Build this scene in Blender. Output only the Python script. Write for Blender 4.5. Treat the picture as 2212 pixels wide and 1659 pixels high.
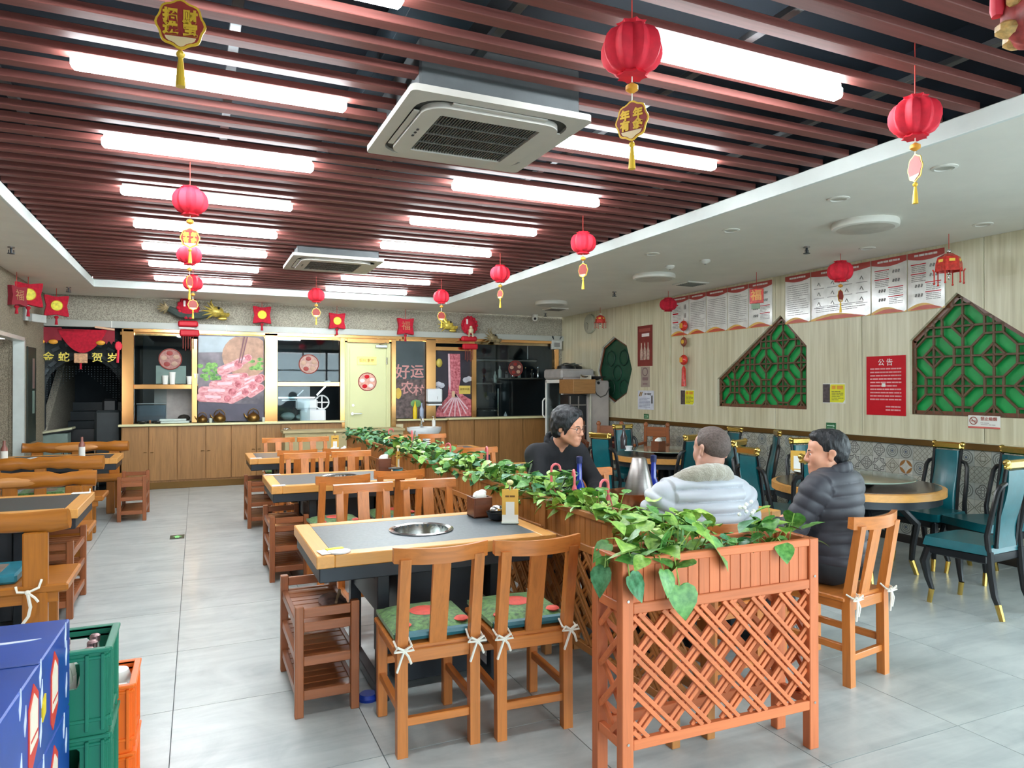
import bpy, bmesh, math, random
import numpy as np
from mathutils import Vector, Matrix
from mathutils.geometry import tessellate_polygon
R = random.Random(7)
PI = math.pi
rad = math.radians
scn = bpy.context.scene
COL = scn.collection
for o in list(bpy.data.objects):
    bpy.data.objects.remove(o)

# ---------------------------------------------------------------- camera, daylight, exposure
cd = bpy.data.cameras.new('camera')
cam = bpy.data.objects.new('camera', cd)
COL.objects.link(cam)
cam.location = (0, 0, 1.55)
cam.rotation_euler = (rad(90.25), 0, rad(-24.2))
cd.sensor_width = 36
cd.lens = 36 * 1516 / 2212
cd.clip_start = 0.05
scn.camera = cam
SKY, TUBE, EXPO = 7.8, 43.0, 0.67
wd = bpy.data.worlds.new('daylight')
scn.world = wd
wd.use_nodes = True
wb = wd.node_tree.nodes['Background']
wb.inputs[0].default_value = (0.93, 0.97, 1.0, 1)
wb.inputs[1].default_value = SKY
scn.view_settings.view_transform = 'Standard'
scn.view_settings.look = 'None'
scn.view_settings.gamma = 1
scn.view_settings.use_curve_mapping = False
scn.view_settings.exposure = EXPO
pl = bpy.data.lights.new('shopfront_portal', 'AREA')   # guides the daylight that enters by the shopfront
pl.shape = 'RECTANGLE'
pl.size, pl.size_y = 6.2, 2.6
pl.cycles.is_portal = True
po = bpy.data.objects.new('shopfront_portal', pl)
COL.objects.link(po)
po.location = (3.2, -1.92, 1.45)
po.rotation_euler = (rad(90), 0, 0)
pq = po.copy(); pq.data = pl.copy(); COL.objects.link(pq)   # the same for the window in the right wall beside the camera
pq.data.size, pq.data.size_y = 4.3, 2.6
pq.location = (6.62, .45, 1.45); pq.rotation_euler = (rad(90), 0, rad(90))

# ---------------------------------------------------------------- materials
class Nd:
    """a socket with arithmetic, for procedural patterns"""
    def __init__(s, t, k): s.t, s.k = t, k
    def op(s, f, *a):
        n = s.t.nodes.new('ShaderNodeMath'); n.operation = f
        for i, x in enumerate((s,) + a):
            if isinstance(x, Nd): s.t.links.new(x.k, n.inputs[i])
            else: n.inputs[i].default_value = x
        return Nd(s.t, n.outputs[0])
    def __add__(s, o): return s.op('ADD', o)
    def __sub__(s, o): return s.op('SUBTRACT', o)
    def __mul__(s, o): return s.op('MULTIPLY', o)
    def __truediv__(s, o): return s.op('DIVIDE', o)
    def abs(s): return s.op('ABSOLUTE')
    def mn(s, o): return s.op('MINIMUM', o)
    def mx(s, o): return s.op('MAXIMUM', o)
    def lt(s, v): return s.op('LESS_THAN', v)
    def gt(s, v): return s.op('GREATER_THAN', v)
    def pw(s, v): return s.op('POWER', v)
    def sqrt(s): return s.op('SQRT')
def rgb(h):
    if not isinstance(h, str): return tuple(h) + (1,)
    c = [int(h[i:i + 2], 16) / 255 for i in (0, 2, 4)]
    return tuple((x / 12.92 if x <= .04045 else ((x + .055) / 1.055) ** 2.4) for x in c) + (1,)
def lerp(a, b, t): return a + (b - a) * t
def shade(c, f): return tuple(min(1, x * f) for x in c[:3]) + (1,)
MATS = {}
def newmat(name, rough=.5, metal=0.):
    m = bpy.data.materials.new(name); m.use_nodes = True
    t = m.node_tree; b = t.nodes['Principled BSDF']
    b.inputs['Roughness'].default_value = rough
    b.inputs['Metallic'].default_value = metal
    MATS[name] = m
    return m, t, b
def coords(t, scale=(1, 1, 1), rnd=True):
    tc = t.nodes.new('ShaderNodeTexCoord')
    v = tc.outputs['Object']
    if rnd:
        oi = t.nodes.new('ShaderNodeObjectInfo')
        ml = t.nodes.new('ShaderNodeMath'); ml.operation = 'MULTIPLY'; ml.inputs[1].default_value = 37.
        t.links.new(oi.outputs['Random'], ml.inputs[0])
        ad = t.nodes.new('ShaderNodeVectorMath'); ad.operation = 'ADD'
        t.links.new(v, ad.inputs[0]); t.links.new(ml.outputs[0], ad.inputs[1])
        v = ad.outputs[0]
    mp = t.nodes.new('ShaderNodeMapping'); mp.inputs['Scale'].default_value = scale
    t.links.new(v, mp.inputs[0])
    return mp.outputs[0]
def noise(t, v, scale, detail=3, rough=.55, dist=0.):
    n = t.nodes.new('ShaderNodeTexNoise')
    n.inputs['Scale'].default_value = scale; n.inputs['Detail'].default_value = detail
    n.inputs['Roughness'].default_value = rough; n.inputs['Distortion'].default_value = dist
    t.links.new(v, n.inputs['Vector'])
    return n.outputs['Fac']
def ramp(t, f, stops):
    r = t.nodes.new('ShaderNodeValToRGB'); e = r.color_ramp.elements
    while len(e) < len(stops): e.new(.5)
    for i, (p, c) in enumerate(stops): e[i].position = p; e[i].color = c
    t.links.new(f, r.inputs[0])
    return r.outputs[0]
def bumpy(t, b, h, s, d=.01):
    n = t.nodes.new('ShaderNodeBump'); n.inputs['Strength'].default_value = s; n.inputs['Distance'].default_value = d
    t.links.new(h, n.inputs['Height']); t.links.new(n.outputs[0], b.inputs['Normal'])
def mat(name, col, rough=.5, metal=0., var=.12, scale=8., stretch=(1, 1, 1), bump=0., coat=0., rnd=True, c2=None, detail=3, sheen=0., trans=0., sss=0.):
    m, t, b = newmat(name, rough, metal)
    c = rgb(col)
    v = coords(t, stretch, rnd)
    f = noise(t, v, scale, detail)
    c0 = shade(c, 1 - var); c1 = rgb(c2) if c2 else shade(c, 1 + var)
    t.links.new(ramp(t, f, [(.32, c0), (.68, c1)]), b.inputs['Base Color'])
    if bump: bumpy(t, b, f, bump)
    if coat: b.inputs['Coat Weight'].default_value = coat; b.inputs['Coat Roughness'].default_value = .1
    if sheen: b.inputs['Sheen Weight'].default_value = sheen
    if trans: b.inputs['Transmission Weight'].default_value = trans
    if sss:
        b.inputs['Subsurface Weight'].default_value = sss
        b.inputs['Subsurface Radius'].default_value = (.02, .008, .004)
        b.inputs['Subsurface Scale'].default_value = .3
    return m
def wood(name, col, axis='z', var=.22, rough=.38, coat=.15, knots=True):
    m, t, b = newmat(name, rough)
    c = rgb(col)
    st = {'x': (1.2, 22, 22), 'y': (22, 1.2, 22), 'z': (22, 22, 1.2)}[axis]
    v = coords(t, st)
    f = noise(t, v, 2.2, 4, .6, .6)
    v2 = coords(t, tuple(x * .12 for x in st)); g = noise(t, v2, 3.0, 2)
    oi = t.nodes.new('ShaderNodeObjectInfo')
    a = ramp(t, f, [(.25, shade(c, 1 - var)), (.5, c), (.78, shade(c, 1 + var * .8))])
    mx = t.nodes.new('ShaderNodeMix'); mx.data_type = 'RGBA'; mx.blend_type = 'MULTIPLY'; mx.inputs[0].default_value = .7
    t.links.new(a, mx.inputs[6])
    s = Nd(t, g) * .5 + Nd(t, oi.outputs['Random']) * .28 + .62
    cb = t.nodes.new('ShaderNodeCombineColor')
    for i in range(3): t.links.new(s.k, cb.inputs[i])
    t.links.new(cb.outputs[0], mx.inputs[7])
    t.links.new(mx.outputs[2], b.inputs['Base Color'])
    bumpy(t, b, f, .06, .004)
    b.inputs['Coat Weight'].default_value = coat; b.inputs['Coat Roughness'].default_value = .15
    return m
def woods(key, col, **k): return {a: wood(key + '_' + a, col, a, **k) for a in 'xyz'}
WC = woods('chair_wood', 'C27434')
WP = woods('planter_wood', 'C96F42', var=.16, rough=.5, coat=0.)
WPL = woods('long_planter_wood', 'A76C34', var=.16, rough=.5, coat=0.)
WT = woods('table_wood', 'D79A50', var=.12)
WR = woods('rack_wood', '94552F', var=.25)
WB = woods('bench_wood', 'A5641C', var=.2)
WBC = woods('bench_cut_wood', 'CF8E50', var=.12)
WK = woods('cabinet_wood', '9A6E3E', var=.3, rough=.45, coat=0.)
WS = woods('slat_wood', '6E3A34', var=.2, rough=.6, coat=0.)
WD = woods('dark_wood', '6B3A22', var=.25)
WHITE = mat('white_paint', 'DEDCD4', .6, var=.03)
PLASTER = mat('soffit_plaster', 'E6E3DA', .7, var=.03, scale=3)
BLACK = mat('black_lacquer', '15171A', .3, var=.1)
DARKSTEEL = mat('dark_steel', '2A2F35', .4, .3, var=.1)
STEEL = mat('steel', 'C9C9C6', .18, 1., var=.05)
STEELB = mat('brushed_steel', 'A09B97', .35, 1., var=.06, stretch=(1, 1, 12))
CHROME = mat('chrome', 'E4E4E4', .08, 1., var=.02)
GOLD = mat('gold_brass', 'D9B765', .22, 1., var=.08)
GOLDM = mat('gold_mirror_metal', 'DCA56A', .16, 1., var=.10, scale=2.5)
BRONZE = mat('bronze_trim', '6F5126', .35, .6, var=.25, scale=1.2)
COPPER = mat('copper', '8E5A3C', .32, .9, var=.15)
BRASSD = mat('old_brass', '7E6032', .32, .9, var=.25)
TEAL = mat('teal_leather', '0B5A62', .33, var=.12, scale=14, bump=.05, coat=.2)
STONE = mat('grey_stone_top', '525B60', .4, var=.16, scale=60)
STONED = mat('dark_stone_top', '3A3E3E', .42, var=.16, scale=60)
DARKBROWN = mat('dark_brown_top', '4A3D33', .22, var=.2, scale=40, coat=.3)
PAPER = mat('white_paper', 'E6E5DE', .55, var=.02)
PAPERY = mat('yellow_print', 'E0DC22', .5, var=.04)
PAPERR = mat('red_print', 'C31422', .45, var=.05)
PAPERR.node_tree.nodes['Principled BSDF'].inputs['Specular IOR Level'].default_value = .15
PAPERDR = mat('dark_red_print', '8E2A22', .5, var=.12)
INK = mat('grey_ink', '86837F', .6, var=.1)
INKD = mat('dark_ink', '2D2B2E', .6, var=.1)
INKW = mat('white_ink', 'E9DFDC', .6, var=.04)
INKG = mat('gold_ink', 'E3B83A', .35, .2, var=.1)
ORANGEP = mat('orange_print', 'DE9A2E', .5, var=.12)
REDPAPER = mat('red_tissue', 'D91F36', .75, var=.14, scale=20, trans=0.)
REDCLOTH = mat('red_felt', 'B3132C', .9, var=.2, scale=30, bump=.3)
REDGLOSS = mat('red_plastic', 'C9362C', .25, var=.3, scale=40)
REDSTOOL = mat('stool_red', '8E241B', .45, var=.15)
STRING = mat('cord', 'E6E2D4', .8, var=.05)
STRINGR = mat('red_cord', 'C23A30', .7, var=.08)
YELLOW = mat('yellow_plastic', 'E2C21A', .4, var=.08)
LEAFS = [mat('leaf_' + k, c, .42, var=.12, scale=5, c2=d) for k, c, d in
         (('mid', '3F7F33', '6FA653'), ('light', '6FA53C', 'A2C95C'), ('deep', '2F6A3B', '57966A'), ('pale', '8DB84A', 'BBD96F'))]
STEM = mat('stem_green', '8CA84C', .5)
SOIL = mat('soil', '4A3323', .95, var=.4, scale=30, bump=.6)
SKIN = mat('skin', 'CF9478', .48, var=.07, scale=18, sss=.15)
SKIN2 = mat('skin_scalp', 'B98A76', .5, var=.09, scale=18, sss=.1)
HAIR = mat('black_hair', '15161A', .5, var=.4, scale=60, stretch=(1, 1, .3), bump=.7)
HAIRS = mat('short_hair', '564842', .7, var=.3, scale=110, bump=.3)
CLOTHK = mat('black_cloth', '15151A', .85, var=.2, scale=30, bump=.1)
PUFFW = mat('white_puffer', 'AEB1B8', .5, var=.03, scale=10, sheen=.2)
FLEECE = mat('grey_fleece', '9F998B', .95, var=.08, scale=120, bump=.6, sheen=.5)
PUFFK = mat('black_puffer', '2E2E36', .58, var=.12, scale=14, sheen=.1)
TROUSER = mat('dark_trousers', '1F2226', .8, var=.15, scale=20)
SHIRT = mat('white_shirt', 'E8E8EA', .7, var=.02)
CREAM = mat('cream_door', 'D6D8A2', .42, var=.03, scale=2)
BEIGE = mat('beige_laminate', 'A99A70', .5, var=.05)
MARBLET = mat('cream_marble', 'DDD7A8', .25, var=.04, scale=3)
LEDGE = mat('pale_ledge', 'A9ABA4', .35, var=.06, scale=2)
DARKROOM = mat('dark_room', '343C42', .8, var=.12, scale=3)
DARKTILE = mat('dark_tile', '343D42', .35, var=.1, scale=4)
CERAMIC = mat('white_ceramic', 'E6EAEC', .12, var=.02)
GREENC = mat('green_crate', '167358', .42, var=.08, scale=5)
ORANGEC = mat('orange_crate', 'EE6B16', .4, var=.06, scale=5)
BLUEC = mat('blue_carton', '0F3F96', .35, var=.16, scale=5)
BLUEG = mat('blue_glass', '16309C', .06, var=.1, coat=1.)
PINK = mat('pink_plastic', 'E0666E', .4, var=.06)
CAP = mat('rose_cap', 'A98A8B', .3, .7, var=.15, scale=60)
GLASSW = mat('bottle_glass', 'C8CFC2', .08, var=.05, coat=.5)
CUSH = mat('green_brocade', '2A5A26', .6, var=.45, scale=45, c2='5D8C42', sheen=.2)
CUSHR = mat('cushion_red', 'C84A3C', .6, var=.15, scale=30)
SATIN = mat('teal_satin', '1C5A64', .35, var=.2, scale=12)
BLUESEAT = mat('blue_teal_vinyl', '2E7F92', .3, var=.2, scale=8)
ACW = mat('ac_white', 'BFBAB2', .45, var=.03)
GRILLE = mat('ac_grille', '3C3C3A', .6, var=.1)
GREENSIGN = mat('green_sign', '2C6A40', .45, var=.1)
LIME = mat('lime_arrow', '8FE08A', .5)
TILEGROUT = mat('grout', '6F7676', .9, var=.05)
FLOORT = None
def mk_floor():
    m, t, b = newmat('polished_tile', .34)
    b.inputs['Specular IOR Level'].default_value = .38
    v = coords(t, (1, 1, 1)); f = noise(t, v, 2.2, 6, .62, 1.2)
    v2 = coords(t, (.5, 3.5, 1)); g = noise(t, v2, 1.6, 4, .6, 1.8)
    s = Nd(t, f) * .55 + Nd(t, g) * .45
    t.links.new(ramp(t, s.k, [(.33, rgb('9CA3A3')), (.5, rgb('B2B8B6')), (.62, rgb('BFC4C1'))]), b.inputs['Base Color'])
    b.inputs['Coat Weight'].default_value = .08; b.inputs['Coat Roughness'].default_value = .12
    return m
FLOORT = mk_floor()
def mk_panel():
    m, t, b = newmat('travertine_panel', .35)
    v = coords(t, (1, 9, .35)); f = noise(t, v, 2.4, 5, .6, .4)
    v2 = coords(t, (1, 1.2, .3)); g = noise(t, v2, 2, 3)
    s = Nd(t, f) * .7 + Nd(t, g) * .3
    t.links.new(ramp(t, s.k, [(.34, rgb('BAB191')), (.52, rgb('D2CBAD')), (.68, rgb('DFD9C2'))]), b.inputs['Base Color'])
    return m
PANEL = mk_panel()
def mk_mosaic(name, ca, cb, sc):
    m, t, b = newmat(name, .8)
    v = coords(t, (1, 1, 1), False)
    n = t.nodes.new('ShaderNodeTexVoronoi'); n.inputs['Scale'].default_value = sc; t.links.new(v, n.inputs['Vector'])
    f = noise(t, v, sc * .6, 4)
    s = Nd(t, n.outputs['Distance']) * .7 + Nd(t, f) * .5
    t.links.new(ramp(t, s.k, [(.3, rgb(ca)), (.75, rgb(cb))]), b.inputs['Base Color'])
    bumpy(t, b, s.k, .5, .02)
    return m
MOSAIC = mk_mosaic('stone_mosaic', '7A7468', 'ABA595', 60)
MOSAICL = mk_mosaic('stone_mosaic_left', '6F6857', '968C78', 70)
def mk_gridwall():
    m, t, b = newmat('small_mosaic_grid', .5)
    br = t.nodes.new('ShaderNodeTexBrick')
    br.offset = 0; br.inputs['Scale'].default_value = 1; br.inputs['Mortar Size'].default_value = .006
    br.inputs['Brick Width'].default_value = .03; br.inputs['Row Height'].default_value = .03
    br.inputs['Color1'].default_value = rgb('A59A7A'); br.inputs['Color2'].default_value = rgb('8C8062'); br.inputs['Mortar'].default_value = rgb('4C4433')
    tc = t.nodes.new('ShaderNodeTexCoord'); mp = t.nodes.new('ShaderNodeMapping'); mp.inputs['Rotation'].default_value = (0, rad(90), rad(90))
    mp.inputs['Rotation'].default_value = (rad(90), 0, rad(90))
    t.links.new(tc.outputs['Object'], mp.inputs[0]); t.links.new(mp.outputs[0], br.inputs['Vector'])
    t.links.new(br.outputs['Color'], b.inputs['Base Color'])
    return m
GRIDW = mk_gridwall()
def mk_print(name, fn, base, ink, ink2=None, rough=.4, noisev=.12):
    """flat print: fn(u,v,t) gives 0..1 masks; u,v run -1..1 over local x,z scaled by s"""
    m, t, b = newmat(name, rough)
    tc = t.nodes.new('ShaderNodeTexCoord'); sp = t.nodes.new('ShaderNodeSeparateXYZ')
    t.links.new(tc.outputs['Object'], sp.inputs[0])
    u, v = Nd(t, sp.outputs[0]), Nd(t, sp.outputs[2])
    f = noise(t, coords(t), 30, 4)
    c = ramp(t, f, [(.3, shade(rgb(base), 1 - noisev)), (.7, shade(rgb(base), 1 + noisev))])
    masks = fn(u, v)
    if not isinstance(masks, (list, tuple)): masks = [masks]
    for mk, ic in zip(masks, (ink, ink2)):
        mx = t.nodes.new('ShaderNodeMix'); mx.data_type = 'RGBA'
        t.links.new(mk.k, mx.inputs[0]); t.links.new(c, mx.inputs[6]); mx.inputs[7].default_value = rgb(ic)
        c = mx.outputs[2]
    t.links.new(c, b.inputs['Base Color'])
    return m
S = 1 / .074
def ring(r, a, w): return (r - a).abs().lt(w)
def pat_ros(u, v):
    u, v = u * S, v * S; r = (u * u + v * v).sqrt()
    return [ring(r, .82, .07).mx(ring(r, .55, .05)).mx(ring(r, .3, .06)), r.lt(.16)]
def pat_star(u, v):
    u, v = (u * S).abs(), (v * S).abs()
    st = u.mx(v).mn((u + v) * .7071)
    return ring(st, .74, .06).mx(ring(st, .52, .03)).mx(ring(u * v, .12, .02))
def pat_quat(u, v):
    u, v = (u * S).abs(), (v * S).abs()
    a, b = u.mx(v) - .4, u.mn(v)
    d = (a * a + b * b).sqrt()
    return ring(d, .45, .07).mx(ring(d, .22, .05))
def pat_dia(u, v):
    u, v = (u * S).abs(), (v * S).abs(); s = u + v
    return ring(s, .98, .07).mx(ring(s, .66, .05)).mx(ring(u.mx(v), .3, .05))
def pat_coin(u, v):
    u, v = u * S, v * S; r = (u * u + v * v).sqrt()
    q = u.abs().pw(.62) + v.abs().pw(.62)
    return [ring(r, .93, .03), r.lt(.9) * q.gt(1.05)]
def pat_net(u, v):
    u, v = u * S, v * S
    a = ((u + v) * 4.5).op('SINE').abs(); b = ((u - v) * 4.5).op('SINE').abs()
    return a.mn(b).lt(.22)
PT = [mk_print('tile_rosette', pat_ros, 'A8AAA2', '6E7069', '4E5A6B'), mk_print('tile_star', pat_star, 'B9B9B0', '5C5B57'),
      mk_print('tile_quatrefoil', pat_quat, 'AFAFA6', '66645F'), mk_print('tile_diamond', pat_dia, 'B5B3A6', '7B7768'),
      mk_print('tile_coin', pat_coin, 'C2C1B7', '8A8A80', '9C6A33'), mk_print('tile_net', pat_net, 'A9A99D', '7D7C70')]
def mk_glass(name, tint='E6EEF0', refl=1.):
    m = bpy.data.materials.new(name); m.use_nodes = True; t = m.node_tree; t.nodes.clear()
    o = t.nodes.new('ShaderNodeOutputMaterial'); tr = t.nodes.new('ShaderNodeBsdfTransparent'); gl = t.nodes.new('ShaderNodeBsdfGlossy')
    fr = t.nodes.new('ShaderNodeFresnel'); fr.inputs[0].default_value = 1.5; mx = t.nodes.new('ShaderNodeMixShader')
    tr.inputs[0].default_value = rgb(tint); gl.inputs['Roughness'].default_value = .02
    k = (Nd(t, fr.outputs[0]) * refl)
    t.links.new(k.k, mx.inputs[0]); t.links.new(tr.outputs[0], mx.inputs[1]); t.links.new(gl.outputs[0], mx.inputs[2]); t.links.new(mx.outputs[0], o.inputs[0])
    return m
GLASS = mk_glass('window_glass', refl=.75)
GLASSG = mk_glass('green_tint_glass', 'CFE0D6', 1.5)
def mk_emit(name, col, s):
    m = bpy.data.materials.new(name); m.use_nodes = True; t = m.node_tree; t.nodes.clear()
    o = t.nodes.new('ShaderNodeOutputMaterial'); e = t.nodes.new('ShaderNodeEmission')
    e.inputs[0].default_value = rgb(col); e.inputs[1].default_value = s
    t.links.new(e.outputs[0], o.inputs[0]); return m
TUBEM = mk_emit('led_tube', 'F2FBFF', TUBE)

# ---------------------------------------------------------------- mesh building
class B:
    def __init__(s): s.v = []; s.f = []
    def add(s, vs, fs):
        n = len(s.v); s.v += [tuple(p) for p in vs]; s.f += [tuple(i + n for i in f) for f in fs]; return s
    def box(s, c, d, bv=.003, rot=None):
        hx, hy, hz = d[0] / 2, d[1] / 2, d[2] / 2
        bv = min(bv, hx * .45, hy * .45, hz * .45)
        vs = []; fs = []
        if bv <= 0:
            vs = [(x, y, z) for x in (-hx, hx) for y in (-hy, hy) for z in (-hz, hz)]
            fs = [(0, 1, 3, 2), (4, 6, 7, 5), (0, 4, 5, 1), (2, 3, 7, 6), (0, 2, 6, 4), (1, 5, 7, 3)]
        else:
            idx = {}
            for i, sx in enumerate((-1, 1)):
                for j, sy in enumerate((-1, 1)):
                    for k, sz in enumerate((-1, 1)):
                        idx[i, j, k, 0] = len(vs); vs.append((sx * hx, sy * (hy - bv), sz * (hz - bv)))
                        idx[i, j, k, 1] = len(vs); vs.append((sx * (hx - bv), sy * hy, sz * (hz - bv)))
                        idx[i, j, k, 2] = len(vs); vs.append((sx * (hx - bv), sy * (hy - bv), sz * hz))
            for a in range(3):
                for e in (0, 1):
                    q = []
                    for (p, r) in ((0, 0), (0, 1), (1, 1), (1, 0)):
                        key = [p, r]; key.insert(a, e); q.append(idx[tuple(key) + (a,)])
                    fs.append(tuple(q if (e == 0) ^ (a == 1) else q[::-1]))
            for a in range(3):
                o1, o2 = [x for x in range(3) if x != a]
                for p in (0, 1):
                    for r in (0, 1):
                        k0 = [0, 0, 0]; k0[o1] = p; k0[o2] = r; k1 = list(k0); k1[a] = 1
                        q = (idx[tuple(k0) + (o1,)], idx[tuple(k0) + (o2,)], idx[tuple(k1) + (o2,)], idx[tuple(k1) + (o1,)])
                        fs.append(q if ((p ^ r) == (1 if a != 1 else 0)) else q[::-1])
            for i in (0, 1):
                for j in (0, 1):
                    for k in (0, 1):
                        q = (idx[i, j, k, 0], idx[i, j, k, 1], idx[i, j, k, 2])
                        fs.append(q if (i + j + k) % 2 else q[::-1])
        if rot is not None:
            vs = [rot @ Vector(p) for p in vs]
        return s.add([(p[0] + c[0], p[1] + c[1], p[2] + c[2]) for p in vs], fs)
    def beam(s, a, b, w, h, bv=.002, up=(0, 0, 1)):
        """box of section w x h from a to b"""
        a, b = Vector(a), Vector(b); d = b - a; L = d.length; z = d.normalized(); u = Vector(up)
        if abs(z.dot(u)) > .98: u = Vector((0, 1, 0))
        x = u.cross(z).normalized(); y = z.cross(x)
        M = Matrix((x, y, z)).transposed()
        return s.box((a + b) / 2, (w, h, L), bv, M)
    def lathe(s, prof, c=(0, 0, 0), n=16, axis='z', cap=True, lobes=0, amp=0.):
        vs = []; fs = []
        for (r, h) in prof:
            for i in range(n):
                a = 2 * PI * i / n; rr = r * (1 + amp * math.cos(lobes * a)) if lobes else r
                p = (rr * math.cos(a), rr * math.sin(a), h)
                if axis == 'y': p = (p[0], p[2], p[1])
                elif axis == 'x': p = (p[2], p[0], p[1])
                vs.append((p[0] + c[0], p[1] + c[1], p[2] + c[2]))
        fl = axis == 'y'
        for j in range(len(prof) - 1):
            for i in range(n):
                q = (j * n + i, j * n + (i + 1) % n, (j + 1) * n + (i + 1) % n, (j + 1) * n + i)
                fs.append(q[::-1] if fl else q)
        if cap:
            b0 = tuple(range(n)); b1 = tuple((len(prof) - 1) * n + i for i in range(n))
            fs.append(b0 if fl else b0[::-1]); fs.append(b1[::-1] if fl else b1)
        return s.add(vs, fs)
    def cyl(s, c, r, h, n=14, axis='z', r2=None):
        return s.lathe([(r, -h / 2), (r if r2 is None else r2, h / 2)], c, n, axis)
    def ball(s, c, r, n=10, m=6):
        r = (r, r, r) if not hasattr(r, '__len__') else r
        pr = [(max(1e-4, math.sin(PI * i / m)), -math.cos(PI * i / m)) for i in range(m + 1)]
        k = len(s.v); s.lathe(pr, (0, 0, 0), n, cap=False)
        for i in range(k, len(s.v)):
            p = s.v[i]; s.v[i] = (p[0] * r[0] + c[0], p[1] * r[1] + c[1], p[2] * r[2] + c[2])
        return s
    def tube(s, pts, r, n=6, closed=False, flat=1.):
        pts = [Vector(p) for p in pts]; k = len(pts)
        rs = r if hasattr(r, '__len__') else [r] * k
        vs = []; fs = []; prev = None
        for i, p in enumerate(pts):
            d = (pts[min(i + 1, k - 1)] - pts[max(i - 1, 0)])
            if closed: d = pts[(i + 1) % k] - pts[i - 1]
            d.normalize()
            if prev is None:
                u = Vector((0, 0, 1)) if abs(d.z) < .9 else Vector((0, 1, 0))
            else: u = prev
            x = (u - d * u.dot(d)).normalized(); prev = x; y = d.cross(x)
            for j in range(n):
                a = 2 * PI * j / n
                vs.append(p + x * (math.cos(a) * rs[i]) + y * (math.sin(a) * rs[i] * flat))
        for i in range(k if closed else k - 1):
            for j in range(n):
                i2 = (i + 1) % k
                fs.append((i * n + j, i * n + (j + 1) % n, i2 * n + (j + 1) % n, i2 * n + j))
        if not closed:
            fs.append(tuple(range(n))[::-1]); fs.append(tuple((k - 1) * n + j for j in range(n)))
        return s.add(vs, fs)
    def prism(s, poly, y0, y1, holes=()):
        """polygon in local x,z extruded from y0 (front) to y1"""
        loops = [list(poly)] + [list(h) for h in holes]
        area = sum(poly[i][0] * poly[(i + 1) % len(poly)][1] - poly[(i + 1) % len(poly)][0] * poly[i][1] for i in range(len(poly)))
        if area < 0: loops[0].reverse()
        for h in loops[1:]:
            a = sum(h[i][0] * h[(i + 1) % len(h)][1] - h[(i + 1) % len(h)][0] * h[i][1] for i in range(len(h)))
            if a > 0: h.reverse()
        flat = [p for l in loops for p in l]; n = len(flat)
        vs = [(p[0], y0, p[1]) for p in flat] + [(p[0], y1, p[1]) for p in flat]; fs = []
        if len(loops) == 1 and len(poly) <= 8 and False: pass
        tris = tessellate_polygon([[Vector((p[0], p[1], 0)) for p in l] for l in loops])
        for a, b, c in tris:
            pa, pb, pc = flat[a], flat[b], flat[c]
            if (pb[0] - pa[0]) * (pc[1] - pa[1]) - (pc[0] - pa[0]) * (pb[1] - pa[1]) < 0: a, c = c, a
            fs.append((a, b, c)); fs.append((c + n, b + n, a + n))
        o = 0
        for l in loops:
            k = len(l)
            for i in range(k):
                j = (i + 1) % k
                fs.append((o + j, o + i, o + i + n, o + j + n))
            o += k
        return s.add(vs, fs)
    def mesh(s, name, m, smooth=True, ang=35):
        me = bpy.data.meshes.new(name); me.from_pydata(s.v, [], s.f)
        bm = bmesh.new(); bm.from_mesh(me); bmesh.ops.recalc_face_normals(bm, faces=bm.faces[:]); bm.to_mesh(me); bm.free()
        if m is not None: me.materials.append(m)
        if smooth:
            me.polygons.foreach_set('use_smooth', [True] * len(me.polygons))
            me.set_sharp_from_angle(angle=rad(ang))
        me.update(); return me
    def obj(s, name, m, parent=None, loc=None, smooth=True, ang=35):
        return inst(name, s.mesh(name, m, smooth, ang), parent, loc)
def inst(name, me, parent=None, loc=None, rot=None):
    o = bpy.data.objects.new(name, me); COL.objects.link(o)
    if parent is not None: o.parent = parent
    if loc is not None: o.location = loc
    if rot is not None: o.rotation_euler = rot
    return o
def tag(o, label=None, cat=None, group=None, kind=None):
    if label: o['label'] = label
    if cat: o['category'] = cat
    if group: o['group'] = group
    if kind: o['kind'] = kind
    return o
def thing(name, label, cat, loc=(0, 0, 0), rz=0, group=None):
    o = bpy.data.objects.new(name, None); COL.objects.link(o); o.empty_display_size = .1
    o.location = loc; o.rotation_euler = (0, 0, rad(rz))
    return tag(o, label, cat, group)
def struct(o, parent=None):
    if parent is None: o['kind'] = 'structure'
    return o
def stuff(o): o['kind'] = 'stuff'; return o
def dup(root, loc, rz=0, label=None, group=None):
    def cp(o, par):
        c = o.copy(); COL.objects.link(c)
        if par is not None: c.parent = par
        for ch in o.children: cp(ch, c)
        return c
    r = cp(root, None); r.location = loc; r.rotation_euler = (0, 0, rad(rz))
    if label: r['label'] = label
    if group: r['group'] = group
    return r
def clip_seg(a, b, poly):
    """clip 2D segment by a convex counter-clockwise polygon"""
    t0, t1 = 0., 1.; dx, dy = b[0] - a[0], b[1] - a[1]
    for i in range(len(poly)):
        p, q = poly[i], poly[(i + 1) % len(poly)]
        nx, ny = -(q[1] - p[1]), q[0] - p[0]
        den = nx * dx + ny * dy; num = nx * (a[0] - p[0]) + ny * (a[1] - p[1])
        if abs(den) < 1e-9:
            if num < 0: return None
            continue
        t = -num / den
        if den > 0: t0 = max(t0, t)
        else: t1 = min(t1, t)
    if t1 - t0 < 1e-4: return None
    return (a[0] + dx * t0, a[1] + dy * t0), (a[0] + dx * t1, a[1] + dy * t1)
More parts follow.
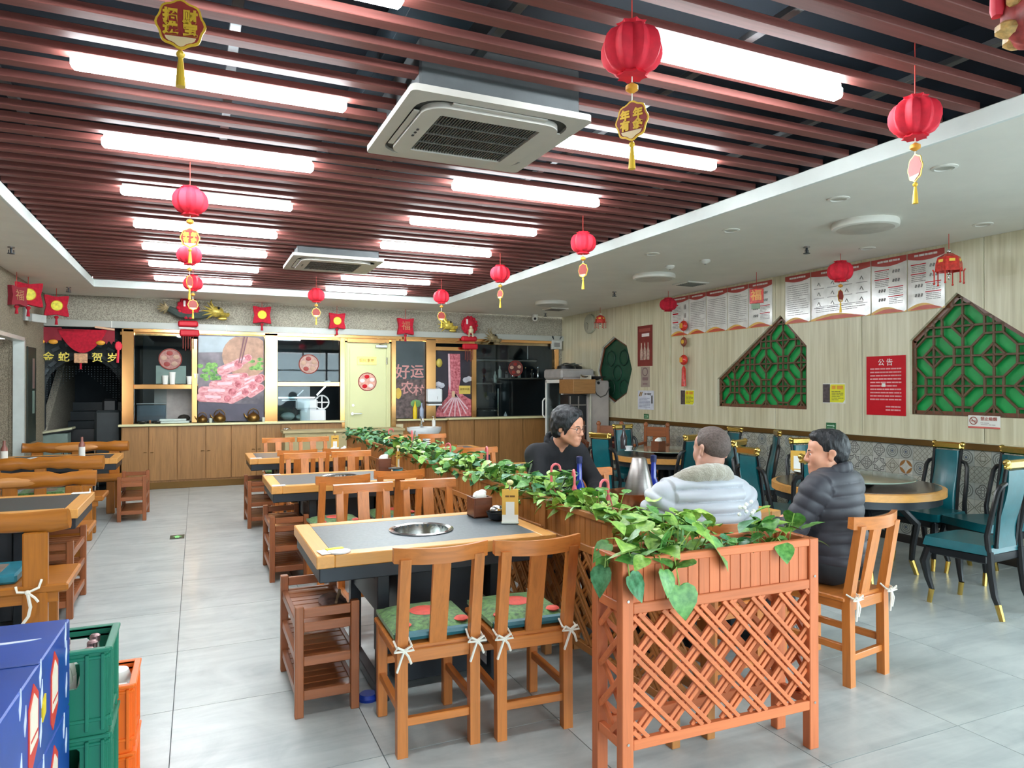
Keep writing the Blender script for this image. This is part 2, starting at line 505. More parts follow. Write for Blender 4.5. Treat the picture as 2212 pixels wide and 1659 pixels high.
def textobj(body, size, m, parent, loc, ext=.002, name='lettering', align='CENTER', sx=1., bold=0.):
    """flat lettering facing -y of its parent"""
    cu = bpy.data.curves.new(name, 'FONT'); cu.body = body; cu.size = size; cu.extrude = ext; cu.align_x = align; cu.align_y = 'CENTER'
    cu.resolution_u = 2; cu.offset = bold
    t = bpy.data.objects.new('tmp', cu); COL.objects.link(t)
    dg = bpy.context.evaluated_depsgraph_get(); me = bpy.data.meshes.new_from_object(t.evaluated_get(dg))
    bpy.data.objects.remove(t); bpy.data.curves.remove(cu)
    me.transform(Matrix.Rotation(rad(90), 4, 'X') @ Matrix.Diagonal((sx, 1, 1, 1)))
    me.materials.clear(); me.materials.append(m); me.name = name
    return inst(name, me, parent, loc)

# ================================================================ the room
XL, XR, YB, YF, ZC = -2.0, 6.45, 12.0, -2.0, 2.9
REC = (-1.27, 3.72, -1.2, 10.86)         # the slatted recess
# floor: bed plus polished tiles
fl = struct(B().box(((XL + XR) / 2, 5.0, -.06), (XR - XL, 14.0, .1), 0).obj('floor', TILEGROUT))
T = .82
full = B().box((0, 0, 0), (T - .004, T - .004, .01), 0).mesh('floor_tile', FLOORT)
ix = int(math.floor((XL + .1) / T)); 
for i in range(ix, 9):
    for j in range(-6, 13):
        x0, x1 = max(XL, -.1 + i * T), min(XR, -.1 + (i + 1) * T)
        y0, y1 = max(YF, 2.1 + j * T), min(YB, 2.1 + (j + 1) * T)
        if x1 - x0 < .03 or y1 - y0 < .03: continue
        c = ((x0 + x1) / 2, (y0 + y1) / 2, -.005)
        if x1 - x0 > T - .01 and y1 - y0 > T - .01: inst('floor_tile', full, fl, c)
        else: B().box((0, 0, 0), (x1 - x0 - .004, y1 - y0 - .004, .01), 0).obj('floor_tile', FLOORT, fl, c)
# ceiling: plaster soffit ring, slats and dark void above
ce = struct(B().box((2.2, 5, 3.5), (9, 15, .06), 0).obj('ceiling', mat('ceiling_void', '101C28', .8, var=.2, scale=2)))
def soff(x0, x1, y0, y1):
    B().box(((x0 + x1) / 2, (y0 + y1) / 2, ZC + .05), (x1 - x0, y1 - y0, .1), 0).obj('soffit', PLASTER, ce)
soff(XL - .1, REC[0], YF, YB); soff(REC[1], XR + .1, YF, YB); soff(REC[0], REC[1], REC[3], YB); soff(REC[0], REC[1], YF, REC[2])
edge = B()
for a, b in (((REC[0], REC[2]), (REC[0], REC[3])), ((REC[1], REC[2]), (REC[1], REC[3])), ((REC[0], REC[3]), (REC[1], REC[3]))):
    edge.beam((a[0], a[1], ZC + .045), (b[0], b[1], ZC + .045), .03, .10, .003)
edge.obj('trim_edge', mat('fascia_white', 'DDE3DF', .55, var=.02), ce)
vd = B()
for x in (REC[0] - .02, REC[1] + .02): vd.box((x, (REC[2] + REC[3]) / 2, 3.24), (.03, REC[3] - REC[2], .5), 0)
vd.box(((REC[0] + REC[1]) / 2, REC[3] + .02, 3.24), (REC[1] - REC[0], .03, .5), 0)
vd.obj('void_side', MATS['ceiling_void'], ce)
sl = B().box((0, 0, 0), (REC[1] - REC[0] - .04, .07, .036), .003).mesh('ceiling_slat', WS['x'])
y = -1.05
while y < REC[3] - .06:
    inst('ceiling_slat', sl, ce, ((REC[0] + REC[1]) / 2, y, 3.008)); y += .2
rl = B().box((0, 0, 0), (.045, REC[3] - REC[2], .03), .002).mesh('ceiling_rail', mat('galvanised', '6F7274', .4, .6, var=.2, scale=3))
for x in (-.9, .15, 1.2, 2.25, 3.3): inst('ceiling_rail', rl, ce, (x, (REC[2] + REC[3]) / 2, 3.11))
pb = B(); pb.beam((-1.2, 1.3, 3.36), (3.7, 1.3, 3.36), .25, .16); pb.beam((1.0, .4, 3.3), (1.0, 10.5, 3.3), .3, .18); pb.obj('duct', mat('void_duct', '2B3A45', .7, var=.15), ce)

# right wall: dado of printed tiles, bronze band, travertine panels
wr = struct(B().box((XR + .14, 7.4, 1.45), (.1, 9.4, 2.9), 0).obj('wall_right', mat('wall_core', '6E6A5A', .8)))
HOUSE1 = [(7.55, 1.29), (7.55, 1.66), (6.42, 2.42), (6.02, 2.03), (6.02, 1.29)]
HOUSE2 = [(4.73, 1.28), (4.73, 2.01), (4.26, 2.43), (3.2, 1.66), (3.2, 1.28)]
cy, cz, oc = 10.14, 1.84, []
for k in range(8):
    a = PI / 2 + k * PI / 4; oc.append((cy + .545 * math.cos(a), cz + .57 * math.sin(a)))
NICHES = [HOUSE1, HOUSE2, oc]
def prism_yz(poly, x0, x1):
    b = B(); q = B().prism(poly, 0, 1)
    return B().add([(lerp(x0, x1, p[1]), p[0], p[2]) for p in q.v], q.f)
def cut(o, polys):
    for p in polys:
        c = prism_yz(p, XR - .3, XR + .3).obj('cutter', None, smooth=False)
        md = o.modifiers.new('c', 'BOOLEAN'); md.object = c; md.operation = 'DIFFERENCE'; md.solver = 'EXACT'
        dg = bpy.context.evaluated_depsgraph_get(); me = bpy.data.meshes.new_from_object(o.evaluated_get(dg))
        o.modifiers.clear(); o.data = me; bpy.data.objects.remove(c)
seams = [2.7, 4.01, 5.28, 6.5, 7.64, 8.56, 8.82, 9.65, 10.9, 12.0]
for a, b in zip(seams[:-1], seams[1:]):
    pil = abs(a - 8.56) < .01
    x0 = XR - (.035 if pil else 0)
    o = B().box((x0 + .06, (a + b) / 2, 1.97), (.12, b - a - .005, 1.86), .003).obj('wall_panel', PANEL, wr, smooth=False)
    hit = [p for p in NICHES if min(q[0] for q in p) < b and max(q[0] for q in p) > a]
    if hit: cut(o, hit)
bt = B().box((XR + .01, 7.35, 1.01), (.08, 9.3, .06), .003); bt.obj('trim_band', BRONZE, wr)
B().box((XR + .005, 7.35, 1.043), (.09, 9.3, .008), .001).obj('trim_strip', mat('pale_strip', 'C9C2A6', .4), wr)
B().box((XR - .005, 7.35, .04), (.02, 9.3, .08), .002).obj('baseboard_right', mat('dark_skirting', '2B2420', .4), wr)
tm = [B().box((0, 0, 0), (.148, .008, .148), .001).mesh('wall_tile', m) for m in PT]
RT = random.Random(11)
tb = B(); kk = 0
for i in range(60):
    yc = 3.05 + .15 * i + .075
    for j in range(6):
        zc = .98 - .075 - .15 * j
        if yc > 11.95: continue
        near = yc < 10.4 and kk < 295
        if near:
            w = RT.choice((0, 0, 1, 2, 3, 5, 5, 3)) if (i, j) != (11, 1) else 4
            inst('wall_tile', tm[w], wr, (XR + .004, yc, zc), (0, 0, rad(-90))); kk += 1
        else: tb.box((XR + .004, yc, zc), (.008, .148, .148), .001)
stuff(tb.obj('tile_field', PT[5], wr))
B().box((XR + .05, 7.35, .49), (.08, 9.3, .98), 0).obj('dado_bed', TILEGROUT, wr)

def lattice_window(name, poly, u0, v0, x_wall, period=.56, depth=.055, green='10A34E', bars=True, lab=''):
    """recess with green board and carved lattice; poly in (y,z)"""
    w = struct(prism_yz(poly, x_wall + .075, x_wall + .085).obj(name, mat('backing_' + name, green, .5, var=.12, scale=5)))
    # jamb lining
    n = len(poly); jb = B(); cm = (sum(p[0] for p in poly) / n, sum(p[1] for p in poly) / n)
    for i in range(n):
        a, b = [(lerp(cm[0], p[0], .987), lerp(cm[1], p[1], .987)) for p in (poly[i], poly[(i + 1) % n])]
        jb.beam((x_wall + .042, a[0], a[1]), (x_wall + .042, b[0], b[1]), .07, .012, 0, up=(1, 0, 0))
    jb.obj('jamb', WD['z'], w)
    if not bars: return w
    q = list(poly); ar = sum(q[i][0] * q[(i + 1) % n][1] - q[(i + 1) % n][0] * q[i][1] for i in range(n))
    if ar < 0: q.reverse()
    y0, y1 = min(p[0] for p in q), max(p[0] for p in q); z0, z1 = min(p[1] for p in q), max(p[1] for p in q)
    A, h = .198, .082
    segs = set()
    def sg(a, b, w_):
        key = (round(a[0], 3), round(a[1], 3), round(b[0], 3), round(b[1], 3), w_)
        rev = (key[2], key[3], key[0], key[1], w_)
        if rev not in segs: segs.add(key)
    hp = period / 2
    for i in range(-8, 9):
        for j in range(-8, 9):
            if (i + j) % 2: continue
            c = (u0 + i * hp, v0 + j * hp)
            if c[0] < y0 - .3 or c[0] > y1 + .3 or c[1] < z0 - .3 or c[1] > z1 + .3: continue
            o8 = [(A, -h), (A, h), (h, A), (-h, A), (-A, h), (-A, -h), (-h, -A), (h, -A)]
            for k in range(8):
                a, b = o8[k], o8[(k + 1) % 8]
                sg((c[0] + a[0], c[1] + a[1]), (c[0] + b[0], c[1] + b[1]), .022)
            for d in ((1, 0), (0, 1), (-1, 0), (0, -1)):
                sg(c, (c[0] + d[0] * hp, c[1] + d[1] * hp), .02)
            r = .105
            d4 = [(r, 0), (0, r), (-r, 0), (0, -r)]
            for k in range(4):
                a, b = d4[k], d4[(k + 1) % 4]; sg((c[0] + a[0], c[1] + a[1]), (c[0] + b[0], c[1] + b[1]), .026)
    for s_ in segs:
        cl = clip_seg((s_[0], s_[1]), (s_[2], s_[3]), q)
        if not cl: continue
        a, b = cl
        if math.hypot(a[0] - b[0], a[1] - b[1]) < .01: continue
        B().beam((x_wall + .045, a[0], a[1]), (x_wall + .045, b[0], b[1]), .02, s_[4], .002, up=(1, 0, 0)).obj('lattice_bar', WL, w)
    ru = B()
    return w
WL = mat('lattice_brown', '5B4228', .5, var=.2, scale=20)
lattice_window('window_1', HOUSE1, 6.42, 2.12, XR)
lattice_window('window_2', HOUSE2, 4.23, 2.12, XR)
w3 = lattice_window('window_3', oc, 10.14, 1.84, XR, green='1B4A36', bars=False)
rb = B()
for k in range(8):
    a, b = oc[k], oc[(k + 1) % 8]
    rb.beam((XR + .03, a[0], a[1]), (XR + .03, b[0], b[1]), .03, .03, .002, up=(1, 0, 0))
rb.obj('rim', mat('pale_rim', 'B8B6AC', .5), w3)
cb = B()
for k, (dy, dz) in enumerate(((-.2, .2), (.2, .2), (0, -.05), (-.2, -.3), (.2, -.3))):
    cb.tube([(XR + .065, 10.14 + dy + .13 * math.cos(t * PI / 6), 1.84 + dz + .13 * math.sin(t * PI / 6)) for t in range(12)], .012, 5, True)
cb.obj('carved_scroll', mat('deep_green', '16392B', .5), w3)

# left wall with a doorway of small mosaic
wl = struct(B().box((XL - .05, 11.2, 1.45), (.1, 1.6, 2.9), 0).obj('wall_left', MOSAICL))
B().box((XL - .05, 6.4, 2.52), (.1, 8.0, .77), 0).obj('wall_over_opening', MOSAICL, wl)
B().box((XL - .05, .2, 1.45), (.1, 4.4, 2.9), 0).obj('wall_left_front', MOSAICL, wl)
d2 = struct(B().box((XL - .55, 6.4, 1.05), (.06, 8.2, 2.16), 0).obj('wall_left_recess', GRIDW))
st = B()
for yy in (4.0, 5.6, 7.2, 8.8): st.box((XL - .5, yy, 1.55), (.03, .2, 1.16), .004)
st.box((XL - .5, 9.85, 1.55), (.03, .22, 1.16), .004); st.obj('wall_wood_strip', WBC['z'], d2)
B().box((XL - .5, 6.4, .96), (.05, 8.0, .06), .004).obj('trim_dado', mat('black_band', '1A1614', .4), d2)
dt = B()
for k in range(40):
    for j in range(4): dt.box((XL - .515, 2.9 + k * .19, .12 + .2 * j), (.012, .185, .195), .002)
stuff(dt.obj('dado_tile_field', PT[5], d2))
dr = B(); dr.box((XL, 10.4, 1.07), (.12, .07, 2.14), .004); dr.box((XL, 6.4, 2.14), (.12, 8.0, .05), .004)
struct(dr.obj('trim_1', mat('silver_frame', 'C2CCC8', .3, .3, var=.05)))
B().box((XL - .3, 10.43, 1.07), (.5, .03, 2.14), 0).obj('wall_reveal', MOSAICL, d2)
B().box((XL - .3, 6.4, 2.18), (.5, 8.2, .03), 0).obj('lintel', WD['y'], d2)
pn = thing('wall_picture', 'dark green narrow framed panel on the left wall by the stair passage', 'picture', (XL + .01, 11.05, 1.45), 90)
B().box((0, 0, 0), (.5, .02, 1.25), .004).obj('panel', mat('dark_green_panel', '26302A', .5, var=.2), pn)
B().box((.08, -.012, .28), (.12, .004, .4), 0).obj('pale_print', mat('pale_patch', '7F6A64', .5), pn)
B().box((.08, -.012, -.1), (.12, .004, .3), 0).obj('green_print', mat('mint_patch', '7C9186', .5), pn)

# shopfront behind the camera: piers and glazing bars let daylight in
wf = struct(B().box((XL + .1, YF + .05, 1.45), (.4, .1, 2.9), 0).obj('wall_front', MATS['wall_core']))
f2 = B(); f2.box((XR - .1, YF + .05, 1.45), (.4, .1, 2.9), 0); f2.box((2.2, YF + .05, 2.84), (8.5, .1, .12), 0); f2.box((2.2, YF + .05, .06), (8.5, .1, .12), 0)
for x in (0.1, 2.2, 4.3): f2.box((x, YF + .05, 1.45), (.07, .08, 2.8), .004)
f2.box((2.2, YF + .05, 2.15), (8.5, .07, .05), .004)
f2.obj('shopfront_frame', mat('dark_frame', '2C2C2E', .4), wf)
B().box((-.95, YF + .05, 1.45), (2.1, .08, 2.8), 0).obj('daylight_block_bay', WHITE, wf)  # unseen infill, added to keep front daylight off the left floor
for k in range(1, 4): B().box((-.95 + 2.1 * k, YF + .05, 1.4), (2.0, .006, 2.7), 0).obj('pane', GLASS, wf)
f3 = B(); f3.box((XR + .05, .35, .06), (.1, 4.7, .12), 0); f3.box((XR + .05, .35, 2.84), (.1, 4.7, .12), 0); f3.box((XR + .05, .35, 2.15), (.07, 4.7, .05), .004)
for y in (-1.9, .4, 2.66): f3.box((XR + .05, y, 1.45), (.08, .08, 2.8), .004)
f3.obj('side_window_frame', MATS['dark_frame'], wf)
for y in (-.75, 1.53): B().box((XR + .05, y, 1.4), (.006, 2.2, 2.7), 0).obj('pane', GLASS, wf)
gr_ = struct(B().box((6, -2, -.15), (40, 30, .1), 0).obj('pavement', mat('pavement_grey', '9C9A96', .8)))

# back wall: stone band, ledge, posts, glazing
wbk = struct(B().box(((XL + XR) / 2, YB + .12, 2.68), (XR - XL + .3, .2, .46), 0).obj('wall_back', MOSAIC))
lg = B().box((2.2, YB - .01, 2.48), (8.5, .14, .1), .004); lg.obj('trim_ledge', LEDGE, wbk)
for x in (-1.15, .43, 1.75, 3.35, 4.9): B().box((x, YB - .083, 2.48), (.012, .006, .1), 0).obj('ledge_joint', WHITE, wbk)
gb = B().box((2.68, YB - .02, 2.405), (7.36, .1, .05), .003); gb.obj('trim_gold', GOLDM, wbk)
B().box((2.65, YB + .05, 2.36), (7.4, .04, .05), .003).obj('trim_gold', GOLDM, wbk)
def post(x0, x1, z0=1.0, z1=2.38, d=.08, y=YB):
    return B().box(((x0 + x1) / 2, y, (z0 + z1) / 2), (x1 - x0, d, z1 - z0), .004).obj('post', GOLDM, wbk)
post(-1.02, -.86, .98, 2.42, .14); post(1.0, 1.2, .98, 2.42, .14); post(-.07, .01, 1.0, 2.3); post(2.2, 2.28, .0, 2.38, .12)
post(3.08, 3.16, 0, 2.38, .12); post(3.7, 3.88, .98, 2.4, .14); post(4.57, 4.66, .98, 2.25, .1); post(6.27, 6.36, .98, 2.42, .1)
B().box((2.68, YB - .01, 2.34), (.72, .1, .07), .003).obj('door_head', GOLDM, wbk)
for a, b, z in ((-.86, -.07, 1.555), (1.2, 2.2, 1.6), (3.88, 4.57, 2.24)): B().box(((a + b) / 2, YB, z), (b - a, .06, .07), .003).obj('glazing_bar', GOLDM, wbk)
B().box((6.42, YB + .05, 1.4), (.12, .1, 2.2), 0).obj('wall_end', MOSAIC, wbk)
B().box((4.8, YB + .06, .5), (3.3, .04, 1.0), 0).obj('wall_low', WK['z'], wbk)
kwin = []
for nm, a, b, z0, z1 in (('window_4', -.86, -.07, 1.59, 2.36), ('window_5', 1.2, 2.2, 1.64, 2.36), ('window_6', 3.16, 3.7, 1.0, 2.36), ('window_7', 4.66, 6.27, 1.02, 2.38), ('window_8', .01, 1.0, 1.0, 2.36), ('window_9', 3.88, 4.57, 1.0, 2.2), ('window_10', -.86, -.42, 1.0, 1.52), ('window_11', 1.2, 1.72, 1.0, 1.56)):
    w = struct(B().box(((a + b) / 2, YB + .02, (z0 + z1) / 2), (b - a, .008, z1 - z0), 0).obj(nm, GLASS, None, smooth=False)); kwin.append(w)
# stickers on the kitchen glass and door
def disc_sticker(x, z, r, lab, m1, y, dark=False):
    t = thing('round_sticker', lab, 'sticker', (x, y, z))
    B().lathe([(r, 0), (r, .002)], (0, 0, 0), 28, 'y').obj('disc', m1, t)
    B().tube([(r * .95 * math.cos(k * PI / 14), -.003, r * .95 * math.sin(k * PI / 14)) for k in range(28)], .006, 4, True).obj('border', PAPERDR, t)
    for k in range(5):
        a = k * 2 * PI / 5 + .4; rr = r * .55
        B().ball((rr * math.cos(a), -.003, rr * math.sin(a)), (r * .28, .003, r * .22), 10, 4).obj('red_print' if k % 2 else 'pale_print', (PAPERR if not dark else PAPERDR) if k % 2 else (INKW if not dark else mat('faded_cream', 'B08E78', .5) if 'faded_cream' not in MATS else MATS['faded_cream']), t)
FADER = mat('faded_red_print', '9B6A62', .5, var=.3, scale=25)
disc_sticker(-.37, 1.98, .165, 'round faded red sticker on the glass left of the meat poster', FADER, YB + .005, True)
disc_sticker(1.7, 1.93, .165, 'round faded red sticker on the glass left of the cream door', mat('faded_tan_print', 'AE8A7E', .5, var=.25, scale=25), YB + .005, True)
disc_sticker(5.47, 1.9, .15, 'round dark red sticker on the far right kitchen glass', mat('dark_red_faded', '5C2E2C', .5, var=.3, scale=25), YB + .005, True)
# cream door
do = struct(B().box((2.68, YB + .01, 1.16), (.79, .05, 2.3), .004).obj('door_1', CREAM))
B().box((2.68, YB - .02, 1.18), (.62, .012, 2.08), .006).obj('door_panel', CREAM, do)
B().box((2.34, YB - .02, 1.18), (.04, .014, 2.2), .003).obj('frame_strip', CREAM, do); B().box((3.02, YB - .02, 1.18), (.04, .014, 2.2), .003).obj('frame_strip', CREAM, do)
hd = B(); hd.cyl((2.4, YB - .06, 1.1), .025, .05, 10, 'y'); hd.tube([(2.4, YB - .085, 1.1), (2.46, YB - .09, 1.1), (2.56, YB - .085, 1.1)], .011, 6); hd.cyl((2.42, YB - .035, 1.24), .02, .02, 10, 'y'); hd.obj('door_handle', STEEL, do)
cl = B(); cl.box((2.9, YB - .06, 2.25), (.2, .05, .05), .005); cl.tube([(2.86, YB - .07, 2.28), (2.98, YB - .1, 2.31), (3.0, YB - .04, 2.29)], .008, 5); cl.obj('door_closer', STEEL, do)
for z in (1.9, .5): B().cyl((3.0, YB - .045, z + .1), .012, .12, 8).obj('hinge', STEEL, do)
dp = thing('door_plate', 'gold plate with lettering fixed to the cream kitchen door', 'sign', (2.655, YB - .03, 2.0))
B().box((0, 0, 0), (.3, .008, .115), .003).obj('plate', INKG, dp); B().box((0, -.004, 0), (.33, .004, .14), .002).obj('rim', GOLD, dp)
textobj('厨房重地', .065, mat('brown_ink', '6E4A16', .5), dp, (0, -.009, 0))
disc_sticker(2.665, 1.64, .16, 'round red and white sticker on the cream kitchen door', mat('pale_red_print', 'D9A18F', .5, var=.2, scale=25), YB - .03)

# stair passage at the far left
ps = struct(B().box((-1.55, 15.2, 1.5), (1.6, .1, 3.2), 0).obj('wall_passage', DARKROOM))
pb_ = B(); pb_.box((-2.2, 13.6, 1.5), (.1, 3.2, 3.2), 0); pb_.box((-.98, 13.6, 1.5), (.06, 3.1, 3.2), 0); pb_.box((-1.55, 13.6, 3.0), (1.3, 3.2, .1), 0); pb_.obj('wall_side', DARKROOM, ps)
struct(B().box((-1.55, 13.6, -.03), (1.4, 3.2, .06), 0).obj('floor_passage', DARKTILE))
stp = struct(B().box((-1.6, 13.0, .08), (.85, .28, .16), .006).obj('trim_stair', DARKTILE))
for k in range(1, 8): B().box((-1.6, 13.0 + .26 * k, .08 + .16 * k), (.85, .28, .16), .006).obj('stair_step', DARKTILE, stp)
q = B().prism([(12.2, 0), (12.2, .85), (14.9, 2.6), (14.9, 0)], -2.12, -2.02)
B().add([(p[1], p[0], p[2]) for p in q.v], q.f).obj('stair_parapet', MOSAIC, stp)
# brick arch
arp = [(-2.1, 0), (-2.1, 2.45), (-1.02, 2.45), (-1.02, 0), (-1.06, 0), (-1.06, 1.45)] + [(-1.55 + .49 * math.cos(k * PI / 12), 1.5 + .48 * math.sin(k * PI / 12)) for k in range(0, 13)] + [(-2.04, 1.45), (-2.04, 0)]
ar_ = struct(B().prism(arp, 12.3, 12.36).obj('wall_arch', mat('arch_stone', '1B2224', .8, var=.3, scale=30)))
for ring_ in range(3):
    for k in range(13):
        a = PI * k / 12; r = .56 + .15 * ring_
        x, z = -1.55 + r * math.cos(a), 1.5 + r * math.sin(a)
        if z > 2.42 or x < -2.08 or x > -1.04: continue
        B().box((0, 0, 0), (.12, .03, .06), .006, Matrix.Rotation(-(a - PI / 2), 3, 'Y')).obj('arch_stone', mat('arch_block', '2A3235', .7, var=.4) if 'arch_block' not in MATS else MATS['arch_block'], ar_, (x, 12.285, z))

# kitchen behind the glass
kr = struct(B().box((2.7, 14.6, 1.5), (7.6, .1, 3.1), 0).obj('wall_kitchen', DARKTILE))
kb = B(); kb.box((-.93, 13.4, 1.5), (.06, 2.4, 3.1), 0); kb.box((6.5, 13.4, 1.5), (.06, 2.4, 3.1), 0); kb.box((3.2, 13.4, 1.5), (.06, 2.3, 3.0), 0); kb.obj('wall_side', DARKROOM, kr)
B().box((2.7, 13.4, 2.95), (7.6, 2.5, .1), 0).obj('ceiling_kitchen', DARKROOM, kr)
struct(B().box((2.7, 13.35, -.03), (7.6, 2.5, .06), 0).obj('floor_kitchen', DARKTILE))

# ================================================================ ceiling fixtures
def tube_light(name, x0, x1, y, lab, group='tube lights in the slatted ceiling'):
    t = thing(name, lab, 'ceiling light', ((x0 + x1) / 2, y, 2.965), 0, group)
    L = x1 - x0
    B().box((0, 0, .035), (L - .02, .05, .02), .004).obj('housing', WHITE, t)
    B().box((0, 0, -.004), (L, .066, .058), .02).obj('diffuser', TUBEM, t)
    return t
ordn = ['nearest', 'second', 'third', 'fourth', 'fifth', 'sixth', 'seventh', 'eighth']
for k, yy in enumerate((2.49, 3.55, 4.64, 5.73, 6.86, 7.92, 9.0, 10.14)):
    lab = 'white tube light in the left ceiling row, %s from the camera' % ordn[k]
    if k == 0: lab = 'white tube light cut off by the top edge of the photo'
    tube_light('tube_light', -.5, .682, yy, lab)
for k, (yy, x0) in enumerate(((2.434, 1.64), (3.55, 1.83), (4.64, 1.63), (5.77, 1.65), (6.9, 1.67), (8.0, 1.88), (9.14, 1.7), (10.26, 1.69))):
    tube_light('tube_light', x0, x0 + 1.182, yy, 'white tube light in the right ceiling row, %s from the camera' % ordn[k])
def cassette(x, y, lab):
    t = thing('air_conditioner', lab, 'air conditioner', (x, y, 2.9))
    def rr(h, r, n=6):
        p = []
        for cx_, cy_, a0 in ((h - r, h - r, 0), (-h + r, h - r, 90), (-h + r, -h + r, 180), (h - r, -h + r, 270)):
            for k in range(n + 1): a = rad(a0 + 90 * k / n); p.append((cx_ + r * math.cos(a), cy_ + r * math.sin(a)))
        return p
    def slab(b, pts, z0, z1, holes=()):
        q = B().prism(pts, z0, z1, holes); b.add([(p[0], p[2], p[1]) for p in q.v], q.f); return b
    slab(B(), rr(.47, .03), -.012, .02, [rr(.405, .13)]).obj('panel', ACW, t)
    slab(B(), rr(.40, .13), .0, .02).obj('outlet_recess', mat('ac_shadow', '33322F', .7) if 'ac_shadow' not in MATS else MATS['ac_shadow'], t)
    slab(B(), rr(.365, .11), -.03, .0, [rr(.27, .012)]).obj('inner_panel', ACW, t)
    for a in range(4):
        m = Matrix.Rotation(a * PI / 2, 3, 'Z'); b = B()
        b.box(m @ Vector((0, .384, -.014)), ((.5, .03, .008) if a % 2 == 0 else (.03, .5, .008)), .003); b.obj('air_flap', ACW, t)
    slab(B(), rr(.268, .01), -.012, -.006).obj('filter', GRILLE, t)
    g = B()
    for k in range(34): g.box((-.265 + .53 * (k + .5) / 34, 0, -.02), (.0055, .53, .008), 0)
    for k in (-1, 0, 1): g.box((0, .135 * k, -.021), (.53, .009, .012), 0)
    stuff(g.obj('grille', mat('grille_bar', '5F5E5A', .5) if 'grille_bar' not in MATS else MATS['grille_bar'], t))
    B().box((0, 0, .14), (.84, .84, .24), .01).obj('casing', mat('casing_grey', '55585A', .6) if 'casing_grey' not in MATS else MATS['casing_grey'], t)
    b = B()
    for k in range(3): b.box((-.32, -.05 + .045 * k, -.032), (.012, .02, .004), .001)
    b.obj('indicator', INKD, t)
    return t
cassette(1.35, 3.52, 'large pale cassette air conditioner in the ceiling, nearest the camera')
cassette(1.36, 7.86, 'smaller looking cassette air conditioner far back between the tube lights')
def downlight(x, y, lab):
    t = thing('downlight', lab, 'downlight', (x, y, ZC), 0, 'unlit downlights in the white soffit')
    B().lathe([(.075, 0), (.075, -.006), (.055, -.01), (.05, -.004), (.05, 0)], (0, 0, 0), 22, cap=False).obj('ring', WHITE, t)
    B().lathe([(.05, -.004), (.001, -.003)], (0, 0, 0), 22).obj('lens', mat('lens_grey', 'B4B3AA', .3) if 'lens_grey' not in MATS else MATS['lens_grey'], t)
for x, y, l in ((4.19, 2.84, 'round downlight nearest the camera in the white soffit, just right of a red lantern'), (4.19, 3.62, 'round downlight second from the camera along the slatted recess'), (4.19, 4.73, 'round downlight third from the camera along the slatted recess'), (4.2, 5.89, 'round downlight fourth from the camera along the slatted recess'), (5.94, 3.7, 'round downlight near the wall, right of the palace lantern'), (5.94, 4.8, 'round downlight near the wall, above the right poster row')):
    downlight(x, y, l)
def disc_lamp(x, y, lab):
    t = thing('disc_lamp', lab, 'ceiling lamp', (x, y, ZC), 0, 'unlit round surface lamps on the soffit')
    B().lathe([(.25, 0), (.255, -.02), (.25, -.05), (.235, -.056)], (0, 0, 0), 36).obj('rim', WHITE, t)
    B().lathe([(.233, -.054), (.2, -.058), (.001, -.06)], (0, 0, 0), 36).obj('diffuser', mat('lamp_opal', 'BDBBB2', .4) if 'lamp_opal' not in MATS else MATS['lamp_opal'], t)
disc_lamp(4.99, 4.05, 'largest looking round flat ceiling lamp on the white soffit')
disc_lamp(5.02, 7.0, 'round flat ceiling lamp beside the square vent, middle of three')
disc_lamp(5.12, 9.88, 'round flat ceiling lamp farthest back near the security camera')
def vent(x, y, lab):
    t = thing('ceiling_vent', lab, 'vent', (x, y, ZC))
    B().box((0, 0, -.008), (.34, .34, .016), .004).obj('frame', WHITE, t)
    for k in range(7): B().box((0, -.12 + .04 * k, -.019), (.27, .024, .006), .001, Matrix.Rotation(.3, 3, 'X')).obj('slat', mat('vent_slat', '7C7A72', .6) if 'vent_slat' not in MATS else MATS['vent_slat'], t)
vent(5.86, 7.37, 'square grey air vent in the soffit near the left posters'); vent(5.64, 10.73, 'dark square air vent far back in the soffit')
def sprinkler(x, y, lab):
    t = thing('sprinkler', lab, 'sprinkler', (x, y, ZC), 0, 'dark sprinkler heads')
    B().cyl((0, 0, -.006), .03, .012, 12).obj('flange', STEELB, t)
    b = B(); b.cyl((0, 0, -.035), .01, .05, 8); b.cyl((0, 0, -.065), .032, .006, 10); b.tube([(.02, 0, -.03), (.022, 0, -.06)], .004, 4); b.tube([(-.02, 0, -.03), (-.022, 0, -.06)], .004, 4)
    b.obj('head', DARKSTEEL, t)
for x, y, l in ((5.35, 4.99, 'dark sprinkler head in the soffit nearest the right posters'), (5.39, 8.46, 'dark sprinkler head in the soffit far behind the red pompom lantern'), (5.79, 11.4, 'dark sprinkler head at the far back of the soffit'), (-1.63, 8.13, 'dark sprinkler head in the left soffit nearest the photo edge'), (-1.58, 11.1, 'dark sprinkler head above the stair passage')):
    sprinkler(x, y, l)
for x, y, l in ((4.93, 5.96, 'small white smoke detector in front of the middle round lamp'), (4.8, 6.4, 'tiny white sensor left of the smoke detector on the soffit')):
    t = thing('smoke_detector', l, 'smoke detector', (x, y, ZC))
    B().lathe([(.055, 0), (.055, -.015), (.035, -.035), (.02, -.04)], (0, 0, 0), 16).obj('body', WHITE, t); B().cyl((0, 0, -.043), .012, .008, 10).obj('chamber', INK, t)
sc_ = thing('security_camera', 'small white dome security camera at the far back of the soffit', 'security camera', (5.75, 11.75, ZC))
B().lathe([(.06, 0), (.06, -.03), (.05, -.05)], (0, 0, 0), 16).obj('base', WHITE, sc_); B().ball((0, 0, -.07), .055, 14, 8).obj('dome', WHITE, sc_); B().ball((-.02, -.045, -.08), .025, 10, 6).obj('lens', BLACK, sc_)

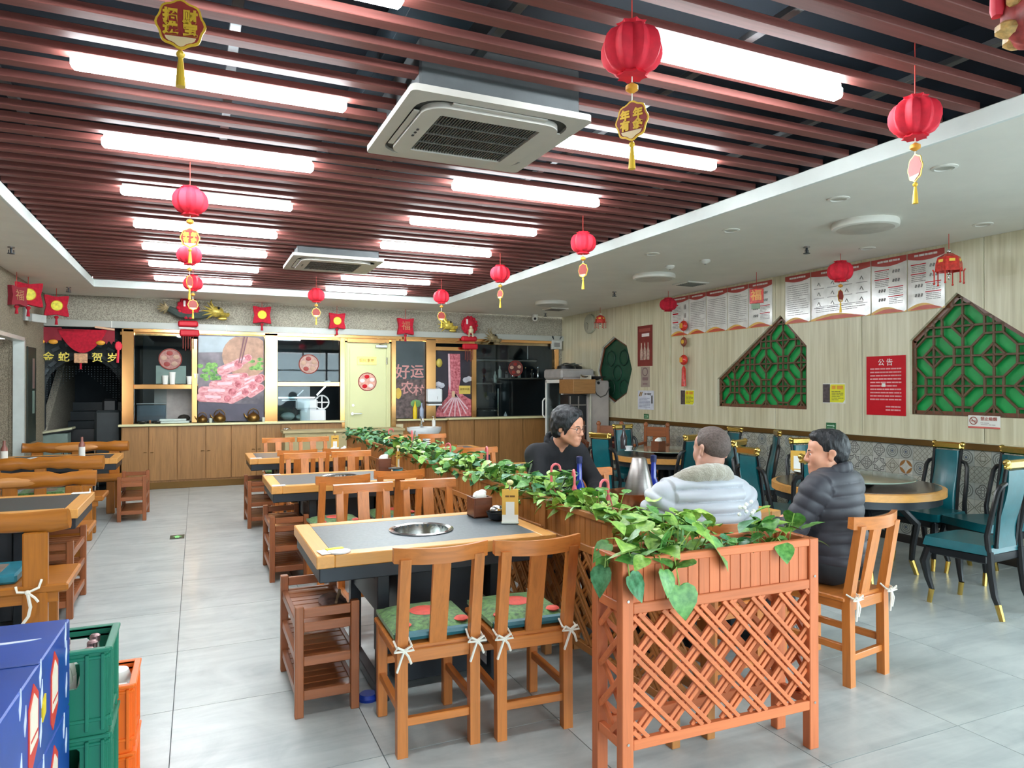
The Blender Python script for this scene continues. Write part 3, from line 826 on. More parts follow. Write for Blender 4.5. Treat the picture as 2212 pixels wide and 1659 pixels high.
# ================================================================ right wall: posters and signs (local x runs to the right, -y out of the wall)
def wall_item(name, lab, cat, y, z, group=None, off=.0): return thing(name, lab, cat, (XR - .004 - off, y, z), -90, group)
def lines(b, x0, x1, z0, z1, n, seed=0, h=.006, gap=.3):
    r = random.Random(seed); dz = (z0 - z1) / n
    for k in range(n):
        z = z0 - dz * (k + .5); x = x0
        e = x1 - (r.random() * .45 * (x1 - x0) if r.random() < gap else 0)
        while x < e - .004:
            w = min(r.uniform(.02, .07), e - x); b.box((x + w / 2, -.004, z), (w * .86, .002, h), 0); x += w
    return b
def wave_band(b, w, z, h, up=True, amp=.4):
    n = 14; p = []
    for k in range(n + 1):
        u = k / n; p.append((-w / 2 + w * u, z + (h * (1 - amp * math.sin(PI * u)) if up else -h * (1 - amp + amp * math.sin(PI * u)))))
    return b.prism([(-w / 2, z), (w / 2, z)] + p[::-1], -.005, -.003)
def notice(y0, y1, z0, z1, lab, seed, style):
    w, h = y0 - y1 - .012, z1 - z0
    t = wall_item('notice_poster', lab, 'poster', (y0 + y1) / 2, (z0 + z1) / 2, 'notice posters in a row')
    B().box((0, -.001, 0), (w, .004, h), .001).obj('sheet', mat('poster_sheet', 'DEDCD6', .18, coat=.4) if 'poster_sheet' not in MATS else MATS['poster_sheet'], t)
    wave_band(B(), w, h / 2 - .001, .085, False, .35).obj('header_band', mat('header_red', 'B4453F', .35, var=.05) if 'header_red' not in MATS else MATS['header_red'], t)
    hb_ = lines(B(), -w * .32, w * .32, h / 2 - .018, h / 2 - .05, 1, seed, .02, 0); hb_.v = [(p[0], p[1] - .003, p[2]) for p in hb_.v]; hb_.obj('header_lettering', INKW, t)
    fb = B(); n = 10
    for k0, (a, b_) in enumerate(((.0, .07), (.03, .045))):
        p = [(-w / 2 + w * (k / n), -h / 2 + a + (b_ if k0 == 0 else b_) * abs(math.sin(PI * (k / n * 1.0 + .1)))) for k in range(n + 1)]
        if k0 == 0: B().prism([(w / 2, -h / 2 + .001), (-w / 2, -h / 2 + .001)] + p, -.0045, -.003).obj('footer_wave', mat('footer_gold', 'D9A94E', .35) if 'footer_gold' not in MATS else MATS['footer_gold'], t)
    p = [(-w * .42 + w * .84 * k / n, -h / 2 + .012 + .035 * math.sin(PI * k / n)) for k in range(n + 1)]
    B().prism([(w * .42, -h / 2 + .006), (-w * .42, -h / 2 + .006)] + p, -.006, -.004).obj('footer_wave', mat('footer_red', 'C0492E', .35) if 'footer_red' not in MATS else MATS['footer_red'], t)
    b = B(); r = random.Random(seed)
    zt, zb = h / 2 - .11, -h / 2 + .09
    if style == 0: lines(b, -w * .42, w * .42, zt, zb, 15, seed)
    elif style == 1:
        rd = B()
        for k in range(3):
            z = zt - (zt - zb) * k / 3
            rd.box((-w * .25, -.005, z - .012), (w * .32, .002, .018), 0); lines(b, -w * .42, w * .05, z - .03, z - (zt - zb) / 3 + .01, 4, seed + k)
            for q_ in range(2): b.box((w * .25 + .03 * q_, -.004, z - .06), (.02, .002, .05), 0); b.ball((w * .25 + .03 * q_, -.004, z - .025), (.01, .002, .01), 8, 4)
        rd.obj('red_print', PAPERR, t)
    elif style == 2:
        for i in range(4):
            for k in range(3):
                x, z = -w * .36 + w * .24 * i, zt - .06 - .11 * k
                b.box((x, -.004, z - .035), (w * .18, .002, .006), 0); b.tube([(x - .02, -.004, z), (x, -.004, z + .03), (x + .02, -.004, z - .01)], .005, 4)
        lines(b, -w * .42, w * .42, zb + .08, zb, 4, seed)
    else:
        rd = B()
        for k in range(4):
            z = zt - (zt - zb) * k / 4; s_ = -1 if k < 2 else 1
            rd.box((s_ * w * .2, -.005, z - .01), (w * .42, .002, .008), 0); lines(b, s_ * w * .2 - w * .2, s_ * w * .2 + w * .2, z - .02, z - .09, 4, seed + k)
            for q_ in range(3): b.tube([(-s_ * w * .2 + .03 * (q_ - 1), -.004, z - .05), (-s_ * w * .2 + .03 * (q_ - 1) + .01, -.004, z - .02)], .009, 5)
        rd.obj('red_print', PAPERR, t)
    b.obj('printed_lines', INK, t)
    return t
pos = ['leftmost', 'second', 'third', 'fourth', 'rightmost']
zl = [8.56, 8.14, 7.77, 7.34, 6.95, 6.54]
for k in range(5): notice(zl[k], zl[k + 1], 2.3, 2.87, 'white notice with red header, %s in the left poster row' % (pos[k] if k in (0, 4) else pos[k] + ' from left'), 10 + k, (1, 0, 0, 0, 3)[k])
zr = [6.34, 5.95, 5.16, 4.75, 4.36]
for k in range(4): notice(zr[k], zr[k + 1], 2.3, 2.87, 'white notice with red header, %s in the right poster row' % (('leftmost', 'widest one with drawings', 'third from left', 'rightmost')[k]), 30 + k, (0, 2, 3, 3)[k])
ra = wall_item('red_notice', 'bright red notice sheet with white lettering between the two green lattice windows', 'notice', 4.995, 1.565)
B().box((0, 0, 0), (.45, .004, .61), .001).obj('sheet', PAPERR, ra)
textobj('公 告', .075, INKW, ra, (.0, -.004, .235))
lines(B(), -.18, .18, .19, -.16, 10, 5, .014, .15).obj('printed_lines', mat('pink_ink', 'E39A9A', .5), ra)
lines(B(), .0, .17, -.2, -.265, 2, 6, .014, 0).obj('printed_lines', MATS['pink_ink'], ra)
B().box((-.02, -.004, .005), (.04, .003, .035), .001).obj('white_patch', PAPER, ra)
def flyer(y, z, lab):
    t = wall_item('flyer', lab, 'flyer', y, z)
    B().box((0, 0, 0), (.3, .003, .22), .001).obj('sheet', PAPER, t)
    B().box((-.1, -.003, 0), (.095, .002, .205), 0).obj('photo', mat('dark_photo', '4A3F42', .4, var=.5, scale=30) if 'dark_photo' not in MATS else MATS['dark_photo'], t)
    B().prism([(-.05, -.1), (.12, -.1), (.145, -.07), (.145, .1), (-.04, .1), (-.05, .06)], -.004, -.002).obj('yellow_print', PAPERY, t)
    lines(B(), -.03, .13, .03, -.08, 6, 3, .008).obj('printed_lines', mat('olive_ink', '8C8A3A', .6) if 'olive_ink' not in MATS else MATS['olive_ink'], t)
    b = B(); b.box((.0, -.005, .065), (.05, .002, .04), 0); b.box((.085, -.005, .065), (.08, .002, .04), 0); b.obj('orange_print', ORANGEP, t)
flyer(5.635, 1.48, 'yellow flyer with dark photo beside the red notice'); flyer(8.18, 1.4, 'yellow flyer with dark photo below the hanging red ornament strand')
ns = wall_item('no_smoking_sign', 'white and red no smoking sign below the right lattice window', 'sign', 4.01, 1.235, None, .0)
B().box((0, 0, 0), (.28, .006, .115), .004).obj('plate', PAPER, ns); B().box((0, -.002, -.049), (.28, .006, .016), .002).obj('red_strip', mat('soft_red', 'D2655C', .4), ns)
cs = B(); cs.tube([(-.09 + .033 * math.cos(k * PI / 10), -.006, .01 + .033 * math.sin(k * PI / 10)) for k in range(20)], .004, 4, True); cs.beam((-.113, -.006, .033), (-.067, -.006, -.013), .006, .004, 0); cs.box((-.09, -.005, .007), (.04, .002, .008), 0); cs.obj('prohibition_ring', mat('brown_red', '9C5345', .5), ns)
textobj('禁止吸烟', .036, mat('faded_red_ink', 'C06A5E', .5), ns, (.045, -.006, .028)); lines(B(), -.03, .12, .0, -.03, 2, 8, .007).obj('printed_lines', mat('pale_ink', 'B9ABA6', .6), ns)
for y, z, l in ((5.675, 1.115, 'small green sign low on the wall behind the man in black puffer jacket'), (9.195, 1.09, 'small green sign low on the wall below the white menu sheet')):
    t = wall_item('exit_sign', l, 'sign', y, z); B().box((0, 0, 0), (.13, .006, .075), .002).obj('plate', GREENSIGN, t)
    b = B(); b.box((-.01, -.004, .006), (.08, .002, .01), 0); b.prism([(.03, .02), (.055, .003), (.03, -.014)], -.005, -.003); b.box((0, -.004, -.022), (.09, .002, .006), 0); b.obj('white_print', mat('mint_print', 'A9C9B0', .5) if 'mint_print' not in MATS else MATS['mint_print'], t)
be = wall_item('drinks_poster', 'narrow dark red poster with three bottles right of the green octagon window', 'poster', 9.23, 2.2)
B().box((0, 0, 0), (.4, .004, .64), .001).obj('sheet', mat('maroon_print', '7E2A28', .4, var=.1), be); B().box((.02, -.004, .17), (.2, .003, .05), 0).obj('label_band', INKW, be)
bo = B()
for k in range(3): bo.lathe([(.035, -.22), (.037, -.08), (.015, -.02), (.013, .05)], (-.09 + .09 * k, -.003, 0), 10)
bo.v = [(p[0], p[1] * .08 - .004, p[2]) for p in bo.v]; bo.obj('bottle_print', mat('bottle_print', 'B99E90', .4, var=.4, scale=30), be); B().box((0, -.003, .25), (.3, .003, .05), 0).obj('title_band', mat('dull_red', '9B4A40', .5), be)
qr = wall_item('faded_strip', 'faded mauve paper strip below the drinks poster', 'poster', 9.225, 1.71); B().box((0, 0, 0), (.24, .003, .32), .001).obj('sheet', mat('mauve_sheet', 'A39388', .5), qr)
b = B(); b.tube([(.07 * math.cos(k * PI / 8), -.003, .08 + .06 * math.sin(k * PI / 8)) for k in range(16)], .008, 4, True); b.box((0, -.003, -.03), (.14, .002, .05), 0); b.box((0, -.003, -.11), (.12, .002, .02), 0); b.obj('printed_mark', mat('mauve_ink', '84696A', .5), qr)
so = wall_item('white_notice', 'white sheet headed so easy, pinned beside the green octagon window', 'poster', 9.21, 1.345)
B().box((0, 0, 0), (.43, .003, .3), .001).obj('sheet', mat('blue_white_sheet', 'D5D8E2', .5), so); textobj('so easy', .06, INKD, so, (.06, -.003, .1)); lines(B(), -.17, .12, .04, -.12, 7, 4, .009).obj('printed_lines', mat('blue_grey_ink', '9498AE', .6), so)
b = B(); b.beam((-.16, -.004, .06), (-.12, -.004, .13), .03, .003, 0); b.beam((-.12, -.004, .06), (-.08, -.004, .13), .03, .003, 0); b.obj('ochre_mark', mat('ochre', 'A47C3C', .5), so); b = B(); b.box((.17, -.004, .0), (.03, .003, .1), 0); b.ball((.17, -.004, .06), (.018, .002, .018), 8, 4); b.obj('figure_mark', INKD, so)
# emergency lamp box, camera, clock near the far corner
em = thing('emergency_sign', 'small white sign box on the beam beside the round wall clock', 'sign', (6.3, YB - .06, 2.36)); B().box((0, 0, 0), (.22, .06, .17), .006).obj('box', mat('pale_box', 'BDBDB8', .4), em); b = B(); b.box((0, -.031, 0), (.12, .003, .08), 0); b.obj('printed_mark', INK, em)
for s_ in (-.06, .06): B().beam((s_, 0, .085), (s_ * 1.6, -.03, .16), .03, .02).obj('lamp_arm', DARKSTEEL, em)
ck = wall_item('wall_clock', 'round cream wall clock in the far right corner', 'clock', 10.88, 2.68, None, .0); B().lathe([(.17, 0), (.175, -.05), (.16, -.06)], (0, 0, 0), 28, 'y').obj('case', mat('clock_rim', 'A9A894', .4), ck)
B().lathe([(.158, -.055), (.001, -.0605)], (0, 0, 0), 28, 'y').obj('face', mat('clock_face', 'C2C29C', .4), ck); b = B(); b.beam((0, -.066, 0), (-.07, -.066, .03), .008, .003, 0); b.beam((0, -.066, 0), (-.02, -.066, -.1), .006, .003, 0); b.obj('hand', INKD, ck)

# ================================================================ hanging New Year decorations
def pumpkin(b, r, h, c=(0, 0, 0), lobes=9):
    pr = []
    n = 9
    for k in range(n + 1):
        a = PI * k / n - PI / 2; pr.append((max(r * .12, r * math.cos(a) ** .62), h / 2 * math.sin(a)))
    b.lathe(pr, c, lobes * 6, lobes=lobes, amp=.1)
    for s_ in (-1, 1):
        p = [(r * .32, s_ * h * .44), (r * .5, s_ * h * .56)]
        b.lathe(p if s_ > 0 else p[::-1], c, 24, lobes=8, amp=.15)
    return b
def charm(t, z, w, h, txt=None, name='charm', face=None, rz=0, flat=True):
    """cut-out card hanging below: scalloped gold rim, red face, ingot below"""
    n = 40; p = [(w / 2 * (1 + .05 * math.cos(8 * a)) * math.cos(a), z + h / 2 * (1 + .05 * math.cos(8 * a)) * math.sin(a)) for a in (2 * PI * k / n for k in range(n))]
    c = B().prism(p, -.002, .002).obj(name, INKG, t); c.rotation_euler = (0, 0, rad(rz))
    p2 = [(x * .9, z + (zz - z) * .9) for x, zz in p]
    B().prism(p2, -.0035, .0035).obj('red_face', face or PAPERDR, c)
    lo = [(x * .86, zz) for x, zz in p2 if zz < z - h * .22]
    if len(lo) > 2: B().prism(lo, -.005, .005).obj('ingot_print', mat('ingot_cream', 'E2C79A', .4) if 'ingot_cream' not in MATS else MATS['ingot_cream'], c)
    if txt:
        for i, ch in enumerate(txt):
            textobj(ch, h * .28, INKG, c, ((-.5 + i % 2) * w * .4, -.005, z + h * (.14 if i < 2 else -.13)), .001, 'lettering', 'CENTER', 1, .002)
    return c
def tassel(t, z, L, m, w=.02):
    b = B(); b.ball((0, 0, z), w * .7, 8, 6); b.lathe([(w * .35, z - w * .5), (w * .6, z - L * .5), (w * .8, z - L)], (0, 0, 0), 10); b.obj('tassel', m, t)
def lantern(name, x, y, zc, lab, cz=None, cw=.115, ch=.13, txt=None, rz=0, r=.1, top=3.1, group='red paper lanterns hung in rows', face=None):
    t = thing(name, lab, 'lantern', (x, y, zc), rz, group)
    B().tube([(0, 0, r * .8), (0, 0, top - zc)], .0025, 5).obj('string', STRINGR, t)
    pumpkin(B(), r, r * 1.62).obj('paper_ball', REDPAPER, t)
    if cz is None: return t
    lo = cz - zc
    B().tube([(0, 0, -r * .9), (0, 0, lo + ch * .5)], .0025, 5).obj('string', STRING, t)
    B().lathe([(.004, 0), (.022, .012), (.022, .026), (.004, .038)], (0, 0, -r - .05), 12).obj('bead', ORANGEP, t)
    charm(t, lo, cw, ch, txt, face=face)
    tassel(t, lo - ch * .62, .085, INKG, .016)
    return t
LN = {}
t = lantern('paper_lantern', -.04, 2.04, 2.74, 'red lantern with gold edged charm reading good fortune, top left of the photo', 2.505, .12, .128, '招财进宝', -8)
lantern('paper_lantern', -.04, 4.94, 2.74, 'red paper lantern in front of the third left tube light', 2.505, .115, .125, '年年有余', -6)
lantern('paper_lantern', -.06, 6.98, 2.745, 'red paper lantern in front of the fifth left tube light', 2.5, .1, .12, None, 60)
lantern('paper_lantern', -.04, 8.9, 2.75, 'red paper lantern farthest back in the left lantern row', 2.5, .11, .12, None, 10)
lantern('paper_lantern', 1.385, 2.06, 2.725, 'largest looking red paper lantern, hanging beside the right tube light', 2.48, .125, .135, '年年有余', -62)
lantern('paper_lantern', 1.42, 9.38, 2.745, 'red paper lantern farthest back in the middle of the ceiling', 2.52, .11, .12, None, 0)
lantern('paper_lantern', 2.93, 2.12, 2.755, 'large bright red paper lantern overlapping the right edge of the slatted ceiling', 2.53, .1, .12, None, -110)
lantern('paper_lantern', 2.96, 5.13, 2.76, 'red paper lantern by the ceiling edge above the man in white puffer jacket', 2.53, .1, .12, None, -70)
lantern('paper_lantern', 2.98, 6.94, 2.77, 'red paper lantern by the ceiling edge, second farthest in the right row', 2.55, .1, .1, None, -75)
lantern('paper_lantern', 2.99, 8.96, 2.76, 'red paper lantern at the far right corner of the slatted ceiling', 2.5, .11, .12, None, 0)
lantern('paper_lantern', 5.94, 5.11, 2.72, 'red paper lantern in front of the right poster row', 2.47, .1, .13, None, 10, .115, 2.9, 'red decorations hung along the right wall')
t = thing('pompom_lantern', 'round crimson pompom lantern at the left end of the left poster row', 'lantern', (6.05, 8.1, 2.71), 0, 'red decorations hung along the right wall')
B().tube([(0, 0, .05), (0, 0, .19)], .003, 5).obj('string', STRINGR, t); pumpkin(B(), .11, .17, lobes=12).obj('paper_ball', REDCLOTH, t)
def palace(x, y, zc, s, lab):
    t = thing('palace_lantern', lab, 'lantern', (x, y, zc), 20, 'red decorations hung along the right wall')
    B().tube([(0, 0, .07 * s), (0, 0, max(.1, 2.9 - zc))], .003, 5).obj('string', STRINGR, t)
    B().ball((0, 0, .1 * s), .02 * s, 10, 6).obj('bead', CHROME, t)
    B().lathe([(.035 * s, .08 * s), (.085 * s, .05 * s), (.1 * s, .0), (.105 * s, -.07 * s)], (0, 0, 0), 6, cap=False).obj('shade', REDGLOSS, t)
    for k in range(6):
        a = k * PI / 3 + PI / 6
        pn_ = B(); pn_.box((0, 0, 0), (.045 * s, .004, .05 * s), .001); o = pn_.obj('gold_print', INKG, t, (.083 * s * math.cos(a), .083 * s * math.sin(a), .005 * s)); o.rotation_euler = (0, 0, a + PI / 2)
        a = k * PI / 3
        tb_ = B(); p = Vector((.11 * s * math.cos(a), .11 * s * math.sin(a), -.07 * s)); tb_.tube([p, p + Vector((.012 * s * math.cos(a), .012 * s * math.sin(a), .02 * s))], .006 * s, 5); tb_.tube([p, p - Vector((0, 0, .1 * s))], .005 * s, 5); tb_.ball(p - Vector((0, 0, .1 * s)), .009 * s, 8, 5); tb_.obj('pendant', REDGLOSS, t)
    b = B(); b.tube([(0, 0, -.05 * s), (0, 0, -.12 * s)], .008 * s, 6); b.ball((0, 0, -.1 * s), .016 * s, 8, 6); b.ball((0, 0, -.13 * s), .012 * s, 8, 6); b.obj('bell', CHROME, t)
palace(6.04, 4.055, 2.64, 1.05, 'shiny red palace lantern with bead pendants at the right end of the posters')
palace(6.25, 10.25, 2.7, .85, 'small red palace lantern beside the round wall clock')
t = thing('charm_ornament', 'red square lucky ornament with red tassel over the rightmost left-row notice', 'ornament', (6.0, 6.34, 2.62), -60, 'red decorations hung along the right wall')
B().tube([(0, 0, .09), (0, 0, .28)], .003, 5).obj('string', STRINGR, t); B().box((0, 0, 0), (.16, .02, .17), .005).obj('plaque', REDGLOSS, t); textobj('福', .13, mat('pale_gold_ink', 'E8A45A', .4), t, (0, -.012, 0), .002, 'lettering', 'CENTER', 1, .003)
B().box((-.01, 0, -.12), (.1, .01, .06), .004).obj('lower_plaque', mat('green_print', '8FA58A', .5), t)
t = thing('ornament_strand', 'hanging strand of red medallions with long red tassel on the right wall', 'ornament', (6.38, 8.18, 2.43), -90)
B().tube([(0, 0, .1), (0, 0, -.75)], .003, 5).obj('string', STRINGR, t)
for k, z in enumerate((0, -.23, -.49)):
    if k == 1: B().lathe([(.05, -.02), (.07, 0), (.05, .02)], (0, 0, z), 16, 'y').obj('medallion', mat('dull_medallion', '8A4530', .5), t); B().lathe([(.03, -.025), (.03, .025)], (0, 0, z), 14, 'y').obj('gold_centre', INKG, t)
    else: B().ball((0, 0, z), (.07, .05, .075), 14, 8).obj('medallion', REDGLOSS, t); B().box((0, -.05, z), (.06, .01, .07), .003).obj('gold_print', ORANGEP, t)
B().lathe([(.012, -.58), (.03, -.62), (.035, -.87)], (0, 0, 0), 10).obj('tassel', REDGLOSS, t)
# ornament and tassels cut by the top right corner
t = thing('large_palace_lantern', 'big red and gold ornament lantern cut off at the top right corner', 'lantern', (1.97, 1.06, 2.5), -40)
B().tube([(0, 0, .1), (0, 0, .5)], .003, 5).obj('string', STRINGR, t)
pumpkin(B(), .1, .15, lobes=6).obj('lantern_body', mat('rose_print', 'A8423F', .45, var=.35, scale=40), t)
for k in range(6):
    a = k * PI / 3; b = B(); b.ball((.088 * math.cos(a), .088 * math.sin(a), -.03), (.035, .035, .022), 10, 5); b.ball((.088 * math.cos(a + .3), .088 * math.sin(a + .3), .03), (.022, .022, .02), 8, 5); b.obj('gold_relief', mat('gold_relief', 'D2A968', .4, var=.3, scale=60) if 'gold_relief' not in MATS else MATS['gold_relief'], t)
for sx, z0 in ((-.115, .03), (.13, -.03)):
    b = B(); b.tube([(sx, 0, z0 + .12), (sx, 0, z0 + .05)], .002, 4); b.lathe([(.008, z0 + .055), (.017, z0 + .04), (.018, z0 - .01), (.014, z0 - .025)], (sx, 0, 0), 9, lobes=3, amp=.12); b.obj('side_tassel', mat('pink_red', 'E8364A', .7) if 'pink_red' not in MATS else MATS['pink_red'], t)
# square red paper lanterns with yellow medallion on the beam
def square_lantern(x, y, z, s, lab, disc=True, rz=0, dark=False):
    t = thing('square_lantern', lab, 'lantern', (x, y, z), rz, 'square red lanterns on the stone beam')
    p = []
    for k in range(4):
        a = PI / 4 + k * PI / 2
        for da, rr in ((-.12, .66), (0, .74), (.12, .66)): p.append((s * rr * math.cos(a + da), s * rr * math.sin(a + da)))
        a2 = a + PI / 4; p.append((s * .44 * math.cos(a2), s * .44 * math.sin(a2)))
    B().prism(p, -.04, .04).obj('frame', REDCLOTH if not dark else mat('dusky_red', '8C2230', .8) if 'dusky_red' not in MATS else MATS['dusky_red'], t)
    if disc:
        B().lathe([(s * .24, 0), (s * .24, -.006), (.001, -.007)], (0, -.04, 0), 22, 'y').obj('yellow_medallion', mat('lemon', 'D8CE1E', .5, var=.25, scale=25) if 'lemon' not in MATS else MATS['lemon'], t)
        B().tube([(s * .25 * math.cos(k * PI / 10), -.045, s * .25 * math.sin(k * PI / 10)) for k in range(20)], .005, 4, True).obj('gold_rim', INKG, t)
    else: textobj('福', s * .6, mat('dull_gold', 'B07A50', .5) if 'dull_gold' not in MATS else MATS['dull_gold'], t, (0, -.043, 0))
    B().lathe([(.015, -s * .5), (.03, -s * .56), (.012, -s * .68), (.02, -s * .95)], (0, 0, 0), 9).obj('tassel', REDCLOTH, t)
    B().tube([(0, 0, s * .45), (0, 0, max(.1, 2.9 - z))], .004, 4).obj('string', STRINGR, t)
square_lantern(.95, 11.85, 2.7, .26, 'square red lantern with yellow disc above the meat poster')
square_lantern(2.13, 11.85, 2.65, .25, 'square red lantern with yellow disc left of the cream door')
square_lantern(3.3, 11.85, 2.6, .27, 'square red lantern without disc, right of the cream door', False)
square_lantern(-1.88, 10.25, 2.68, .28, 'square red lantern with yellow disc in the far left corner', True, 20)
square_lantern(-1.75, 11.3, 2.66, .27, 'dim square red lantern beside the corner lantern above the stair passage', True, 15)
square_lantern(-1.93, 9.9, 2.62, .22, 'dusky square lantern at the left wall, left of the corner lantern', False, 60, True)
t = thing('white_box', 'pair of white sign boxes below the corner lanterns at left', 'sign', (-1.86, 10.7, 2.43), 60)
B().box((0, 0, 0), (.24, .05, .1), .004).obj('box', mat('pale_box2', 'AEB2AE', .5), t); B().box((-.28, .1, .08), (.1, .05, .13), .004).obj('lamp_head', MATS['pale_box2'], t); B().box((-.13, .05, .06), (.06, .04, .2), .004).obj('lamp_arm', MATS['pale_box2'], t)
# banner with gold characters in front of the stair passage
t = thing('new_year_banner', 'red banner with ribbons and gold characters over the dark stair passage', 'banner', (-1.58, 11.93, 2.33))
b = B(); n = 24
p = [(-.2 + .62 * k / n - .05, .06 - .34 * math.sin(PI * k / n) ** .8) for k in range(n + 1)]
B().prism([(-.25, .06), (.37, .06)] + p[::-1], -.03, .0).obj('round_drape', REDCLOTH, t)
for x0, x1 in ((-.5, -.2), (.3, .47)):
    n = 8; p = [(lerp(x0, x1, k / n), -.12 - .03 * math.cos(k * 2.1)) for k in range(n + 1)]
    B().prism([(x0, .08), (x1, .08)] + p[::-1], -.02, .0).obj('side_drape', MATS['dusky_red'] if 'dusky_red' in MATS else REDCLOTH, t)
for x in (-.46, -.3, .29): B().ball((x, -.035, -.13), (.06, .02, .035), 10, 6).obj('gold_ingot', ORANGEP, t)
B().beam((.22, -.04, .1), (.47, -.04, .07), .05, .03).obj('scroll', mat('scroll_cream', 'D5A886', .5), t)
b = B(); b.ball((.52, -.03, -.17), (.05, .03, .07), 8, 5); b.tube([(.52, -.03, -.2), (.51, -.03, -.42)], .018, 6); b.obj('red_knot', MATS['pink_red'], t)
for i, ch in enumerate('金蛇贺岁'):
    x = (-.36, -.17, .25, .44)[i]
    textobj(ch, .145, mat('bright_gold', 'E6D45A', .5) if 'bright_gold' not in MATS else MATS['bright_gold'], t, (x, -.03, -.355), .006, 'lettering', 'CENTER', 1, .0015)
B().box((.04, -.03, -.36), (.17, .02, .14), .02).obj('centre_plaque', mat('plaque_cream', 'C99A72', .5, var=.3, scale=30), t)
b = B(); b.tube([(.04, -.03, -.43), (.04, -.03, -.52)], .015, 6); b.obj('plaque_tassel', REDCLOTH, t)
b = B(); bl = B()
for k in range(26):
    x = -.45 + .04 * k; L = .12 + .55 * abs((k - 12) / 13) ** 1.5
    for j in range(int(L / .035)): bl.ball((x, .2, -.48 - .035 * j), .006, 6, 4)
stuff(bl.obj('bead_curtain', mat('bead_grey', '55626A', .3, .4), t))
# gold dragons with dark bodies, and red figures between them
def dragon(x, y, z, rz, lab, mg, s=1.):
    t = thing('dragon_ornament', lab, 'ornament', (x, y, z), rz, 'gold dragons on the stone beam')
    b = B(); b.ball((0, 0, 0), (.11 * s, .06 * s, .08 * s), 12, 8); b.ball((.1 * s, 0, -.045 * s), (.09 * s, .05 * s, .04 * s), 12, 6); b.ball((.09 * s, 0, -.1 * s), (.07 * s, .04 * s, .025 * s), 10, 5); b.ball((.17 * s, 0, -.03 * s), (.025 * s, .03 * s, .025 * s), 8, 5)
    b.obj('dragon_head', mg, t)
    for sy in (-.04, .04):
        B().tube([(-.03 * s, sy, .06 * s), (-.07 * s, sy * 1.5, .13 * s), (-.05 * s, sy * 1.6, .19 * s)], [.016 * s, .012 * s, .004], 6).obj('horn', mg, t)
        B().ball((.04 * s, sy * 1.3, .05 * s), .02 * s, 8, 5).obj('eye', BLACK, t)
    for k in range(5):
        a = 2.2 + k * .45; B().tube([(.06 * s * math.cos(a), -.03, .05 * s * math.sin(a)), (.2 * s * math.cos(a), -.04, .16 * s * math.sin(a))], [.025 * s, .003], 5).obj('mane_spike', mg, t)
    return t
GDR = mat('dragon_gold', 'A99440', .4, .35, var=.45, scale=22)
GDR2 = mat('dragon_gold_bright', 'D9C254', .35, .3, var=.35, scale=22)
GDR3 = mat('dragon_gold_dull', '8A7A58', .5, .2, var=.4, scale=22)
t = dragon(.27, 11.82, 2.72, 0, 'gold dragon head right of the red lion figure on the left beam', GDR, 1.05)
B().tube([(-.06, 0, -.03), (-.22, .02, -.07), (-.5, .03, -.06), (-.66, .03, .02)], [.05, .06, .06, .05], 8).obj('dragon_body', mat('dragon_body_dark', '39443F', .7, var=.3), t)
b = B(); 
for k in range(6):
    a = 1.9 + k * .5; b.tube([(-.68, .02, .03), (-.68 + .14 * math.cos(a), .0, .03 + .1 * math.sin(a))], [.035, .006], 5)
b.obj('tail_fin', GDR3, t)
dragon(4.1, 11.93, 2.66, 0, 'bright gold dragon head left of the dark red figure on the right beam', GDR2, 1.0)
dragon(4.95, 11.88, 2.45, 0, 'dull gold dragon tail piece right of the dark red figure', GDR3, .95)
def red_figure(x, y, z, lab, white):
    t = thing('lion_ornament', lab, 'ornament', (x, y, z), 0, 'red lucky figures on the kitchen windows')
    b = B(); b.ball((0, 0, .16), (.15, .09, .16), 14, 9)
    for k in range(14): a = k * 2 * PI / 14; b.ball((.13 * math.cos(a), -.03, .16 + .14 * math.sin(a)), .035, 8, 5)
    b.obj('fringe_head', REDCLOTH, t)
    b = B(); b.box((0, 0, -.08), (.28, .1, .09), .02); b.box((.02, 0, -.22), (.28, .1, .1), .02); b.obj('body', mat('bright_red_cloth', 'C40F26', .6, var=.1) if 'bright_red_cloth' not in MATS else MATS['bright_red_cloth'], t)
    if white: B().box((-.02, -.055, -.15), (.22, .02, .02), .004).obj('white_fold', INKW, t); B().box((-.05, -.09, .22), (.03, .02, .09), .005).obj('cream_tag', INKW, t)
    else: B().box((-.07, -.09, .22), (.03, .02, .09), .005).obj('cream_tag', INKW, t); b = B(); b.ball((.0, -.1, .06), .05, 10, 6); b.ball((0, -.1, .12), .03, 8, 5); b.tube([(-.03, -.1, .03), (-.04, -.1, -.05)], .014, 5); b.tube([(.03, -.1, .03), (.04, -.1, -.05)], .014, 5); b.obj('gourd', mat('gourd_cream', 'D8C6A0', .5), t)
    b = B()
    for k in range(5): b.tube([(-.07 + .035 * k, 0, -.26), (-.07 + .035 * k, 0, -.46 - .03 * (k % 2))], .007, 4)
    b.obj('tassel', mat('rust_tassel', '7E3A32', .8) if 'rust_tassel' not in MATS else MATS['rust_tassel'], t)
red_figure(-.12, 11.86, 2.6, 'red fringed figure hanging over the window left of the meat poster', True)
red_figure(4.48, 11.86, 2.5, 'dark red fringed figure between the right gold dragons', False)

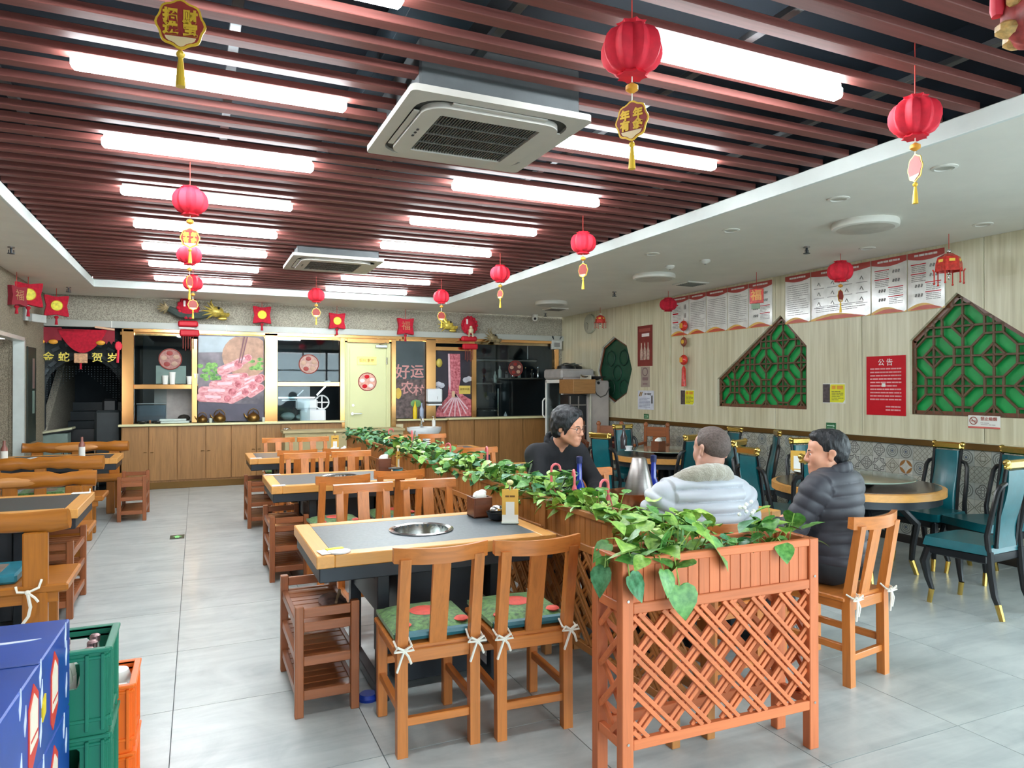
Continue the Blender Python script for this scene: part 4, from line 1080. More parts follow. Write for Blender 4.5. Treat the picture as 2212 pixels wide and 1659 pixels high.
# ================================================================ kitchen counter and what stands on it
ct = thing('wood_counter', 'long wood panelled kitchen counter left of the cream door', 'counter', (0, YB, 0))
B().box((.6, .12, .48), (3.25, .4, .94), .004).obj('carcass', WK['z'], ct)
xs = [-1.02, -.66, -.27, .13, .5, .87, 1.24]
for k in range(6):
    d = B().box(((xs[k] + xs[k + 1]) / 2, -.09, .54), (xs[k + 1] - xs[k] - .012, .022, .82), .003).obj('cabinet_door', WK['z'], ct)
    hx = xs[k + 1] - .045 if k % 2 == 0 else xs[k] + .045
    h = B(); h.tube([(hx - .02, -.105, .56), (hx, -.118, .565), (hx + .02, -.105, .56)], .005, 5); h.obj('handle', BRASSD, d)
B().box((1.73, -.09, .54), (.95, .02, .82), .003).obj('end_panel', WK['z'], ct)
B().box((.6, -.07, .05), (3.25, .03, .1), .003).obj('plinth', BRONZE, ct)
wt = B().box((.6, -.01, .975), (3.32, .28, .035), .006).obj('worktop', MARBLET); wt.location = (0, YB, 0); tag(wt, 'cream stone worktop along the left kitchen counter', 'worktop')
c2 = thing('wood_counter', 'wood panelled kitchen counter right of the wash basin', 'counter', (5.08, YB, 0))
for k in range(4): B().box((-.98 + .49 * k + .245, -.1, .5), (.48, .03, .93), .003).obj('panel', WK['z'], c2)
B().box((0, .02, .48), (1.96, .2, .94), .003).obj('carcass', WK['z'], c2); B().box((0, -.09, .02), (1.96, .03, .05), .002).obj('plinth', BRONZE, c2)
w2 = B().box((0, -.03, .985), (1.98, .3, .035), .006).obj('worktop', MARBLET); w2.location = (5.08, YB, 0); tag(w2, 'cream stone worktop along the right kitchen counter', 'worktop')
ws = B().box((3.63, YB - .03, .975), (.92, .12, .03), .004).obj('window_sill', MARBLET); tag(ws, 'short cream sill behind the wash basin', 'sill')
lc = thing('low_cabinet', 'low beige cabinet standing in front of the cream door', 'cabinet', (2.15, 11.35, 0))
B().box((0, 0, .42), (1.85, .36, .84), .004).obj('body', BEIGE, lc); B().box((0, -.005, .86), (1.9, .4, .04), .004).obj('top', BEIGE, lc)
for k in range(3): B().box((-.62 + .62 * k, -.185, .42), (.6, .015, .76), .003).obj('door', BEIGE, lc)
t = thing('metal_dispenser', 'small chrome dispenser on the left end of the low beige cabinet', 'dispenser', (1.26, 11.3, .882)); B().ball((0, 0, .02), (.05, .03, .02), 10, 6).obj('body', CHROME, t); B().tube([(0, 0, .03), (.05, -.02, .04), (.07, -.02, .02)], .01, 6).obj('spout', CHROME, t)
# teapots
def teapot(x, lab, s=1., y=YB - .07):
    t = thing('teapot', lab, 'teapot', (x, y, .995), 0, 'old brass teapots in front of the meat poster')
    B().lathe([(.05 * s, 0), (.085 * s, .02 * s), (.095 * s, .06 * s), (.08 * s, .1 * s), (.045 * s, .125 * s)], (0, 0, 0), 20).obj('body', BRASSD, t)
    B().lathe([(.046 * s, .125 * s), (.03 * s, .14 * s), (.01 * s, .145 * s), (.012 * s, .16 * s), (.004, .165 * s)], (0, 0, 0), 14).obj('lid', BRASSD, t)
    B().tube([(-.085 * s, 0, .06 * s), (-.12 * s, 0, .09 * s), (-.135 * s, 0, .13 * s)], [.02 * s, .013 * s, .009 * s], 8).obj('spout', BRASSD, t)
    B().tube([(.08 * s * math.cos(PI * k / 10), 0, .1 * s + .1 * s * math.sin(PI * k / 10)) for k in range(11)], .007 * s, 6).obj('handle', BRASSD, t)
teapot(.33, 'old brass teapot in front of the meat poster, left one'); teapot(.83, 'old brass teapot in front of the meat poster, right one', 1.05)
teapot(.085, 'dark teapot at the lower left corner of the meat poster', .8)
for x, l in ((.2, 'small clear glass cup left of the brass teapots'), (.98, 'small clear glass cup at the right end of the meat poster')):
    t = thing('glass_cup', l, 'cup', (x, YB - .08, .994)); B().lathe([(.022, 0), (.028, .07), (.025, .07), (.02, .006)], (0, 0, 0), 12).obj('body', GLASSW, t); B().cyl((0, 0, .066), .024, .004, 12).obj('rim', CHROME, t)
t = thing('tray', 'stack of pale plastic trays on the left worktop', 'tray', (-.3, YB + .0, .994))
for k in range(2): B().box((-.03 * k, 0, .018 + .034 * k), (.4 - .03 * k, .2, .03), .012).obj('tray', mat('pale_tray', 'C4D2CC', .35) if 'pale_tray' not in MATS else MATS['pale_tray'], t)
t = thing('ashtray_set', 'dark bowls and cutlery holder at the left end of the worktop', 'bowl', (-.66, YB - .04, .994))
for x in (-.09, .12): B().lathe([(.04, 0), (.065, .03), (.06, .045), (.04, .01)], (x, 0, 0), 14).obj('bowl', BLACK, t)
B().box((.02, -.03, .03), (.035, .035, .06), .005).obj('holder', CHROME, t)
# large meat posters inside the windows
MEAT = mat('meat_pink', 'D87880', .45, var=.2, scale=14, c2='EDB6B9', stretch=(1, 1, 2.2), detail=5)
MEAT2 = mat('meat_red', 'C23A4C', .45, var=.4, scale=24, c2='E38C95', detail=5)
FAT = mat('meat_fat', 'E4C3CB', .45, var=.08, scale=20)
mp = thing('meat_poster', 'large poster of rolled pink meat with chopsticks behind the brass teapots', 'poster', (.505, YB - .005, 1.69))
B().box((0, 0, 0), (.97, .008, 1.36), .001).obj('sheet', mat('poster_dusk', '5B5560', .4, var=.35, scale=3.5, c2='8A7F86'), mp)
B().prism([(-.48, .4), (.1, .42), (.05, .66), (-.48, .66)], -.006, -.004).obj('sky_patch', mat('pale_blue_blur', 'A9B7BF', .4, var=.12, scale=4), mp)
p = [(.22 + .36 * math.cos(a) * 1.0, .36 + .34 * math.sin(a)) for a in (k * PI / 12 for k in range(24))]; p = [(min(.48, x), min(.66, z)) for x, z in p]
B().prism(p, -.0075, -.0055).obj('board_print', mat('board_tan', 'B58C74', .45, var=.2, scale=12), mp)
gl = B(); r = random.Random(3)
for k in range(26): gl.ball((-.46 + .3 * r.random(), -.008, -.02 + .25 * r.random()), (.05, .002, .035), 7, 3)
for k in range(14): gl.ball((.24 + .22 * r.random(), -.008, .15 + .16 * r.random()), (.05, .002, .03), 7, 3)
stuff(gl.obj('lettuce_print', mat('lettuce', '4E9440', .45, var=.4, scale=25, c2='8CC25C'), mp))
B().prism([(-.48, -.38), (.48, -.42), (.48, -.68), (-.48, -.68)], -.006, -.004).obj('plate_print', mat('slate_plate', '4B4656', .4, var=.15, scale=5), mp)
def roll(b, x, z, L, rr, ang, yf=-.013):
    n = 8; c, s_ = math.cos(ang), math.sin(ang); q = []
    for sx, a0 in ((1, -PI / 2), (-1, PI / 2)):
        for k in range(n + 1):
            a = a0 + PI * k / n; px, pz = sx * L / 2 + rr * math.cos(a), rr * math.sin(a); q.append((x + px * c - pz * s_, z + px * s_ + pz * c))
    return b.prism(q, yf, -.004)
r = random.Random(5); rolls = []
for row, (z, nx) in enumerate(((-.1, 3), (-.2, 4), (-.28, 4), (-.37, 4))):
    pass
for ri, (x, z, L, rr, a) in enumerate(((-.25, -.31, .38, .07, -.06), (-.2, -.21, .42, .075, -.03), (-.08, -.1, .36, .07, .05), (.1, -.28, .24, .07, .5), (.2, -.18, .26, .07, .5), (.29, -.08, .26, .075, .55), (.36, -.2, .18, .06, .6), (.3, -.02, .3, .06, .2), (.05, .02, .3, .055, .1), (-.02, .17, .26, .075, .42), (.16, .28, .2, .06, .5))):
    yf = -.026 + .0016 * ri; o = roll(B(), x, z, L, rr, a, yf).obj('meat_roll', MEAT, mp); b = B(); roll(b, x - .02, z + rr * .25, L * .5, rr * .3, a, yf - .0006); b.obj('fat_print', FAT, o)
    b = B(); b.lathe([(rr * .75, 0), (.001, -.002)], (x + L / 2 * math.cos(a), yf - .0008, z + L / 2 * math.sin(a)), 12, 'y'); b.obj('cut_end', MEAT2, o)
for d in (0, .035): B().prism([(.1 + d, .24), (.115 + d, .24), (.2 + d * 1.3, .665), (.18 + d * 1.3, .665)], -.03, -.012).obj('chopstick_print', mat('chopstick', '7A4650', .45) if 'chopstick' not in MATS else MATS['chopstick'], mp)
m2 = thing('meat_poster', 'tall poster of a raw meat leg hanging in the right kitchen window', 'poster', (4.225, YB - .005, 1.6))
B().box((0, 0, 0), (.69, .008, 1.2), .001).obj('sheet', mat('poster_dark', '2B2430', .4, var=.3, scale=4), m2)
p = [(-.1, .55), (.13, .55), (.14, .1), (.1, -.1), (.2, -.2), (.34, -.28), (.34, -.58), (-.34, -.58), (-.3, -.42), (-.1, -.22), (-.09, .0)]
B().prism(p, -.008, -.005).obj('meat_print', MEAT2, m2)
fb = B(); fb.prism([(-.1, .55), (-.07, .55), (-.05, .0), (-.06, -.15), (-.09, 0)], -.010, -.007)
for k in range(7):
    a = -2.5 + k * .3; fb.beam((.04, -.010, -.18), (.04 + .45 * math.cos(a) * (.7 if k in (0, 6) else .85), -.010, -.18 + .42 * math.sin(a)), .022, .003, 0, up=(0, 1, 0))
fb.v = [(max(-.34, min(.34, q[0])), q[1], max(-.58, q[2])) for q in fb.v]; fb.obj('fat_print', FAT, m2)
B().box((.0, -.012, -.18), (.06, .004, .11), .01).obj('bone_print', mat('bone', 'CFAE8C', .5), m2)
yb_ = B().box((.22, -.009, -.1), (.22, .004, .15), .002).obj('yellow_card', mat('card_yellow', 'D8BE5A', .5, var=.1), m2); textobj('新鲜羊肉', .045, mat('card_ink', '7A5A1E', .5), m2, (.22, -.013, -.09))
b = B(); 
for x, z in ((-.28, .0), (-.22, -.02), (.24, .08), (.3, .1), (-.3, -.1)): b.ball((x, -.008, z), (.06, .002, .05), 8, 4)
b.obj('pale_print', mat('pale_flower', 'B9BAC4', .5, var=.2), m2)
m3 = thing('meat_poster', 'dark poster with pink outlined lettering between the cream door and paper dispenser', 'poster', (3.43, YB - .005, 1.68))
B().box((0, 0, 0), (.53, .008, 1.35), .001).obj('sheet', mat('poster_dark2', '3B4649', .35, var=.15, scale=3), m3)
B().box((0, -.004, -.33), (.53, .003, .68), 0).obj('brown_photo', mat('brown_photo', '5A4A48', .4, var=.6, scale=14), m3)
PKI = mat('outlined_pink', 'C58C88', .5, var=.1)
for ch, x, z, s_ in (('好', -.14, .12, .27), ('运', .12, .13, .25), ('农', -.06, -.16, .24), ('村', .15, -.2, .2)): textobj(ch, s_, PKI, m3, (x, -.008, z), .002, 'lettering', 'CENTER', 1, .004)
B().ball((-.22, -.008, -.24), (.06, .003, .1), 10, 5).obj('yellow_print', mat('yellow_blur', 'D8B64E', .5), m3); B().ball((.1, -.008, -.42), (.1, .003, .07), 10, 5).obj('leaf_print', mat('green_blur', '6E9A5E', .5), m3)
for x, m_, l, h in ((3.5, YELLOW, 'slim yellow squeeze bottle on the sill right of the cream door', .27), (3.62, mat('blue_white_bottle', '9DAAC0', .4), 'slim pale blue spray bottle on the sill right of the yellow one', .24)):
    t = thing('bottle', l, 'bottle', (x, YB - .06, .99)); B().lathe([(.035, 0), (.038, .02), (.038, h * .7), (.02, h * .85), (.012, h)], (0, 0, 0), 14).obj('body', m_, t); B().cyl((0, 0, h + .02), .012, .04, 8).obj('nozzle', m_, t)
pd = thing('paper_dispenser', 'white paper towel dispenser fixed to the gold post by the wash basin', 'dispenser', (3.82, YB - .15, 1.4)); B().box((0, 0, 0), (.27, .14, .24), .02).obj('cover', CERAMIC, pd); B().box((0, -.005, -.13), (.26, .13, .02), .004).obj('slot', BLACK, pd); B().box((0, -.01, -.16), (.25, .12, .03), .006).obj('lower_edge', CERAMIC, pd); B().box((.04, -.072, -.04), (.006, .003, .05), 0).obj('lock', INK, pd)
sw = thing('wall_switch', 'square cream switch plate on the wood panel left of the basin', 'switch', (3.24, YB + .03, .84)); B().box((0, 0, 0), (.14, .03, .13), .008).obj('plate', mat('switch_cream', 'E8DCB4', .4), sw); B().box((0, -.018, 0), (.06, .01, .08), .003).obj('rocker', MATS['switch_cream'], sw)
yw = thing('wall_speaker', 'small yellow round lamp at the upper left of the raw meat poster', 'lamp', (3.95, YB - .04, 1.98)); B().ball((0, 0, 0), (.06, .04, .08), 14, 8).obj('body', mat('muted_yellow', 'BFAE50', .4), yw); B().box((-.05, .02, 0), (.04, .03, .06), .004).obj('bracket', BRASSD, yw)
# wash basin
wb_ = thing('wash_basin', 'white ceramic pedestal wash basin right of the beige cabinet', 'sink', (3.47, 11.3, 0))
pts = [(.29, .85), (.29, .88), (.24, .88), (.2, .8), (.02, .76)]
b = B(); b.lathe([(.14, .66), (.22, .74), (.29, .82), (.295, .88), (.26, .882), (.22, .84), (.12, .79), (.001, .785)], (0, 0, 0), 28); b.v = [(x, y * .8, z) for x, y, z in b.v]; b.obj('basin', CERAMIC, wb_)
B().lathe([(.12, 0), (.1, .1), (.085, .4), (.11, .68)], (0, .05, 0), 20).obj('pedestal', CERAMIC, wb_)
b = B(); b.cyl((0, .17, .9), .03, .05, 12); b.tube([(0, .17, .92), (0, .15, 1.0), (0, .07, 1.01), (0, .05, .97)], .014, 8); b.obj('tap', CHROME, wb_)
B().tube([(0, .17, .98), (.0, .2, 1.05)], .01, 6).obj('tap_lever', CHROME, wb_)
t = thing('soap_bottle', 'white pump soap bottle on the wash basin', 'bottle', (3.66, 11.37, .882)); B().lathe([(.03, 0), (.032, .1), (.012, .12), (.01, .14)], (0, 0, 0), 12).obj('body', PAPER, t); B().tube([(0, 0, .14), (0, 0, .17), (-.03, 0, .17)], .005, 5).obj('pump', PAPER, t)
# kitchen interior: shelves, slicer, boxes
def shelf_unit(x, z, w, lab, n=9, y=13.2, seed=0):
    t = thing('kitchen_shelf', lab, 'shelf', (x, y, z)); B().box((0, 0, 0), (w, .35, .03), .004).obj('board', STEELB, t)
    for sx in (-w / 2 + .03, w / 2 - .03): B().box((sx, .15, -.14), (.03, .03, .28), .003).obj('bracket', STEELB, t)
    r = random.Random(seed)
    for k in range(n):
        h = r.uniform(.12, .24); bt_ = thing('kitchen_bottle', 'dim bottle or jar, %s from the left, on the %s' % (('first', 'second', 'third', 'fourth', 'fifth', 'sixth', 'seventh', 'eighth')[k], lab.split(' on ')[0].split(' in ')[0]), 'bottle', (x - w / 2 + .1 + (w - .2) * k / max(1, n - 1), y - .05, z + .015), 0, 'bottles and jars on the ' + lab)
        B().lathe([(.035, 0), (.04, h * .6), (.016, h * .8), (.016, h)], (0, 0, 0), 10).obj('body', r.choice((GLASSW, STEELB, CHROME, DARKSTEEL)), bt_); B().cyl((0, 0, h + .008), .018, .016, 8).obj('cap', r.choice((INKD, PAPER, BRASSD)), bt_)
shelf_unit(6.05, 1.72, 1.2, 'steel shelf in the dark kitchen seen through the far right window', 8, 13.0, 2)
shelf_unit(5.1, 1.62, .9, 'second steel shelf in the dark kitchen behind the window post', 4, 13.0, 4)
t = thing('kitchen_pipe', 'horizontal steel pipe across the dark kitchen behind the far right window', 'pipe', (5.5, 12.8, 2.08)); B().tube([(-.8, 0, 0), (.8, 0, 0)], .03, 10).obj('pipe', STEELB, t)
for x in (-.7, .6): B().tube([(x, 0, 0), (x, 0, .8)], .012, 6).obj('hanger_rod', STEELB, t)
t = thing('steel_bench', 'steel worktop with uprights in the kitchen behind the far right window', 'bench', (5.6, 12.75, 0)); B().box((0, 0, .93), (1.6, .6, .04), .004).obj('top', STEELB, t)
for x in (-.75, -.28, .75): B().tube([(x, -.25, .0), (x, -.25, 1.52)], .018, 8).obj('upright', CHROME, t)
B().box((-.5, -.1, 1.05), (.42, .3, .2), .01).obj('oven_box', BLACK, t); B().box((-.5, -.26, 1.1), (.44, .02, .03), .003).obj('oven_trim', CHROME, t)
for x, l in ((5.25, 'white pear shaped bottle on the right kitchen worktop'), (5.5, 'small white jar on the right kitchen worktop')):
    t = thing('kitchen_jar', l, 'jar', (x, 12.55, .952)); B().ball((0, 0, .04), (.035, .035, .05), 10, 6).obj('body', CERAMIC, t); B().cyl((0, 0, .1), .012, .03, 8).obj('neck', CERAMIC, t)
for k, x in enumerate((5.7, 5.95, 6.1)):
    t = thing('hanging_ladle', 'dark utensil hanging in the right kitchen, %s' % ('left one', 'middle one', 'right one')[k], 'utensil', (x - .8, 12.62, 1.5)); B().tube([(0, 0, .08), (0, 0, -.12)], .008, 5).obj('handle', DARKSTEEL, t); B().ball((0, 0, -.16), (.04, .02, .05), 10, 6).obj('bowl', BLACK, t)
# pass-through left: white box with cups, sheet, dark screen
t = thing('ledge_box', 'pale box with paper cups on the gold bar of the left window', 'box', (-.36, YB + .12, 1.6)); B().box((0, 0, .14), (.42, .16, .28), .004).obj('box', mat('pale_carton', 'B7B9AA', .6), t); B().box((0, 0, -.02), (.8, .2, .03), .003).obj('shelf', GOLDM, t)
for x, h, l in ((-.44, .13, 'short white paper cup left of the tall one on the left window ledge'), (-.34, .18, 'tall white paper cup in front of the pale box on the window ledge'), (-.1, .12, 'small white cup right of the pale box on the window ledge'), (-.02, .16, 'grey lidded cup at the right end of the window ledge')):
    t = thing('paper_cup', l, 'cup', (x, YB + .0, 1.592)); B().lathe([(.035, 0), (.045, h), (.04, h), (.03, .01)], (0, 0, 0), 14).obj('body', PAPER, t); B().cyl((0, 0, h), .047, .012, 14).obj('rim', PAPER, t)
t = thing('steel_screen', 'pale leaning sheet behind the left pass-through window', 'sheet', (-.33, 12.4, 1.0)); B().box((0, 0, .27), (.56, .03, .54), .004).obj('panel', mat('pale_pink_sheet', 'A8A09A', .5), t); B().box((.29, -.02, .27), (.02, .02, .56), .003).obj('edge', STEELB, t)
t = thing('dark_monitor', 'dark blue screen leaning behind the left pass-through glass', 'monitor', (-.64, 12.28, 1.0)); B().box((0, 0, .14), (.4, .03, .26), .004, Matrix.Rotation(-.2, 3, 'X')).obj('screen', mat('screen_blue', '2E4552', .3), t); B().box((0, .02, .29), (.42, .05, .02), .003).obj('frame_top', STEELB, t)
t = thing('dark_bowl', 'dark dried bouquet heap behind the left pass-through window', 'bowl', (-.18, 12.2, 1.0)); B().ball((0, 0, .06), (.09, .06, .06), 12, 7).obj('heap', mat('dark_heap', '2C2620', .9, var=.5, scale=30, bump=.8), t); B().lathe([(.05, 0), (.08, .03)], (0, 0, 0), 12).obj('dish', BLACK, t)
ms = thing('meat_slicer', 'white meat slicing machine behind the glass left of the cream door', 'slicer', (1.75, 12.35, .96))
B().box((.05, 0, .11), (.42, .3, .2), .02).obj('base', CERAMIC, ms); B().box((-.05, 0, .3), (.36, .24, .18), .03).obj('motor_housing', CERAMIC, ms)
b = B(); b.lathe([(.11, -.02), (.12, 0), (.11, .02)], (.2, -.1, .33), 24, 'y', cap=False); b.tube([(.2 + .115 * math.cos(k * PI / 12), -.1, .33 + .115 * math.sin(k * PI / 12)) for k in range(24)], .014, 6, True); b.beam((.09, -.1, .33), (.31, -.1, .33), .02, .02); b.beam((.2, -.1, .22), (.2, -.1, .44), .02, .02); b.obj('hand_wheel', CERAMIC, ms)
B().beam((-.5, 0, .41), (.15, 0, .41), .06, .03).obj('carriage_rail', CHROME, ms); B().beam((-.45, -.05, .37), (.1, -.05, .37), .02, .015).obj('carriage_rail', CHROME, ms)
B().beam((.12, -.05, .45), (.28, -.05, .62), .03, .03).obj('arm', CHROME, ms); B().ball((.3, -.06, .65), (.07, .04, .055), 12, 7).obj('arm_knob', CERAMIC, ms); B().beam((-.18, -.02, .24), (-.18, -.02, .36), .03, .03).obj('arm_strut', CHROME, ms)
B().beam((-.2, 0, .44), (-.1, 0, .54), .12, .02).obj('meat_plate', CERAMIC, ms)
t = thing('steel_bowl_pile', 'pale plastic bags beside the meat slicer base', 'bag', (1.4, 12.3, 1.0)); b = B(); b.ball((0, 0, .06), (.12, .08, .07), 10, 6); b.ball((.2, 0, .04), (.08, .06, .05), 10, 6); b.obj('bag', mat('cloudy_bag', 'A5B4B0', .3), t)

# ================================================================ far right corner: fridge, cabinet, covered rack
fr_ = thing('display_fridge', 'tall pale drinks fridge with glass door in the far right corner', 'fridge', (6.06, 10.98, 0), -90)
b = B(); b.box((0, .3, .9), (.66, .04, 1.74), .006); b.box((-.31, 0, .9), (.04, .6, 1.74), .006); b.box((.31, 0, .9), (.04, .6, 1.74), .006); b.box((0, 0, .08), (.66, .6, .14), .006); b.obj('body', mat('fridge_white', 'B9ACA6', .4, var=.06), fr_)
B().box((0, -.02, 1.78), (.68, .66, .17), .03).obj('header', mat('fridge_header', 'A7A29E', .4, var=.12, scale=6), fr_)
B().box((0, -.31, .92), (.56, .012, 1.42), .0).obj('door_glass', GLASS, fr_); b = B()
for x in (-.3, .3): b.box((x, -.31, .92), (.05, .03, 1.5), .004)
for z in (.19, 1.65): b.box((0, -.31, z), (.62, .03, .06), .004)
b.obj('door_frame', PAPER, fr_); B().tube([(-.31, -.34, 1.0), (-.31, -.38, 1.05), (-.31, -.38, 1.3), (-.31, -.34, 1.35)], .014, 6).obj('handle', PAPER, fr_)
for z in (.5, .85, 1.2): B().box((0, 0, z), (.6, .5, .012), .002).obj('shelf', STEELB, fr_)
for nm, x, y, l in (('pot_lid', 5.95, 10.9, 'black pan lid with pale handle on the drinks fridge, left one'), ('pot_lid', 6.2, 11.1, 'black pan lid on the drinks fridge, rear one')):
    t = thing(nm, l, 'lid', (x, y, 1.868)); B().lathe([(.17, 0), (.16, .05), (.06, .1), (.02, .11)], (0, 0, 0), 20).obj('lid', BLACK, t); B().beam((-.1, -.1, .07), (.12, -.1, .1), .03, .02).obj('handle', STEEL, t)
sb_ = thing('steriliser_cabinet', 'dark glass cabinet with wooden top beside the drinks fridge', 'cabinet', (5.83, 10.32, 0))
b = B(); b.box((0, .1, .72), (.36, .3, 1.4), .005); b.obj('body', BLACK, sb_); B().box((0, -.02, 1.56), (.42, .5, .24), .006).obj('wood_top', WK['x'], sb_)
for x in (-.16, .16, 0): B().box((x, -.06, .8), (.02, .02, 1.2), .003).obj('door_bar', STEELB, sb_)
for z in (.5, .9, 1.25): B().box((0, -.06, z), (.3, .015, .02), .002).obj('shelf_bar', STEELB, sb_)
cv = thing('covered_rack', 'tall rack under a grey cloth cover with a cord, right of the fridge', 'cover', (6.2, 10.35, 0))
b = B(); b.box((0, 0, .85), (.42, .3, 1.62), .03); b.obj('cover', mat('grey_cover', 'A59B95', .6, var=.1, scale=4, bump=.15), cv); B().tube([(-.18, -.155, 1.66), (-.06, -.165, 1.43), (.02, -.165, 1.38), (.12, -.165, 1.42), (.205, -.155, 1.55)], .008, 6).obj('cord', mat('dark_cord', '4A4642', .7), cv); B().cyl((-.02, -.155, 1.62), .025, .015, 12, 'y').obj('button', BLACK, cv); B().box((-.19, -.02, .9), (.03, .34, 1.7), .006).obj('edge_strip', mat('cover_edge', 'B9B4A4', .5), cv)
t = thing('pot_lid', 'flat black wok on top of the grey covered rack', 'lid', (6.17, 10.33, 1.67)); B().lathe([(.06, 0), (.2, .05), (.21, .06), (.19, .06), (.05, .012)], (0, 0, 0), 20).obj('pan', BLACK, t); B().tube([(-.18, -.04, .05), (-.3, -.08, .08)], .014, 6).obj('handle', STEEL, t)
# stair passage furniture
t = thing('reception_stand', 'pale lectern stand with sloping white top in the stair passage', 'lectern', (-1.87, 12.05, 0)); B().box((0, 0, .44), (.34, .3, .88), .006).obj('body', mat('mint_stand', '76877F', .5), t); B().box((.02, -.02, .92), (.42, .34, .03), .004, Matrix.Rotation(-.15, 3, 'Y')).obj('top', mat('stand_top', 'C0BFA0', .4), t); B().box((.02, -.02, .895), (.4, .33, .02), .003, Matrix.Rotation(-.15, 3, 'Y')).obj('underside', BLACK, t)
t = thing('steel_chair', 'chrome framed dark chair in the stair passage', 'chair', (-1.55, 12.05, 0)); b = B()
for x in (-.2, .2): b.tube([(x, -.2, 0), (x, -.2, .62), (x, .2, .62), (x, .2, 0)], .014, 6)
b.obj('frame', CHROME, t); B().box((0, 0, .44), (.4, .4, .05), .02).obj('seat', BLACK, t); B().box((0, .22, .75), (.4, .04, .35), .02).obj('backrest', BLACK, t)
t = thing('massage_chair', 'dark high backed armchair in the stair passage beside the gold post', 'armchair', (-1.22, 12.15, 0)); B().box((0, .08, .75), (.36, .16, .9), .07).obj('backrest', mat('dark_vinyl', '2A3032', .5), t); B().box((0, -.1, .35), (.36, .4, .3), .05).obj('seat', MATS['dark_vinyl'], t); B().box((.02, .1, 1.27), (.2, .14, .2), .06).obj('headrest', BLACK, t)
# floor exit mark
t = thing('floor_exit_mark', 'small green arrow exit mark stuck on the pale floor', 'sign', (-.18, 8.04, .001)); B().box((0, 0, .001), (.135, .2, .002), 0).obj('plate', mat('exit_green', '1E3326', .4), t); b = B(); b.prism([(-.045, .0), (0, .05), (.045, 0), (.02, 0), (.02, -.05), (-.02, -.05), (-.02, 0)], 0, .001); B().add([(p[0], p[2] * 1.3, .0025 + p[1]) for p in b.v], b.f).obj('arrow', LIME, t)

# ================================================================ hot-pot tables
def hotpot_table(x0, x1, y0, y1, lab, well=True, group='black topped hot-pot tables', top=STONE):
    t = thing('hotpot_table', lab, 'table', ((x0 + x1) / 2, (y0 + y1) / 2, 0), 0, group)
    W, D, H = x1 - x0, y1 - y0, .76; bw = .085
    for sx in (-1, 1): B().box((sx * (W / 2 - bw / 2), 0, H - .03), (bw, D, .06), .004).obj('table_edge', WT['y'], t)
    for sy in (-1, 1): B().box((0, sy * (D / 2 - bw / 2), H - .03), (W - 2 * bw, bw, .06), .004).obj('table_edge', WT['x'], t)
    q = [(-W / 2 + bw, -D / 2 + bw), (W / 2 - bw, -D / 2 + bw), (W / 2 - bw, D / 2 - bw), (-W / 2 + bw, D / 2 - bw)]
    ho = [[(.15 * math.cos(k * PI / 14), .15 * math.sin(k * PI / 14)) for k in range(28)]] if well else []
    p = B().prism(q, H - .04, H - .002, ho); B().add([(v[0], v[2], v[1]) for v in p.v], p.f).obj('stone_top', top, t)
    if well:
        B().lathe([(.175, H - .002), (.178, H + .004), (.165, H + .008), (.15, H + .002), (.146, H - .09), (.13, H - .12), (.001, H - .125)], (0, 0, 0), 36, cap=False).obj('steel_well', STEEL, t)
    B().box((0, 0, H - .095), (W - .03, D - .03, .07), .004).obj('under_frame', DARKSTEEL, t)
    B().box((.02, 0, .34), (W * .36, D * .62, .6), .006).obj('pedestal', DARKSTEEL, t)
    for sx in (-1, 1):
        for sy in (-1, 1): B().box((sx * (W / 2 - .33), sy * (D / 2 - .09), .335), (.06, .06, .67), .004).obj('leg', DARKSTEEL, t)
        B().box((sx * (W / 2 - .33), 0, .04), (.05, D - .18, .05), .004).obj('foot_bar', DARKSTEEL, t)
        B().box((sx * (W / 2 - .33), 0, .5), (.03, D - .2, .16), .003).obj('side_panel', DARKSTEEL, t)
    return t
hotpot_table(.51, 1.77, 3.35, 4.18, 'black topped hot-pot table nearest the camera with bare steel well')
hotpot_table(.54, 1.77, 5.84, 6.68, 'second black topped hot-pot table from the camera, left of the planters')
hotpot_table(.53, 1.77, 8.18, 9.0, 'third black topped hot-pot table, farthest back left of the planters', False)
hotpot_table(2.16, 3.42, 3.4, 4.15, 'hot-pot table between the three seated men behind the planters', False)
hotpot_table(2.2, 3.42, 5.84, 6.68, 'hot-pot table behind the man in black, right of the planters', False)
hotpot_table(2.2, 3.42, 8.18, 9.0, 'hot-pot table far back right of the planters', False)
t = thing('wheel_pad', 'blue round foot pad on the floor under the nearest table', 'pad', (.78, 3.48, 0)); B().lathe([(.05, 0), (.055, .015), (.04, .03)], (0, 0, 0), 18).obj('pad', mat('blue_pad', '1B3FA8', .5), t)

